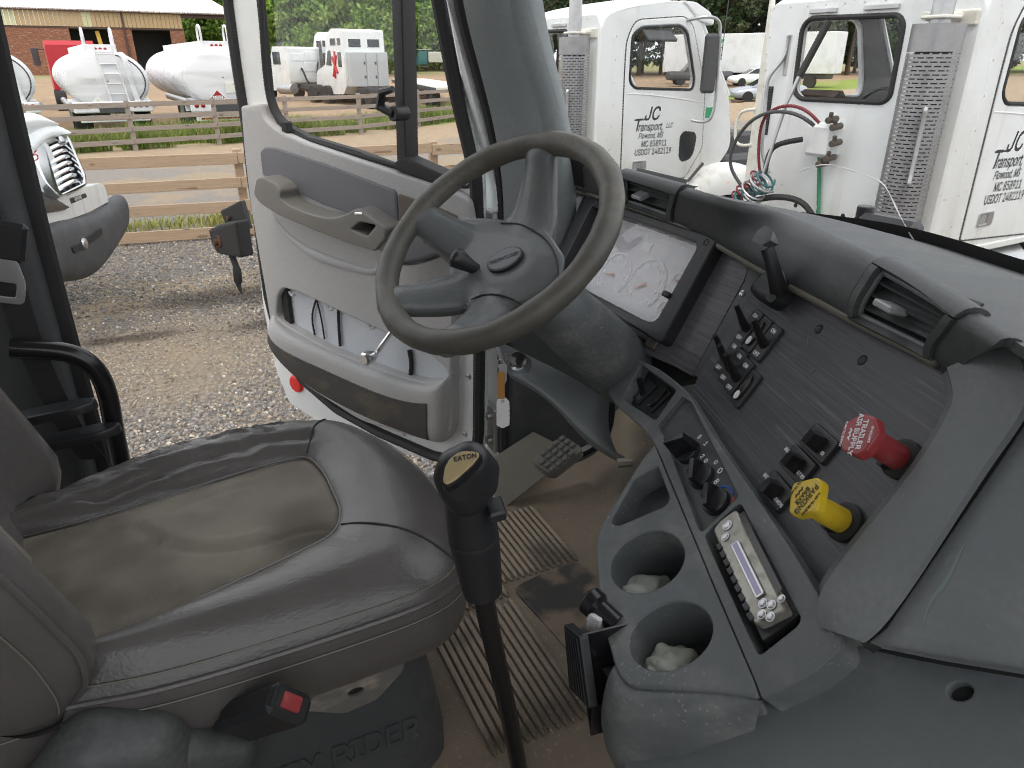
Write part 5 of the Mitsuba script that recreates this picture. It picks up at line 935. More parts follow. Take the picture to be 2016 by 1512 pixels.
solo('yellow_grass', tmh, 'leaf_mat', 'short yellowish grass tufts behind the new board fence', kind='stuff', smooth=False, color=tc)

# ================================================================ parked truck with chrome grille on the left
pk = thing('parked_truck', 'white truck with chrome grille and red number 86 facing right outside the open door', 'truck')
GF = Frame((-0.9375,8.1266,0.45),(0.2419,0.9703,0),(-0,0,1))
HD = -GF.n
def gq(P, t=0.0): return GF.ps(np.array(P), t)
hood = surf([gq([(-1.0041,1.6),(-0.4429,1.608),(-0.0591,1.5754),(0.1023,1.5405),(0.3076,1.4473)], -1.4)+V(0, 0, .10), gq([(-1.0279,1.5644),(-0.578,1.5556),(-0.215,1.5586),(0.1023,1.5405),(0.4694,1.4177)], -.55), gq([(-1.1152,1.4332),(-0.575,1.4148),(-0.1488,1.4142),(0.3073,1.4109),(0.6531,1.2894)], -.12), gq([(-1.2041,1.2997),(-0.5586,1.2904),(-0.1701,1.3512),(0.3007,1.3656),(0.6939,1.2664)], .02), gq([(-1.3888,1.0223),(-0.783,1.1106),(-0.4219,1.213),(-0.207,1.2983),(-0.1166,1.3291)], .05)], 24, 20)
part(pk, 'hood', solid(hood, .02), 'truck_white', smooth=True)
fr1 = surf([gq([(-1.2738,1.1951),(-0.5984,1.2325),(-0.2668,1.3254),(-0.1915,1.353)], .0), gq([(-1.3659,1.0567),(-0.6089,1.0663),(-0.2355,1.1263),(-0.0607,1.1729)], .07), gq([(-1.4345,0.9538),(-0.499,0.9122),(-0.1538,0.9037),(-0.025,0.8373)], .10), gq([(-1.5026,0.8515),(-0.4475,0.824),(0.1272,0.7554),(0.8943,0.745)], .12), gq([(-1.559,0.7668),(-0.5865,0.6258),(0.1234,0.5603),(0.9742,0.5387)], .12)], 24, 20)
part(pk, 'nose', solid(fr1, .02), 'truck_white', smooth=True)
GT = Frame((-0.8112,8.137,1.4939),(0.2419,0.9703,0),(-0.3947,0.0984,0.9135))
so = rp([(-0.3723,0.3195),(-0.2202,0.3427),(0.2124,0.3629),(0.4915,0.2765),(0.4901,0.1869),(0.2537,-0.1572),(0.1209,-0.238),(-0.2224,-0.2517),(-0.6019,-0.2324),(-0.6469,-0.0887),(-0.5622,0.0978)], [.05, .05, .05, .05, .03, .03, .05, .05, .06, .05, .05])
gi = rp([(-0.1684,0.1878),(-0.0497,0.199),(0.414,0.2211),(0.424,0.1674),(0.1998,-0.1542),(0.0644,-0.2071),(-0.5098,-0.2099),(-0.5101,-0.1703)], .03)
part(pk, 'grille_surround', plate(GT, so, [gi], -.09, .03, .03), 'chrome', smooth=60)
part(pk, 'grille_back', plate(GT, gi, t0=-.07, t1=-.06, bevel=0), 'recess_black')
L0, L1_ = [np.array(q) for q in [(-0.1657,0.1826),(-0.5122,-0.2045)]]; R0, R1_ = [np.array(q) for q in [(0.4442,0.2075),(0.1136,-0.2046)]]
for i in range(7):
    t = (i+.6)/7.2; a, b = L0+(L1_-L0)*t, R0+(R1_-R0)*t; m_ = (a+b)/2+V(0, .012)
    part(pk, 'grille_bar', tube(spl([GT.p(*a, -.03), GT.p(*m_, .02), GT.p(*b, -.03)], 12), .020, 8, flat=(GT.n, .7)), 'chrome')
for i in range(4):
    t = (i+.6)/4; part(pk, 'grille_upright', tube([GT.p(*(L0+(R0-L0)*t), -.045), GT.p(*(L1_+(R1_-L1_)*t), -.045)], .010, 6), 'dark_grey')
bd_ = GT.at(*(0.2414,0.2083)); part(pk, 'badge', plate(bd_, ell(.06, .045, 20), t0=.0, t1=.05, bevel=.01), 'chrome')
part(pk, 'hood_deflector', solid(surf([gq([(-0.9654,1.3972),(-0.5933,1.3879),(-0.2444,1.3576),(-0.0041,1.3721),(0.2887,1.3848)], .03), gq([(-0.9216,1.4625),(-0.5461,1.4571),(-0.2352,1.4505),(0.077,1.4366),(0.3563,1.3889)], .06), gq([(-0.8874,1.5135),(-0.5065,1.5149),(-0.1636,1.5219),(0.1328,1.4814),(0.3968,1.3905)], .0)], 8, 14), .01), 'truck_white', smooth=True)
part(pk, 'headlight', plate(GF, rp([(-0.9298,0.9763),(-0.7785,0.9524),(-0.4448,0.8104),(-0.1999,0.6936),(-0.3097,0.6858),(-0.9342,0.7599),(-1.0625,0.7847)], .03), t0=.10, t1=.175, bevel=.015), 'dark_glass')
part(pk, 'name_plate', plate(GF, rp([(-0.0841,0.7526),(0.3623,0.7316),(0.3905,0.6867),(-0.0694,0.6978)], .01), t0=.12, t1=.142, bevel=.004), 'black_plastic')
npf = Frame(GF.p(*(0.1297,0.7208), .143), np.array((-0.7172,8.4314,1.1638))-np.array((-0.8139,8.0434,1.1731)), (0, 0, 1))
part(pk, 'name_lettering', text(npf, 'FREIGHTLINER', .03, 0, 0, 0, True, center=True, squeeze=.62), 'white_print')
bt = lambda px, t: GF.ps(np.array(px), t)
B_ = surf([bt([(-1.1048,0.64),(-0.5205,0.6214),(0.3765,0.5114),(1.0663,0.5226),(1.3115,0.5362)], .10), bt([(-1.1248,0.6108),(-0.5133,0.5652),(0.3435,0.4666),(1.0826,0.4976),(1.3203,0.5234)], .18), bt([(-1.2485,0.4298),(-0.5519,0.3422),(0.1931,0.2623),(1.0041,0.3009),(1.2516,0.3366)], .22), bt([(-1.3465,0.2865),(-0.5769,0.1352),(0.0438,0.0193),(0.7899,0.1124),(1.047,0.1672)], .16), bt([(-1.3587,0.2687),(-0.5969,0.1072),(0,-0),(0.7238,0.1168),(1.0081,0.1644)], .0)], 22, 30)
part(pk, 'bumper', solid(B_, .02), 'bumper_grey', smooth=True)
part(pk, 'fog_recess', plate(GF, rp([(-0.607,0.41),(-0.4076,0.3914),(0.134,0.4087),(0.2576,0.4031),(0.2383,0.335),(-0.313,0.3307),(-0.581,0.3383)], .03), t0=.205, t1=.252, bevel=.004), 'recess_black')
fl = (-0.3005,0.3666); part(pk, 'fog_lamp', lathe(GF.p(*fl, .245), GF.n, [(0, .055), (.02, .05), (.03, .03), (.032, 0)], 14), 'steel')
n86 = Frame(np.array((-1.006,7.6037,1.6561))+V(.03, -.12, .0), unit(V(.95, .25, 0)), (0, 0, 1))
part(pk, 'fleet_number', text(n86, '86', .085, 0, 0, .0, False, center=True, slant=.25), 'red_paint')
part(pk, 'cab', boxo(GF.p(-.4, 1.3, -2.4), (GF.u, GF.n, (0, 0, 1)), (1.05, .9, .95), .1), 'truck_white')
wheel(pk, GF.p(.25, .1, -.75), GF.u, .5, .3); wheel(pk, GF.p(-1.6, .1, -.75), GF.u, .5, .3)

# ================================================================ white day cab trucks ahead
def jc_truck(o, H, label, front):
    k = thing('day_cab_truck', label, 'truck', 'white day cab trucks ahead of the windshield')
    H = unit(H); Lf = np.cross((0, 0, 1), H); S = Frame(o, H, (0, 0, 1)); RR = Frame(o, -Lf, (0, 0, 1)); W2 = 1.86
    prof = rp([(0, 1.02), (0, 2.74), (.10, 2.86), (.70, 2.98), (1.10, 3.0), (1.38, 2.90), (1.46, 2.72), (2.0, 1.99), (2.12, 1.40), (1.80, 1.02)], [.02, .08, .1, .2, .1, .05, .05, .15, .1, .1])
    win_ = rp(np.array([(.44, 2.64), (.55, 2.71), (1.09, 2.74), (1.20, 2.68), (1.37, 2.20), (1.36, 2.09), (.52, 2.12), (.44, 2.18)]), .05)
    part(k, 'side_wall', plate(S, prof, [win_], -.05, 0, .03), 'truck_white', smooth=50)
    part(k, 'side_wall', plate(S, prof, [win_], -W2, -W2+.05, .01), 'truck_white', smooth=50)
    rw = rp([(-1.4056,2.7014),(-0.6233,2.6897),(-0.574,2.6351),(-0.5659,2.149),(-0.616,2.1112),(-1.3738,2.1065),(-1.4477,2.1558),(-1.4637,2.6403)], .05)
    part(k, 'rear_wall', plate(RR, rp([(-W2+.01, 1.02), (-.012, 1.02), (-.012, 2.74), (-.06, 2.84), (-W2+.06, 2.84), (-W2+.01, 2.74)], .04), [rw], -.05, .004, .012), 'truck_white', smooth=50)
    for m_, ring_, fr_ in ((rw, 0, RR), (win_, 0, S)):
        part(k, 'window_gasket', tube(fr_.ps(inset(ccw(m_), -.008), .006), .020 if fr_ is RR else .014, 8, closed=True), 'black_rubber')
        scene[numbered(k+'__window')] = mikit.ply(plate(fr_, m_, t0=-.02, t1=-.02, bevel=0, back=False), 'glass')
    top = np.array([(0.04, 2.78), (.12, 2.855), (.70, 2.975), (1.10, 2.995), (1.38, 2.89)])
    part(k, 'roof', solid(grid_roof(S, top, W2), .02), 'truck_white', smooth=True)
    for t_ in ((-.056, -.052), (-W2+.052, -W2+.056)): part(k, 'lining', plate(S, inset(ccw(prof), .02), [inset(ccw(win_), -.02)], t_[0], t_[1], 0), 'dark_grey')
    part(k, 'lining', plate(RR, [(-W2+.06, 1.1), (-.06, 1.1), (-.06, 2.8), (-W2+.06, 2.8)], [inset(ccw(rw), -.02)], -.062, -.055, 0), 'dark_grey')
    part(k, 'cab_floor', fbox(Frame(o, H, Lf), .02, 2.0, .03, W2-.03, 1.03, 1.08), 'dark_grey')
    part(k, 'cowl', [fbox(Frame(o, H, Lf), 1.5, 1.85, .05, W2-.05, 1.05, 1.98, .08)], 'dark_grey')
    part(k, 'windshield_pillar', tube([S.p(1.42, 2.82, -.04), S.p(1.99, 2.0, -.04)], .035, 8), 'truck_white'); part(k, 'windshield_pillar', tube([S.p(1.42, 2.82, -W2+.04), S.p(1.99, 2.0, -W2+.04)], .035, 8), 'truck_white')
    scene[numbered(k+'__windshield')] = mikit.ply(grid([[S.p(1.42, 2.82, -.05), S.p(1.42, 2.82, -W2+.05)], [S.p(1.98, 2.0, -.05), S.p(1.98, 2.0, -W2+.05)]]), 'glass')
    for yy_ in (.55, 1.5):
        part(k, 'seat', hull([S.p(a, b, -yy_+c) for a, b in ((.32, 2.12), (.42, 2.16), (.55, 1.65), (.24, 1.6), (.95, 1.6), (.95, 1.45), (.24, 1.45)) for c in (-.2, .2)]), 'seat_brown')
    part(k, 'steering_wheel', tube([S.p(1.12, 1.98, -1.45)+.21*(math.cos(a)*Lf+math.sin(a)*unit(H*.5+V(0, 0, .8))) for a in np.linspace(0, 6.283, 25)[:-1]], .016, 8, closed=True), 'black_plastic')
    # door
    dp = rp([(.39, 1.13), (.36, 2.30), (.36, 2.58), (.46, 2.79), (1.16, 2.84), (1.29, 2.74), (1.56, 2.08), (1.61, 1.42), (1.40, 1.11), (1.36, 1.08)], [.02, .05, .08, .1, .08, .05, .05, .05, .05, .03])
    d_ = part(k, 'door', plate(S, dp, [inset(ccw(win_), -.03)], .002, .014, .006), 'truck_white', smooth=40)
    part(d_, 'door_gap', tube(S.ps(inset(ccw(dp), -.006), .002), .007, 6, closed=True), 'dark_grey')
    part(d_, 'belt_line', tube(spl([S.p(.38, 2.06, .014), S.p(.8, 2.03, .016), S.p(1.54, 1.94, .014)], 12), .006, 6), 'white_print')
    hq = S.at(.64, 1.27, .014); part(d_, 'handle', [plate(hq, rp([(-.10, -.055), (.10, -.055), (.10, .055), (-.10, .055)], .02), [rp([(-.085, -.04), (.02, -.04), (.02, .04), (-.085, .04)], .01)], 0, .012, .004)], 'steel')
    part(d_, 'handle_paddle', fbox(hq, -.08, .015, -.036, .036, .0, .006, .004), 'alloy')
    part(d_, 'lower_window', plate(S, rp([(1.24, 1.33), (1.23, 1.57), (1.29, 1.63), (1.46, 1.61), (1.50, 1.55), (1.48, 1.37), (1.42, 1.29), (1.29, 1.27)], .04), t0=.012, t1=.018, bevel=.004), 'dark_glass')
    part(d_, 'sun_visor', boxo(S.p(.76, 2.64, .07), (H, unit(S.n*.75-S.v*.55), unit(S.v*.75+S.n*.55)), (.20, .085, .018), .012), 'dark_grey')
    for s, h, a, b, sl in (('JC', .14, .66, 1.77, .25), ('T', .13, .515, 1.655, .2), ('ransport,', .085, .585, 1.655, .2), ('LLC', .055, 1.0, 1.675, .25), ('Flowood, MS', .060, .60, 1.57, .2), ('MC 858911', .068, .65, 1.475, 0), ('USDOT 2482119', .068, .56, 1.385, 0)):
        part(d_, 'lettering', text(S, s, h, a, b, .0142, True, .001, squeeze=.9 if h > .1 else (.72 if h < .08 else .76), slant=sl), 'black_print')
    part(d_, 'lettering', fbox(S.at(0, 0, 0), .53, .73, 1.768, 1.782, .0142, .0152, .0002), 'black_print')
    # screw rows and strip behind the door
    for i in range(7): part(k, 'rivet', lathe(S.p(.22, 1.25+.23*i, 0), S.n, [(0, .011), (.005, .008), (.006, 0)], 8), 'steel')
    part(k, 'pillar_strip', fbox(S, .19, .25, 1.1, 2.7, -.001, .003, .001), 'truck_white')
    part(k, 'sill_trim', fbox(S, .06, 2.0, 1.0, 1.06, -.04, .012, .01), 'truck_white')
    part(k, 'chassis', [fbox(Frame(o, H, Lf), -3.2, 2.6, .55, .70, .72, .98), fbox(Frame(o, H, Lf), -3.2, 2.6, 1.35, 1.5, .72, .98)], 'dark_grey')
    part(k, 'step_tank', cyl(S.p(.25, .72, -.25), S.p(1.5, .72, -.25), .3, 20), 'alloy')
    # exhaust with perforated shield
    ex, ey = -.20, .175; ec_ = S.p(ex, 0, -ey)
    k2 = part(k, 'exhaust_pipe', [cyl(ec_+V(0, 0, .7), ec_+V(0, 0, 1.2), .075, 16), cyl(ec_+V(0, 0, 2.55), ec_+V(0, 0, 3.6), .068, 18)], 'alloy')
    Rr = .165; z0, z1 = 1.15, 2.62; half = math.radians(118)*Rr
    dirb = unit(-H*.85-Lf*.53); dirs = np.cross((0, 0, 1), dirb); dx = .0145; nx = int(2*half/dx); vv, ff = [], []
    def strip_(xa, xb, za, zb):
        n0 = len(vv)
        for x, z in ((xa, za), (xb, za), (xb, zb), (xa, zb)): t_ = x/Rr; vv.append(ec_*V(1, 1, 0)+Rr*math.cos(t_)*dirb+Rr*math.sin(t_)*dirs+V(0, 0, z))
        ff.extend([(n0, n0+1, n0+2), (n0, n0+2, n0+3)])
    for j in range(nx):
        xa = -half+j*dx; strip_(xa, xa+dx, z0, z0+.14); strip_(xa, xa+dx, z1-.17, z1)
    nr = int((z1-.17-z0-.14)/.0262)
    for i in range(nr):
        za = z0+.14+.0262*i
        for j in range(nx):
            xa = -half+j*dx; strip_(xa, xa+dx, za, za+.0178)
            if (j+2*(i % 2)) % 4 == 0 or j < 2 or j > nx-3: strip_(xa, xa+dx, za+.0178, za+.0262)
    pm = tm(vv, ff); pv = pm.vertices
    part(k2, 'heat_shield', tm(pv, pm.faces), 'shield_metal', smooth=False)
    part(k2, 'muffler', cyl(ec_+V(0, 0, 1.1), ec_+V(0, 0, 2.56), .115, 24), 'dark_grey')
    hb = ec_+dirb*(Rr+.05)+dirs*.03; part(k2, 'grab_bar', tube(spl([hb-dirb*.05+V(0, 0, 2.10), hb+V(0, 0, 2.10), hb+V(0, 0, 2.06), hb+V(0, 0, 1.63), hb+V(0, 0, 1.60), hb-dirb*.05+V(0, 0, 1.60)], 30), .014, 8), 'alloy')
    part(k2, 'clamp', [boxo(ec_+V(0, 0, 2.66), (H, Lf, (0, 0, 1)), (.09, .09, .012), .01), cyl(ec_+V(0, 0, 2.67)-Lf*.02, ec_+V(0, 0, 2.67)-Lf*.02+H*.2, .03, 10), cyl(ec_+V(0, 0, 2.67)+Lf*.12, ec_+V(0, 0, 2.67)+Lf*.12+H*.2, .03, 10), boxo(S.p(-.01, 2.66, -.16), (H, Lf, (0, 0, 1)), (.02, .13, .05), .01)], 'cream_paint')
    # rear wall fittings
    rr = lambda px, off=0.0: RR.p(*px, off)
    part(k, 'top_rail', [fbox(RR, *sorted(((-1.4111,2.7274)[0], (-1.1533,2.741)[0])), 2.74, 2.775, .004, .03, .005), fbox(RR, *sorted(((-0.914,2.7365)[0], (-0.6242,2.7422)[0])), 2.74, 2.775, .004, .03, .005)], 'alloy')
    part(k, 'grab_rail', tube(spl([rr(q, o_) for q, o_ in zip([(-1.5886,2.5868),(-1.6003,2.4315),(-1.655,2.3199),(-1.6934,2.2301),(-1.6748,1.8968),(-1.6602,1.638),(-1.5996,1.4762)], (.02, .02, .06, .075, .075, .06, .01))], 40), .016, 8), 'alloy')
    part(k, 'grab_plate', fbox(RR, (-1.5841,2.4314)[0]-.02, (-1.5841,2.4314)[0]+.02, (-1.5702,2.2809)[1], (-1.5955,2.5947)[1], .004, .014, .003), 'alloy')
    for a, b in (((-1.7175,2.0888), (-1.8673,2.8674)), ((-1.7135,1.8857), (-1.9013,2.8694))):
        k3 = part(k, 'vent_grille', fbox(RR, a[0]-.035, a[0]+.035, a[1]-.10, a[1]+.10, .004, .012, .003), 'recess_black')
        for i in range(9): part(k3, 'slat', fbox(RR, a[0]-.03, a[0]+.03, a[1]-.09+i*.021, a[1]-.080+i*.021, .012, .018, .001), 'dark_grey')
    for i in range(12):
        q = (-W2+.04+rng.random()*.03, 1.15+.13*i); part(k, 'rivet', lathe(RR.p(*q, .004), RR.n, [(0, .009), (.004, .007), (.005, 0)], 6), 'steel')
    for i in range(10): q = (-1.8+.175*i, 2.80); part(k, 'rivet', lathe(RR.p(*q, .004), RR.n, [(0, .009), (.004, .007), (.005, 0)], 6), 'steel')
    for q in [(-1.2533,1.2312),(-1.1317,1.2244),(-1.0137,1.2178),(-0.7668,1.2214),(-0.641,1.2183)]: part(k, 'mount_hole', lathe(RR.p(*q, .003), RR.n, [(0, .022), (.002, .02), (.002, 0)], 10), 'recess_black')
    bb = (-1.0531,1.8025); f = RR.at(*bb)
    part(k, 'coupling_box', [fbox(f, -.10, .16, -.13, .13, .0, .16, .03)], 'truck_white')
    for a, b in ((.17, .12), (.19, .0), (.16, -.12), (.10, -.17), (.12, .17)):
        part(k, 'coupling', [cyl(f.p(a, b, .08), f.p(a+.01, b-.01, .20), .026, 10), cyl(f.p(a+.01, b, .17), f.p(a+.02, b+.05, .18), .017, 8)], 'dull_metal')
    P3 = lambda px, off: rr(px, off)
    part(k, 'air_hose', tube(spl([P3((-0.9571,1.9434), .25), P3((-1.0424,2.0235), .3), P3((-1.2246,2.0613), .33), P3((-1.4186,1.9873), .33), P3((-1.4997,1.8454), .3), P3((-1.4926,1.6114), .28), P3((-1.4686,1.4612), .25)], 50), .013, 8), 'hose_red')
    part(k, 'air_hose', tube(spl([P3((-1.0004,1.9211), .25), P3((-1.0938,1.9895), .32), P3((-1.2918,2.0143), .36), P3((-1.5186,1.9403), .38), P3((-1.6924,1.7446), .38), P3((-1.7319,1.5416), .36), P3((-1.6059,1.3539), .3)], 50), .015, 8), 'dark_grey')
    part(k, 'pogo_stick', tube([P3((-1.1296,2.6761), .12), P3((-1.2208,2.2787), .25)], .028, 8), 'black_rubber')
    part(k, 'pogo_spring', tube([P3((-1.2208,2.2787), .25), P3((-1.2701,2.083), .29), P3((-1.3507,1.5191), .36)], [.018, .014, .012], 8), 'alloy')
    part(k, 'electric_cable', tube(spl([P3((-1.134,1.8038), .2), P3((-1.2666,1.7681), .26), P3((-1.346,1.7111), .3), P3((-1.3507,1.5191), .34)], 24), .022, 8), 'black_rubber')
    def coil(px0, px1, R, turns, mat, ph=0):
        a, b = P3(px0, .36), P3(px1, .36); t = np.linspace(0, 1, turns*16); ax_ = unit(b-a); s1 = unit(np.cross(ax_, (.3, .2, 1))); s2 = np.cross(ax_, s1)
        part(k, 'coiled_hose', tube(a+(b-a)*t[:, None]+R*(.8+.35*np.sin(t*11+ph))[:, None]*(np.cos(t*turns*6.283+ph)[:, None]*s1+np.sin(t*turns*6.283+ph)[:, None]*s2), .010, 6), mat)
    coil((-1.2884,1.4836), (-1.6333,1.1799), .085, 8, 'hose_teal'); coil((-1.3899,1.4928), (-1.7131,1.1438), .07, 7, 'hose_red', 2.0); coil((-1.327,1.4572), (-1.4739,1.2822), .11, 4, 'alloy', 1.0)
    part(k, 'drain_tube', tube([P3((-1.0887,1.735), .03), P3((-0.976,1.1637), .03)], .016, 6), 'hose_green')
    part(k, 'power_cable', tube(spl([P3((-1.4696,1.2603), .3), P3((-1.2298,1.3314), .3), P3((-0.9873,1.3119), .25), P3((-0.8772,1.1811), .2)], 24), .026, 8), 'black_rubber')
    part(k, 'corner_handle', tube(spl([P3((-1.8466,1.9939), .02), P3((-1.9988,1.9554), .03), P3((-2.0346,1.8735), .03), P3((-2.0259,1.7165), .03), P3((-1.9614,1.6767), .03), P3((-1.8385,1.6878), .02)], 30), .014, 8), 'cream_paint')
    part(k, 'side_fairing', [plate(RR, rp([(-W2-.02, 1.05), (-W2+.10, .98), (-W2+.10, 1.6), (-W2+.02, 2.9), (-W2-.0, 2.9)], .02), t0=-.04, t1=.012, bevel=.008)], 'cream_paint')
    # mirror, visor, front end
    mf = S.at(1.40, 2.36, .22)
    part(k, 'mirror', [fbox(mf, -.10, .09, -.31, .31, -.05, .05, .03)], 'dark_grey')
    part(k, 'mirror_arm', tube(spl([S.p(1.18, 2.80, .02), S.p(1.26, 2.83, .2), S.p(1.42, 2.80, .25), S.p(1.47, 2.6, .26), S.p(1.50, 1.95, .26), S.p(1.46, 1.75, .22), S.p(1.36, 1.75, .05)], 40), .018, 8), 'alloy')
    part(k, 'roof_visor', plate(Frame(S.o, H, (0, 0, 1)), rp([(1.10, 3.0), (1.30, 2.99), (1.52, 2.90), (1.60, 2.80), (1.58, 2.76), (1.36, 2.80)], .03), t0=-W2-.02, t1=.02, bevel=.02), 'truck_white')
    part(k, 'antenna', tube([S.p(1.50, 2.4, .28), S.p(1.52, 3.2, .28)], .005, 5), 'dark_grey')
    if front:
        part(k, 'permit_sticker', fbox(S, 1.62, 1.74, 1.76, 1.88, .0, .003, .001), 'green_sticker')
        fd = surf([[S.p(1.30, .98, -.05), S.p(1.6, 1.16, -.02), S.p(2.1, 1.22, .0), S.p(2.75, 1.05, -.05)], [S.p(1.22, .88, .16), S.p(1.55, 1.05, .18), S.p(2.1, 1.12, .2), S.p(2.8, .95, .16)], [S.p(1.15, .55, .22), S.p(1.5, .8, .24), S.p(2.1, .85, .26), S.p(2.85, .6, .2)]], 14, 20)
        part(k, 'fender', solid(fd[:, ::-1], .02), 'truck_white', smooth=True)
        part(k, 'marker_lamp', fbox(S, 1.86, 2.06, .93, 1.02, .215, .245, .008), 'orange_lens')
        part(k, 'hinge_strut', tube([S.p(1.35, 1.05, .1), S.p(1.55, 1.25, .12)], .02, 8), 'dark_grey')
        part(k, 'engine', [fbox(Frame(o, H, Lf), 2.3, 3.2, .6, 1.4, .8, 1.5, .05), fbox(Frame(o, H, Lf), 2.25, 2.9, .2, .5, .8, 1.25, .05)], 'dark_grey')
    wheel(k, S.p(2.15, .5, -.2), Lf, .5, .28); wheel(k, S.p(-2.0, .5, -.3), Lf, .5, .5)
    return k
def grid_roof(S, top, W2):
    P = []
    for t in np.linspace(0, 1, 9):
        y = -W2*t; cr = .05*math.sin(math.pi*t); P.append([S.p(a, b+cr-(.02 if t in (0, 1) else 0), y) for a, b in spl(top, 16)])
    return np.array(P)
Hd = unit(V(math.sin(math.radians(86)), math.cos(math.radians(86)), 0))
T1F = Frame((5.35,7.2081,0),(0.9976,0.0698,0),(-0,0,1)); o1 = T1F.o-T1F.u*.90
jc_truck(o1, Hd, 'white day cab truck with door lettering, farther of the two, its orange marker lamp showing', True)
jc_truck(Frame((5.1067,3.4158,0),(0.0698,-0.9976,-0),(0,0,1)).o, Hd, 'white day cab truck with coiled air hoses on its rear wall, nearer of the two', False)

# ================================================================ tank trailers behind the fence
def ellipse_ring(c, s, u, rx, rz, n=40): a = np.arange(n)*2*np.pi/n; return c+rx*np.cos(a)[:, None]*s+rz*np.sin(a)[:, None]*u
def tanker(c, front, label, rx, rz, ladder, placard, tint=None):
    """c: centre of the rear end; front: point the trailer points to"""
    k = thing('tank_trailer', label, 'trailer', 'white tank trailers behind the fence')
    c = np.asarray(c, float); f = unit(np.r_[(np.asarray(front, float)-c)[:2], 0]); s = np.cross(f, (0, 0, 1)); u = V(0, 0, 1); L = 12.0
    R = [(-.16, .02), (-.15, .25), (-.11, .55), (-.05, .80), (0, .93), (.05, .985), (.10, 1.0)]+[(x, 1.0) for x in np.linspace(.6, L-.3, 14)]+[(L-.1, .97), (L, .9), (L+.1, .6), (L+.14, .02)]
    part(k, 'barrel', skin([ellipse_ring(c+f*x, s, u, rx*q, rz*q, 56) for x, q in R], caps=False), 'tank_white', smooth=True)
    for x in (.1, 2.4, 4.8, 7.2, 9.6): part(k, 'ring_band', tube(ellipse_ring(c+f*x, s, u, rx*1.003, rz*1.003, 48), .018, 6, closed=True), 'tank_white')
    top = c+u*rz*.93
    for sg in (-1, 1): part(k, 'spill_rail', boxo(top+s*sg*.45+f*5.2+u*.08, (f, s, u), (5.0, .025, .16), .01), 'tank_white')
    part(k, 'spill_end', boxo(top+f*.2+u*.08, (f, s, u), (.03, .45, .16), .01), 'tank_white')
    for i in range(5): part(k, 'manhole', cyl(top+f*(1.2+2.1*i)+u*.02, top+f*(1.2+2.1*i)+u*.2, .25, 16), 'alloy')
    for i in (-1, 0, 1): part(k, 'marker_lamp', lathe(top-f*.0+s*i*.14+f*.16+u*.10, -f, [(0, .05), (.02, .045), (.03, 0)], 10), 'tail_red')
    for sg in (-1, 1):
        h = [top+s*sg*.42+f*.3+u*.1, top+s*sg*.42+f*.3+u*.62, top+s*sg*.42+f*.55+u*.72, top+s*sg*.42+f*.85+u*.62, top+s*sg*.42+f*.85+u*.1]
        part(k, 'handrail_hoop', tube(spl(h, 24), .035, 8), 'tank_white')
    if ladder:
        la, lb = c-f*.20+s*.05+u*rz*1.08, c-f*.24+s*.30-u*rz*1.25
        for sg in (-1, 1): part(k, 'ladder_rail', tube([la+s*sg*.26, lb+s*sg*.26], .03, 6), 'tank_white')
        for i in range(7): q = la+(lb-la)*(i+.6)/7.2; part(k, 'ladder_rung', tube([q-s*.26, q+s*.26], .022, 6), 'tank_white')
        q = la+(lb-la)*.14; part(k, 'ladder_plate', boxo(q, (s, unit(lb-la), f), (.26, .2, .01), .005), 'tank_white')
        part(k, 'vapor_pipe', tube(spl([c-f*.05+s*.55+u*rz*.86, c-f*.18+s*.60+u*rz*.80, c-f*.2+s*.68+u*0, c-f*.2+s*.80-u*rz*.85], 24), .085, 10), 'tank_white')
        part(k, 'edge_hose', tube(ellipse_ring(c-f*.02, s, u, rx*.9, rz*.9, 60)[np.r_[-14:13]], .022, 6), 'dark_grey')
    z0 = -c[2]
    part(k, 'rear_bumper', [boxo(c-f*.25+u*(z0+.98), (s, f, u), (1.18, .10, .17), .03), boxo(c-f*.20+u*(z0+.60), (s, f, u), (1.05, .05, .09), .02)], 'tank_white')
    part(k, 'reflector_tape', boxo(c-f*.257+u*(z0+.60), (s, f, u), (.9, .004, .03), .002), 'tail_red')
    for q in (-1.0, -.8, -.45, .62, .98, .8): part(k, 'tail_lamp', lathe(c-f*.352+s*q+u*(z0+1.02), -f, [(0, .075), (.02, .07), (.035, .04), (.04, 0)], 14), 'tail_red')
    for sg in (-1, 1):
        part(k, 'hose_tube', tube([c+s*sg*rx*.98-u*rz*.80-f*.1, c+s*sg*rx*.98-u*rz*.80+f*5], .11, 12), 'alloy')
        fa = np.linspace(.15*math.pi, .95*math.pi, 12)
        part(k, 'fender', solid(np.array([[c+s*sg*.95+sg*s*w_+f*(1.1-.75*math.cos(a))+u*(z0+.5+.68*math.sin(a)) for w_ in (-.3, .3)] for a in fa]), .02), 'tank_white')
    for x in (1.1, 2.4):
        for sg in (-1, 1): wheel(k, c+s*sg*.92+f*x+u*(z0+.5), s, .5, .52)
    part(k, 'subframe', boxo(c+f*3+u*(z0+.92), (f, s, u), (3.4, .45, .14), .03), 'dark_grey')
    part(k, 'landing_leg', boxo(c+f*8.6+u*(z0+.6), (f, s, u), (.08, .5, .6), .02), 'dark_grey')
    part(k, 'brace', [tube([c+f*4.2+s*.7+u*(z0+.95), c+f*5.4+s*.7-u*rz*.7], .04, 6), tube([c+f*5.4+s*.7+u*(z0+.95), c+f*4.2+s*.7-u*rz*.7], .04, 6)], 'dark_grey')
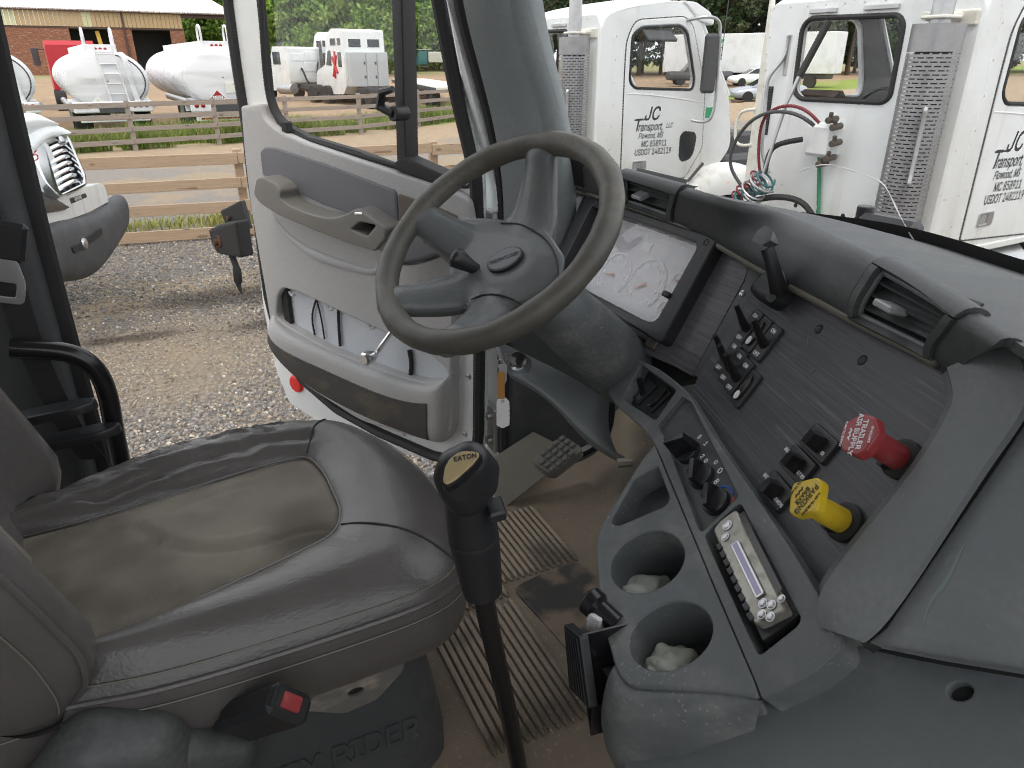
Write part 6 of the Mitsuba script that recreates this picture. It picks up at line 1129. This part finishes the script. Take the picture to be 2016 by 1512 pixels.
    if placard:
        px, txt, red = placard; pf_ = Frame(c-f*.30+s*px[0]+u*px[1], s, u)
        d_ = .26; part(k, 'placard', plate(pf_, [(-d_, 0), (0, -d_), (d_, 0), (0, d_)], t0=-.01, t1=.0, bevel=.002), 'white_print')
        pk_ = part(k, 'placard_face', plate(pf_, [(-d_*.85, 0), (0, -d_*.85), (d_*.85, 0), (0, d_*.85)], t0=.0005, t1=.003, bevel=.001), red)
        part(pk_, 'panel', fbox(pf_, -.16, .16, -.055, .055, .003, .006, .001), 'white_print')
        part(pk_, 'number', text(pf_, txt, .075, 0, 0, .006, True, .002, center=True), 'black_print')
    part(k, 'end_plate', boxo(c-f*.19+s*(-.5 if ladder else .30)-u*rz*(-.1 if ladder else .35), (s, u, f), (.16 if ladder else .28, .012 if ladder else .16, .012), .004), 'cream_paint')
    return k
tanker((-1.0174,28.7996,1.7582), (-2.8674,45.0767,2.072), 'white tank trailer with rear ladder and 1203 placard, red tractor in front of it', 1.25, .93, True, ((-.42, -.70), '1203', 'cream_paint'))
tanker((2.464,27.797,1.8694), (1.1259,43.1752,2.0954), 'white tank trailer with red diamond placard and no ladder, nearest the door edge', 1.22, .93, False, ((-.28, -.62), '1203', 'tail_red'))
tanker((-4.3657,29.199,1.7855), (-8.5489,47.7988,2.072), 'white tank trailer cut by the left picture edge above the parked truck', 1.25, .95, True, None)
def tractor_cab(o, f, label, mat, name='tractor', **kw):
    pass
rt = thing('red_tractor', 'bright red tractor cab with big mirror in front of a tank trailer', 'truck')
c = V(-3.0322,46.1509,1.63); f = unit(V(-.12, .99, 0)); s = np.cross(f, (0, 0, 1)); c[2] = 0
part(rt, 'cab', hull([c+s*a+f*b+V(0, 0, z) for a in (-1.1, 1.1) for b, z in ((-.3, 1.0), (-.3, 3.1), (0, 3.3), (1.2, 3.2), (1.9, 2.2), (1.9, 1.0))]), 'red_paint')
part(rt, 'mirror', boxo(c-s*1.55+f*1.4+V(0, 0, 2.55), (s, f, (0, 0, 1)), (.16, .06, .42), .03), 'dark_grey'); part(rt, 'mirror_arm', tube([c-s*1.05+f*1.4+V(0, 0, 2.9), c-s*1.5+f*1.4+V(0, 0, 2.9)], .03, 6), 'dark_grey')
wheel(rt, c-s*.95+f*-1.2+V(0, 0, .5), s, .5, .5); wheel(rt, c-s*.95+f*1.6+V(0, 0, .5), s, .5, .3); wheel(rt, c+s*.95+f*1.6+V(0, 0, .5), s, .5, .3)
part(rt, 'chassis', boxo(c+f*.0+V(0, 0, .85), (s, f, (0, 0, 1)), (.45, 2.4, .15), .03), 'dark_grey')

# ================================================================ brick building
bl_ = thing('brick_building', 'long brick workshop with tan metal fascia, white ribbed roof and dark openings', 'building')
w0, w1 = V(-20.5, 113.0, .6), V(6.3, 117.0, .6); wx = unit(w1-w0); BF = Frame(w0, wx, (0, 0, 1)); WL = np.linalg.norm(w1-w0)
def ux(px, py): p = V(0, 0, 0); return p
def onW(p): return onF(BF, p)
op = [[onW(p) for p in [(-0.7971,12.7679,2.7964),(-0.2547,12.5114,2.8029),(-0.33,12.2715,2.2569),(-0.8776,12.5339,2.2569)]], [onW(p) for p in [(-0.0035,12.391,2.8029),(0.4848,12.1538,2.7964),(0.3979,11.9228,2.2569),(-0.0853,12.1543,2.2569)]]]
op = [np.array([(q[0][0], 5.3), (q[1][0], 5.3), (q[1][0], .0), (q[0][0], .0)]) for q in op]
wtop, wbot = 5.45, 0.0; xr = onW((0.6551,11.9638,2.5819))[0]
segs = [(-6, op[0][0][0]), (op[0][1][0], op[1][0][0]), (op[1][1][0], xr)]
for a, b in segs: part(bl_, 'brick_wall', fbox(BF, a, b, -1.0, wtop, -.4, 0, .01), 'brick', smooth=False)
part(bl_, 'lintel', fbox(BF, -6, xr+.02, wtop, wtop+.22, -.42, .05, .01), 'brown_trim')
xe = onW((0.6547,12.1282,2.9069))[0]
nr_ = 64
for i in range(nr_):
    a = -6+(xe+6)*i/nr_; b = -6+(xe+6)*(i+1)/nr_
    part(bl_, 'fascia_panel', fbox(BF, a+.02, b-.02, wtop+.22, wtop+1.95, -.3, .06+.03*(i % 2), .01), 'pale_panel' if i in (int(nr_*.39), int(nr_*.40), int(nr_*.41), int(nr_*.65), int(nr_*.66)) else 'tan_metal', smooth=False)
part(bl_, 'eave', fbox(BF, -8, xe+7.2, wtop+1.95, wtop+2.2, -.3, .5, .02), 'brown_trim')
ro_ = [BF.p(-8, wtop+2.2, .5), BF.p(xe+7.2, wtop+2.2, .5), BF.p(xe+6.5, wtop+5.4, -14), BF.p(-8, wtop+5.4, -14)]
part(bl_, 'roof', hull(ro_+[q-V(0, 0, .15) for q in ro_]), 'roof_metal')
for i in range(70):
    t = (i+.5)/70; a = ro_[0]+(ro_[1]-ro_[0])*t; b = ro_[3]+(ro_[2]-ro_[3])*t; part(bl_, 'roof_rib', tube([a+V(0, 0, .04), b+V(0, 0, .04)], .06, 5), 'roof_metal')
part(bl_, 'interior', [fbox(BF, -6, xr, -1, wtop, -9, -8.8, .01), fbox(BF, -6, xr, wtop-.05, wtop+.1, -9, -.35, .01), fbox(BF, xr-.3, xr-.02, -1, wtop, -9, -.4, .01)], 'dark_grey')
part(bl_, 'canopy_post', [fbox(BF, xe+6.0, xe+6.25, -1, wtop+1.95, -.2, .1, .02)], 'brown_trim'); part(bl_, 'canopy_beam', fbox(BF, xe, xe+6.9, wtop+1.5, wtop+1.93, -.15, .2, .02), 'brown_trim')
part(bl_, 'downpipe', fbox(BF, op[0][1][0]+1.35, op[0][1][0]+1.6, 0, wtop+1.95, .08, .25, .02), 'brown_trim')
part(bl_, 'boom', tube([BF.p(op[0][0][0]+3.2, 5.2, -.6), BF.p(op[0][0][0]+3.5, 2.0, -.4)], .28, 6), 'yellow_paint')

# ================================================================ trucks seen through the door window
def shade_truck(name, label, cx, depth_pt, heading, body, group=None):
    pass
def box_part(k, n_, F_, a0, a1, b0, b1, t0, t1, m, ch=.05): return part(k, n_, fbox(F_, a0, a1, b0, b1, t0, t1, ch), m)
VF = XY((9.15, 48.77, .07), 25); VF = Frame(VF.o, unit(V(-.86, .5, 0)), unit(V(-.5, -.86, 0)))   # u: heading, v: its left side
k = thing('flat_roof_tractor', 'white low roof tractor unit with bare chassis seen through the door window', 'truck')
def tr(F_, k, prof, w, m='truck_white'):
    S_ = Frame(F_.p(0, -w, 0), F_.u, (0, 0, 1)); part(k, 'cab', plate(S_, rp(prof, .12), t0=-2*w, t1=0, bevel=.08), m, smooth=40); return S_
q = V(9.1486,48.7712,1.4844); vu = unit(V(-.42, .9, 0))
VF = Frame((q[0], q[1], .05), vu, np.cross((0, 0, 1), vu))
S_ = tr(VF, k, [(-.2, 1.05), (-.2, 3.05), (1.3, 3.1), (1.75, 2.2), (3.0, 1.9), (3.15, .6), (1.6, .6), (.3, .9)], 1.2)
RRv = Frame(VF.p(-.2, 0, 0), -VF.v, (0, 0, 1))
for a, b, c_, d_ in ((-1.0, -.1, 2.3, 2.7), (.0, .9, 2.3, 2.8), (-.1, .9, 1.7, 2.2)): part(k, 'wall_panel', fbox(RRv, a, b, c_, d_, .0, .04, .02), 'truck_white')
part(k, 'hose_bundle', [tube(spl([RRv.p(-.35, 1.9, .05), RRv.p(-.3, 1.5, .25), RRv.p(-.2, 1.1, .4), RRv.p(.1, 1.0, .9)], 16), .06, 6), tube(spl([RRv.p(.9, 2.2, .05), RRv.p(.5, 1.6, .4), RRv.p(.1, 1.0, .8)], 16), .05, 6)], 'black_rubber')
part(k, 'exhaust', cyl(RRv.p(1.0, 1.0, .3), RRv.p(1.0, 3.3, .3), .1, 10), 'dark_grey')
part(k, 'fuel_tank', cyl(VF.p(1.2, -1.0, .75), VF.p(-.2, -1.0, .75), .33, 16), 'alloy'); part(k, 'fuel_tank', cyl(VF.p(1.2, 1.0, .75), VF.p(-.2, 1.0, .75), .33, 16), 'alloy')
part(k, 'chassis', [fbox(Frame(VF.o, VF.u, VF.v), -4.6, 1, -.5, -.3, .75, 1.0), fbox(Frame(VF.o, VF.u, VF.v), -4.6, 1, .3, .5, .75, 1.0)], 'dark_grey')
for x in (-2.2, -3.5):
    for y in (-.95, .95): wheel(k, VF.p(x, y, .5), VF.v, .5, .5, 'alloy')
for y in (-1.05, 1.05): wheel(k, VF.p(2.3, y, .5), VF.v, .5, .3, 'alloy')
part(k, 'side_window', fbox(Frame(VF.p(0, 1.2, 0), -VF.u, (0, 0, 1)), -1.35, -.6, 2.1, 2.8, .0, .03, .02), 'dark_glass')
def sleeper(px, dep, lab, shift=0.0):
    q = V(*px); k = thing('sleeper_tractor', lab, 'truck', 'high roof sleeper tractors through the door window')
    vu = unit(V(-.13, .99, 0)); F_ = Frame((q[0], q[1], .04), vu, np.cross((0, 0, 1), vu))
    S_ = tr(F_, k, [(0, 1.0), (0, 3.85), (1.6, 3.95), (2.2, 3.75), (2.75, 2.9), (3.1, 2.1), (4.6, 1.75), (4.9, 1.3), (4.8, .5), (3.6, .5), (.5, .6)], 1.22)
    SL = Frame(F_.p(0, 1.22, 0), -F_.u, (0, 0, 1))
    for a in ((.35, .8), (1.1, 1.9)): part(k, 'roof_vent', fbox(SL, -a[1], -a[0], 3.1, 3.45, .0, .03, .02), 'dark_glass')
    part(k, 'door_window', plate(SL, rp([(-2.0, 2.05), (-2.0, 2.85), (-2.4, 2.85), (-2.85, 2.1)], .05), t0=0, t1=.03, bevel=.01), 'dark_glass')
    part(k, 'bunk_window', plate(SL, rp([(-.9, 2.0), (-.9, 2.75), (-.4, 2.75), (-.4, 2.0)], .05), t0=0, t1=.03, bevel=.01), 'dark_glass')
    part(k, 'red_mark', [tube([SL.p(-1.1, 2.6, .03), SL.p(-1.7, 1.5, .03)], .09, 5), tube([SL.p(-1.75, 2.5, .03), SL.p(-1.05, 1.7, .03)], .09, 5), tube([SL.p(-1.3, 2.8, .03), SL.p(-1.5, 1.4, .03)], .07, 5)], 'red_paint')
    RRs = Frame(F_.p(0, 0, 0), -F_.v, (0, 0, 1))
    part(k, 'cabinet', [fbox(RRs, -1.1, -.15, 1.0, 2.75, .0, .5, .03), fbox(RRs, -.13, .5, 1.0, 2.75, .0, .5, .03), fbox(RRs, .52, 1.15, 1.0, 2.75, .0, .5, .03)], 'grey_wall')
    for a, b in ((-.25, 2.2), (-.25, 1.5), (.4, 2.2), (.4, 1.5)): part(k, 'latch', fbox(RRs, a-.05, a+.05, b-.07, b+.07, .5, .53, .01), 'dark_grey')
    part(k, 'roof_shelf', fbox(RRs, -.9, -.2, 3.0, 3.4, .0, .03, .01), 'dark_glass'); part(k, 'roof_shelf', fbox(RRs, .2, .9, 3.0, 3.4, .0, .03, .01), 'dark_glass')
    part(k, 'chassis', [fbox(Frame(F_.o, F_.u, F_.v), -3.6, 1, -.5, -.3, .75, 1.0), fbox(Frame(F_.o, F_.u, F_.v), -3.6, 1, .3, .5, .75, 1.0)], 'dark_grey')
    part(k, 'fuel_tank', cyl(F_.p(.6, -1.0, .72), F_.p(2.2, -1.0, .72), .33, 16), 'alloy')
    for x in (-1.6, -2.9):
        for y in (-.95, .95): wheel(k, F_.p(x, y, .5), F_.v, .5, .5)
    for y in (-1.05, 1.05): wheel(k, F_.p(4.0, y, .5), F_.v, .5, .3)
    return k
sleeper((11.4092,42.7245,1.3076), 40, 'white high roof sleeper tractor with red marks, the nearer one beside the black window bar')
sleeper((11.8498,48.5372,1.1711), 46, 'white high roof sleeper tractor mostly hidden behind the nearer one')
k = thing('dump_truck', 'teal dump truck with pale tipper body parked far off at the tree line', 'truck')
q = V(41.4219,116.6334,2.3988); vu = unit(V(-.9, .42, 0)); DTF = Frame((q[0], q[1], float(gz(q[0], q[1]))), vu, np.cross((0, 0, 1), vu))
S_ = Frame(DTF.p(0, -1.2, 0), DTF.u, (0, 0, 1)); F3 = Frame(DTF.o, DTF.u, DTF.v)
part(k, 'cab', plate(S_, rp([(.2, 1.1), (.2, 3.0), (1.5, 3.0), (1.7, 2.2), (3.2, 2.1), (3.3, 1.0)], .1), t0=-2.4, t1=0, bevel=.06), 'teal_paint', smooth=40)
part(k, 'window', fbox(S_, .6, 1.4, 2.2, 2.8, .0, .03, .02), 'dark_glass'); part(k, 'cab_guard', fbox(F3, -.3, 1.7, -1.2, 1.2, 3.15, 3.25, .02), 'cream_paint')
part(k, 'tipper_body', fbox(F3, -4.8, .0, -1.25, 1.25, 1.35, 2.85, .06), 'cream_paint')
for i in range(7): part(k, 'body_rib', fbox(F3, -4.6+.72*i, -4.48+.72*i, -1.33, 1.33, 1.4, 2.8, .02), 'cream_paint')
part(k, 'fuel_tank', cyl(DTF.p(.3, -1.0, .8), DTF.p(1.6, -1.0, .8), .35, 14), 'alloy')
for x in (-3.9, -2.6, 2.5):
    for y in (-1.0, 1.0): wheel(k, DTF.p(x, y, .52), DTF.v, .52, .45)
k = thing('long_trailer', 'long pale grey van trailer behind the trucks in the door window', 'trailer')
a, b = V(13.4751,101.2979,3.4286), V(27.1587,89.7336,3.1635); F_ = Frame((a[0], a[1], .4), unit((b-a)*V(1, 1, 0)), np.cross((0, 0, 1), unit((b-a)*V(1, 1, 0))))
part(k, 'box', fbox(F_, 0, 16, 0, 2.6, 1.15, 4.05, .05), 'grey_wall'); part(k, 'underframe', fbox(F_, .5, 15.5, .4, 2.2, .8, 1.13, .05), 'dark_grey')
for x in (13.0, 14.3): wheel(k, F_.p(x, .3, .5), F_.v, .5, .5)
part(k, 'landing_leg', fbox(F_, 3.0, 3.15, .3, .5, -.3, .8, .02), 'dark_grey')
k = thing('farm_machine', 'green farm machine with dark canopy at the left of the door window', 'machine')
q = V(10.3341,70.3555,1.9157); F_ = XY((q[0], q[1], .2), 15)
part(k, 'body', fbox(F_, -1.6, 1.2, -.8, .8, .6, 1.5, .1), 'green_paint'); part(k, 'canopy', fbox(F_, -1.2, .9, -.9, .9, 3.0, 3.12, .04), 'dark_grey')
for a, b in ((-1.0, -.7), (-1.0, .7), (.7, -.7), (.7, .7)): part(k, 'canopy_post', tube([F_.p(a, b, 1.4), F_.p(a, b, 3.05)], .05, 6), 'dark_grey')
part(k, 'seat', fbox(F_, -.5, .1, -.3, .3, 1.5, 2.2, .05), 'dark_grey'); part(k, 'tank_cover', fbox(F_, .5, 2.4, -.7, .7, 1.5, 3.3, .1), 'dark_grey')
for x in (-1.1, .9):
    for y in (-.95, .95): wheel(k, F_.p(x, y, .5), F_.v, .55, .4, 'yellow_paint')
k = thing('flat_trailer', 'long low flatbed trailer deck beyond the fence, right of the window bar', 'trailer')
a, b = V(17.6122,54.2098,0.9799), V(14.4107,36.2072,0.9021); F_ = Frame((a[0], a[1], 0), unit((b-a)*V(1, 1, 0)), np.cross((0, 0, 1), unit((b-a)*V(1, 1, 0)))); Lf_ = np.linalg.norm((b-a)[:2])
part(k, 'deck', fbox(F_, 0, Lf_, -1.2, 1.2, 1.02, 1.16, .02), 'cream_paint'); part(k, 'side_rail', fbox(F_, 0, Lf_, -1.26, -1.2, .9, 1.12, .02), 'dark_grey'); part(k, 'side_rail', fbox(F_, 0, Lf_, 1.2, 1.26, .9, 1.12, .02), 'dark_grey')
part(k, 'landing_leg', fbox(F_, 3, 3.15, -.6, .6, 0, 1, .02), 'dark_grey')
for x in (Lf_-2, Lf_-3.4):
    for y in (-.95, .95): wheel(k, F_.p(x, y, .5), F_.v, .5, .45)

# ================================================================ box trailer, pickup and cars between the white trucks
k = thing('box_trailer', 'white box trailer with small green logo behind the cars', 'trailer')
a, b = V(46.0795,56.289,3.1481), V(48.8038,50.0859,3.1013); F_ = Frame((a[0], a[1], .2), unit((b-a)*V(1, 1, 0)), np.cross((0, 0, 1), unit((b-a)*V(1, 1, 0))))
part(k, 'box', fbox(F_, -4, 11.5, 0, 2.6, 1.15, 4.3, .05), 'truck_white'); part(k, 'underframe', fbox(F_, -3.5, 11, .4, 2.2, .75, 1.13, .05), 'dark_grey')
sf_ = Frame(F_.o, F_.u, (0, 0, 1)); sgn = sf_.at(*onF(sf_, (7.4175,8.7369,2.6079)))
part(k, 'logo', [tube([sgn.p(-.45, .3, .02), sgn.p(.45, .3, .02)], .05, 4), tube([sgn.p(-.45, .12, .02), sgn.p(.3, .12, .02)], .05, 4), tube([sgn.p(.3, .3, .02), sgn.p(-.1, -.3, .02), sgn.p(.35, -.3, .02)], .05, 4)], 'green_sticker')
for x in (8.5, 9.8): wheel(k, F_.p(x, .3, .5), F_.v, .5, .5)
part(k, 'landing_leg', fbox(F_, 0, .15, .3, .5, -.2, .8, .02), 'dark_grey')
def car(o, ang, label, paint, name='sedan', kind='sedan', group=None, damage=False):
    k = thing(name, label, 'car' if kind == 'sedan' else 'pickup truck', group); F_ = XY(o, ang)
    if kind == 'sedan':
        xs_ = [-2.25, -2.15, -1.7, -1.0, 0, 1.0, 1.7, 2.15, 2.3]; hw = [.62, .78, .88, .91, .92, .91, .87, .76, .55]; zl = [.45, .3, .22, .2, .2, .2, .22, .3, .45]; zh = [.80, .92, .97, .95, .93, .90, .84, .74, .62]
    else:
        xs_ = [-2.75, -2.7, -2.0, -1.0, 0, 1.0, 2.0, 2.7, 2.8]; hw = [.9, .97, 1.0, 1.0, 1.0, 1.0, .98, .93, .8]; zl = [.5, .45, .4, .4, .4, .4, .4, .45, .55]; zh = [1.10, 1.12, 1.12, 1.12, 1.14, 1.14, 1.12, 1.08, .95]
    R = []
    for x, h, a, b in zip(xs_, hw, zl, zh):
        sec = np.array([(-h*.85, a), (-h, a+.15), (-h*1.0, (a+b)/2+.05), (-h*.93, b-.04), (-h*.6, b+.01), (0, b+.03), (h*.6, b+.01), (h*.93, b-.04), (h, (a+b)/2+.05), (h, a+.15), (h*.85, a), (0, a)])
        R.append(F_.p(x, 0, 0)+sec[:, :1]*F_.v+sec[:, 1:2]*F_.n)
    part(k, 'body', skin(spl(np.array(R), 30)), paint, smooth=50)
    if kind == 'sedan': gp_ = [(-1.55, .93), (-.85, 1.38), (-.2, 1.44), (.35, 1.38), (1.15, .90)]; w0_, w1_ = .80, .60
    else: gp_ = [(-.25, 1.12), (-.15, 1.78), (.5, 1.85), (1.0, 1.75), (1.55, 1.12)]; w0_, w1_ = .92, .72
    zt = max(z for _, z in gp_); wd = lambda z: w0_+(w1_-w0_)*(z-gp_[0][1])/(zt-gp_[0][1])
    part(k, 'cabin', hull([F_.p(x, sg*wd(z), z) for x, z in gp_ for sg in (-1, 1)]), paint, smooth=25)
    for sg in (-1, 1):
        cx_ = np.mean([x for x, _ in gp_]); cz_ = np.mean([z for _, z in gp_])
        for x0_, x1_ in ((-2, cx_+.02), (cx_+.10, 2)):
            pl_ = [(cx_+(x-cx_)*.84, cz_+(z-cz_)*.78+.02) for x, z in gp_]; pg = Polygon(pl_).intersection(Polygon([(x0_, 0), (x1_, 0), (x1_, 3), (x0_, 3)]))
            if pg.is_empty: continue
            pts_ = np.array(pg.exterior.coords)[:-1]; part(k, 'side_window', hull([F_.p(x, sg*(wd(z)+d), z) for x, z in pts_ for d in (-.02, .012)]), 'dark_glass')
    fr_ = [gp_[-1], gp_[-2]]; part(k, 'windscreen', hull([F_.p(fr_[0][0]*(1-t)+fr_[1][0]*t+.012, sg*wd(fr_[0][1]*(1-t)+fr_[1][1]*t)*.88, fr_[0][1]*(1-t)+fr_[1][1]*t+.012) for t in (.1, .92) for sg in (-1, 1)]+[F_.p(.3, 0, 1.1)]), 'dark_glass')
    for x in ((1.4, -1.35) if kind == 'sedan' else (1.75, -1.75)):
        for sg in (-1, 1): wheel(k, F_.p(x, sg*.82, .33 if kind == 'sedan' else .40), F_.v, .33 if kind == 'sedan' else .40, .22, 'alloy', .72)
    for sg in (-1, 1): part(k, 'headlight', hull([F_.p(x, sg*y, z) for x, y, z in ((2.1, .45, .62), (2.18, .7, .66), (2.0, .8, .72), (1.95, .6, .78))] if kind == 'sedan' else [F_.p(x, sg*y, z) for x, y, z in ((2.72, .5, .8), (2.74, .8, .8), (2.6, .92, 1.0), (2.7, .5, 1.0))]), 'steel'); part(k, 'tail_light', hull([F_.p(x, sg*y, z) for x, y, z in ((xs_[0]+.03, .5, zh[0]-.05), (xs_[0]+.06, .75, zh[0]-.1), (xs_[0]+.12, .72, zh[0]+.05), (xs_[0]+.10, .5, zh[0]+.05))]), 'tail_red')
    if damage: part(k, 'torn_fender', hull(np.array([F_.p(x, y, z) for x, y, z in ((-2.3, -.9, .75), (-1.6, -.98, .9), (-1.1, -.98, .72), (-2.2, -.6, .95), (-2.5, -.7, .6))])), 'rust', label='crumpled brown torn corner over the wheel')
    return k
q = V(34.5744,35.8666,0.0544); car((q[0], q[1], .02), 154.4, 'silver sedan with a torn front corner, parked nearest between the white trucks', 'silver_paint', group=None, damage=False)
q2 = V(32.2928,35.7681,0.1077); 
q = V(47.5608,50.864,1.0513); car((q[0], q[1], .35), 154.4, 'white sedan parked in front of the box trailer', 'car_white')
q = V(44.575,54.7094,1.0071); car((q[0], q[1], .35), 154.4, 'dark pickup truck partly hidden behind the farther white truck', 'dark_grey', 'pickup', 'pickup')
k = thing('car_part', 'brown torn car panel lying by the silver sedan wheel', 'scrap')
q = V(31.8737,35.3312,0.0515); part(k, 'panel', hull([q+V(a, b, c_) for a, b, c_ in ((-.5, 0, .0), (.5, .2, -.1), (.6, 0, .12), (-.3, .3, .22), (0, -.2, .1))]), 'rust', smooth=False)

# ================================================================ trees
scene['bark'] = {'type': 'twosided', 'bsdf': {'type': 'diffuse', 'reflectance': {'type': 'rgb', 'value': [.10, .075, .055]}}}
def crown_mesh(seed, H, R, base, nclump, per, leaf, cols, conic=0.0):
    g = np.random.default_rng(seed); P, C = [], []
    for i in range(nclump):
        t = g.random()**.8; z = base+(H-base)*t; rr_ = R*(1-conic*t)*math.sin(math.pi*min(max(.12+.83*t, .05), .97))**.6
        a = g.random()*6.283; d = rr_*g.random()**.45; cc_ = V(d*math.cos(a), d*math.sin(a), z); cr_ = R*(.16+.20*g.random())
        q = g.normal(size=(per, 3)); q /= np.linalg.norm(q, axis=1, keepdims=True); q = cc_+q*cr_*(.55+.45*g.random((per, 1)))*V(1, 1, .75)
        P.append(q); C.append(np.array(cols)[g.integers(0, len(cols))]*(.75+.5*g.random((per, 1)))*(.8+.3*g.random()))
    P = np.vstack(P); C = np.vstack(C); m = len(P)
    a = g.normal(size=(m, 3)); a /= np.linalg.norm(a, axis=1, keepdims=True); b = np.cross(a, g.normal(size=(m, 3))); b /= np.linalg.norm(b, axis=1, keepdims=True)
    s = leaf*(.6+.8*g.random((m, 1))); v = np.stack([P-a*s, P+b*s*.55, P+a*s, P-b*s*.55], 1).reshape(-1, 3)
    f = (np.array([[0, 1, 2], [0, 2, 3]])[None]+4*np.arange(m)[:, None, None]).reshape(-1, 3)
    return mikit.ply(tm(v, f), 'leaf_mat', smooth=False, color=np.repeat(C, 4, 0))
def trunk_mesh(seed, H, r, base):
    g = np.random.default_rng(seed); p = spl(np.array([(0, 0, -.5), (g.normal(0, .1), g.normal(0, .1), H*.3), (g.normal(0, .3), g.normal(0, .3), H*.6), (g.normal(0, .4), g.normal(0, .4), H*.95)]), 12); ms = [tube(p, np.linspace(r, r*.15, 12), 7)]
    for i in range(9):
        j = int(g.integers(3, 11)); a = g.random()*6.283; L = H*.18*(1.3-j/12); ms.append(tube([p[j], p[j]+V(math.cos(a)*L*.6, math.sin(a)*L*.6, L*.3), p[j]+V(math.cos(a)*L, math.sin(a)*L, L*.7)], [r*.35, r*.22, r*.06], 5))
    return mikit.ply(cat_mesh(ms), 'bark', smooth=True)
G_BR = [(.18, .30, .05), (.14, .25, .04), (.22, .32, .07)]; G_MD = [(.075, .16, .03), (.10, .19, .04), (.06, .13, .03)]; G_DK = [(.05, .095, .035), (.065, .11, .045), (.08, .10, .045)]
KIND = {'bright': [(crown_mesh(21+i, 9, 4.2, .8, 70, 70, .26, G_BR), trunk_mesh(31+i, 9, .18, 2)) for i in range(2)],
        'mid': [(crown_mesh(41+i, 15, 4.8, 1.0, 110, 75, .30, G_MD), trunk_mesh(51+i, 15, .25, 4)) for i in range(3)],
        'dark': [(crown_mesh(61+i, 21, 4.4, 4.5, 105, 70, .30, G_DK, .45), trunk_mesh(71+i, 21, .30, 9)) for i in range(3)]}
LAB = {'bright': ('leafy_tree', 'low bright yellow-green leafy tree', 'bright leafy trees at the wood edge'),
       'mid': ('wood_tree', 'mid green broadleaf tree in the wood', 'mid green trees in the wood'),
       'dark': ('tall_tree', 'tall dark thin-crowned tree', 'tall dark trees above the wood')}
g = np.random.default_rng(17)
def plant(kind, px_x, dep, sc=1.0):
    e = V(math.sin(YAW), math.cos(YAW), 0); rt_ = V(math.cos(YAW), -math.sin(YAW), 0)
    q = e*dep+rt_*dep*px_x; n_, l_, gr = LAB[kind]; cm, tk = KIND[kind][int(g.integers(0, len(KIND[kind])))]
    w_ = 'right of the brick building' if px_x < -.34 else ('seen through the door window' if px_x < -.02 else 'behind the white day cab trucks'); k = thing(n_, l_+' '+w_, 'tree', gr+' '+w_); s_ = sc*(.85+.3*g.random()); M = T().translate([float(q[0]), float(q[1]), float(gz(q[0], q[1]))-.1]).rotate([0, 0, 1], float(g.random()*360)).scale([s_, s_, s_*(.9+.2*g.random())])
    scene[k+'__crown'] = {**cm, 'to_world': M}; scene[k+'__trunk'] = {**tk, 'to_world': M}
for x, d_, s_ in ((-.29, 100, 1.2), (-.27, 95, 1.3), (-.245, 98, 1.0), (-.20, 100, 1.2), (-.135, 128, 1.3), (-.10, 132, 1.2), (-.165, 112, 1.2), (-.07, 134, 1.3), (-.045, 134, 1.1), (.0, 128, 1.2), (-.38, 128, 1.3), (-.41, 130, 1.2)): plant('bright', x, d_, s_)
for i, x in enumerate(np.linspace(-.42, .02, 17)): plant('mid', x+g.normal(0, .008), 132+10*g.random()+(6 if i % 2 else 0), 1.15)
for i, x in enumerate(np.linspace(-.42, .03, 13)): plant('dark', x+g.normal(0, .01), 142+12*g.random(), 1.15)
for i, x in enumerate(np.linspace(.04, .42, 20)): plant('dark', x+g.normal(0, .01), 92+22*g.random(), .95)
for i, x in enumerate(np.linspace(.03, .75, 16)): plant('mid', x+g.normal(0, .01), 108+14*g.random(), 1.0)
for i, x in enumerate(np.linspace(.44, .9, 12)): plant('dark', x+g.normal(0, .01), 95+20*g.random(), 1.0)
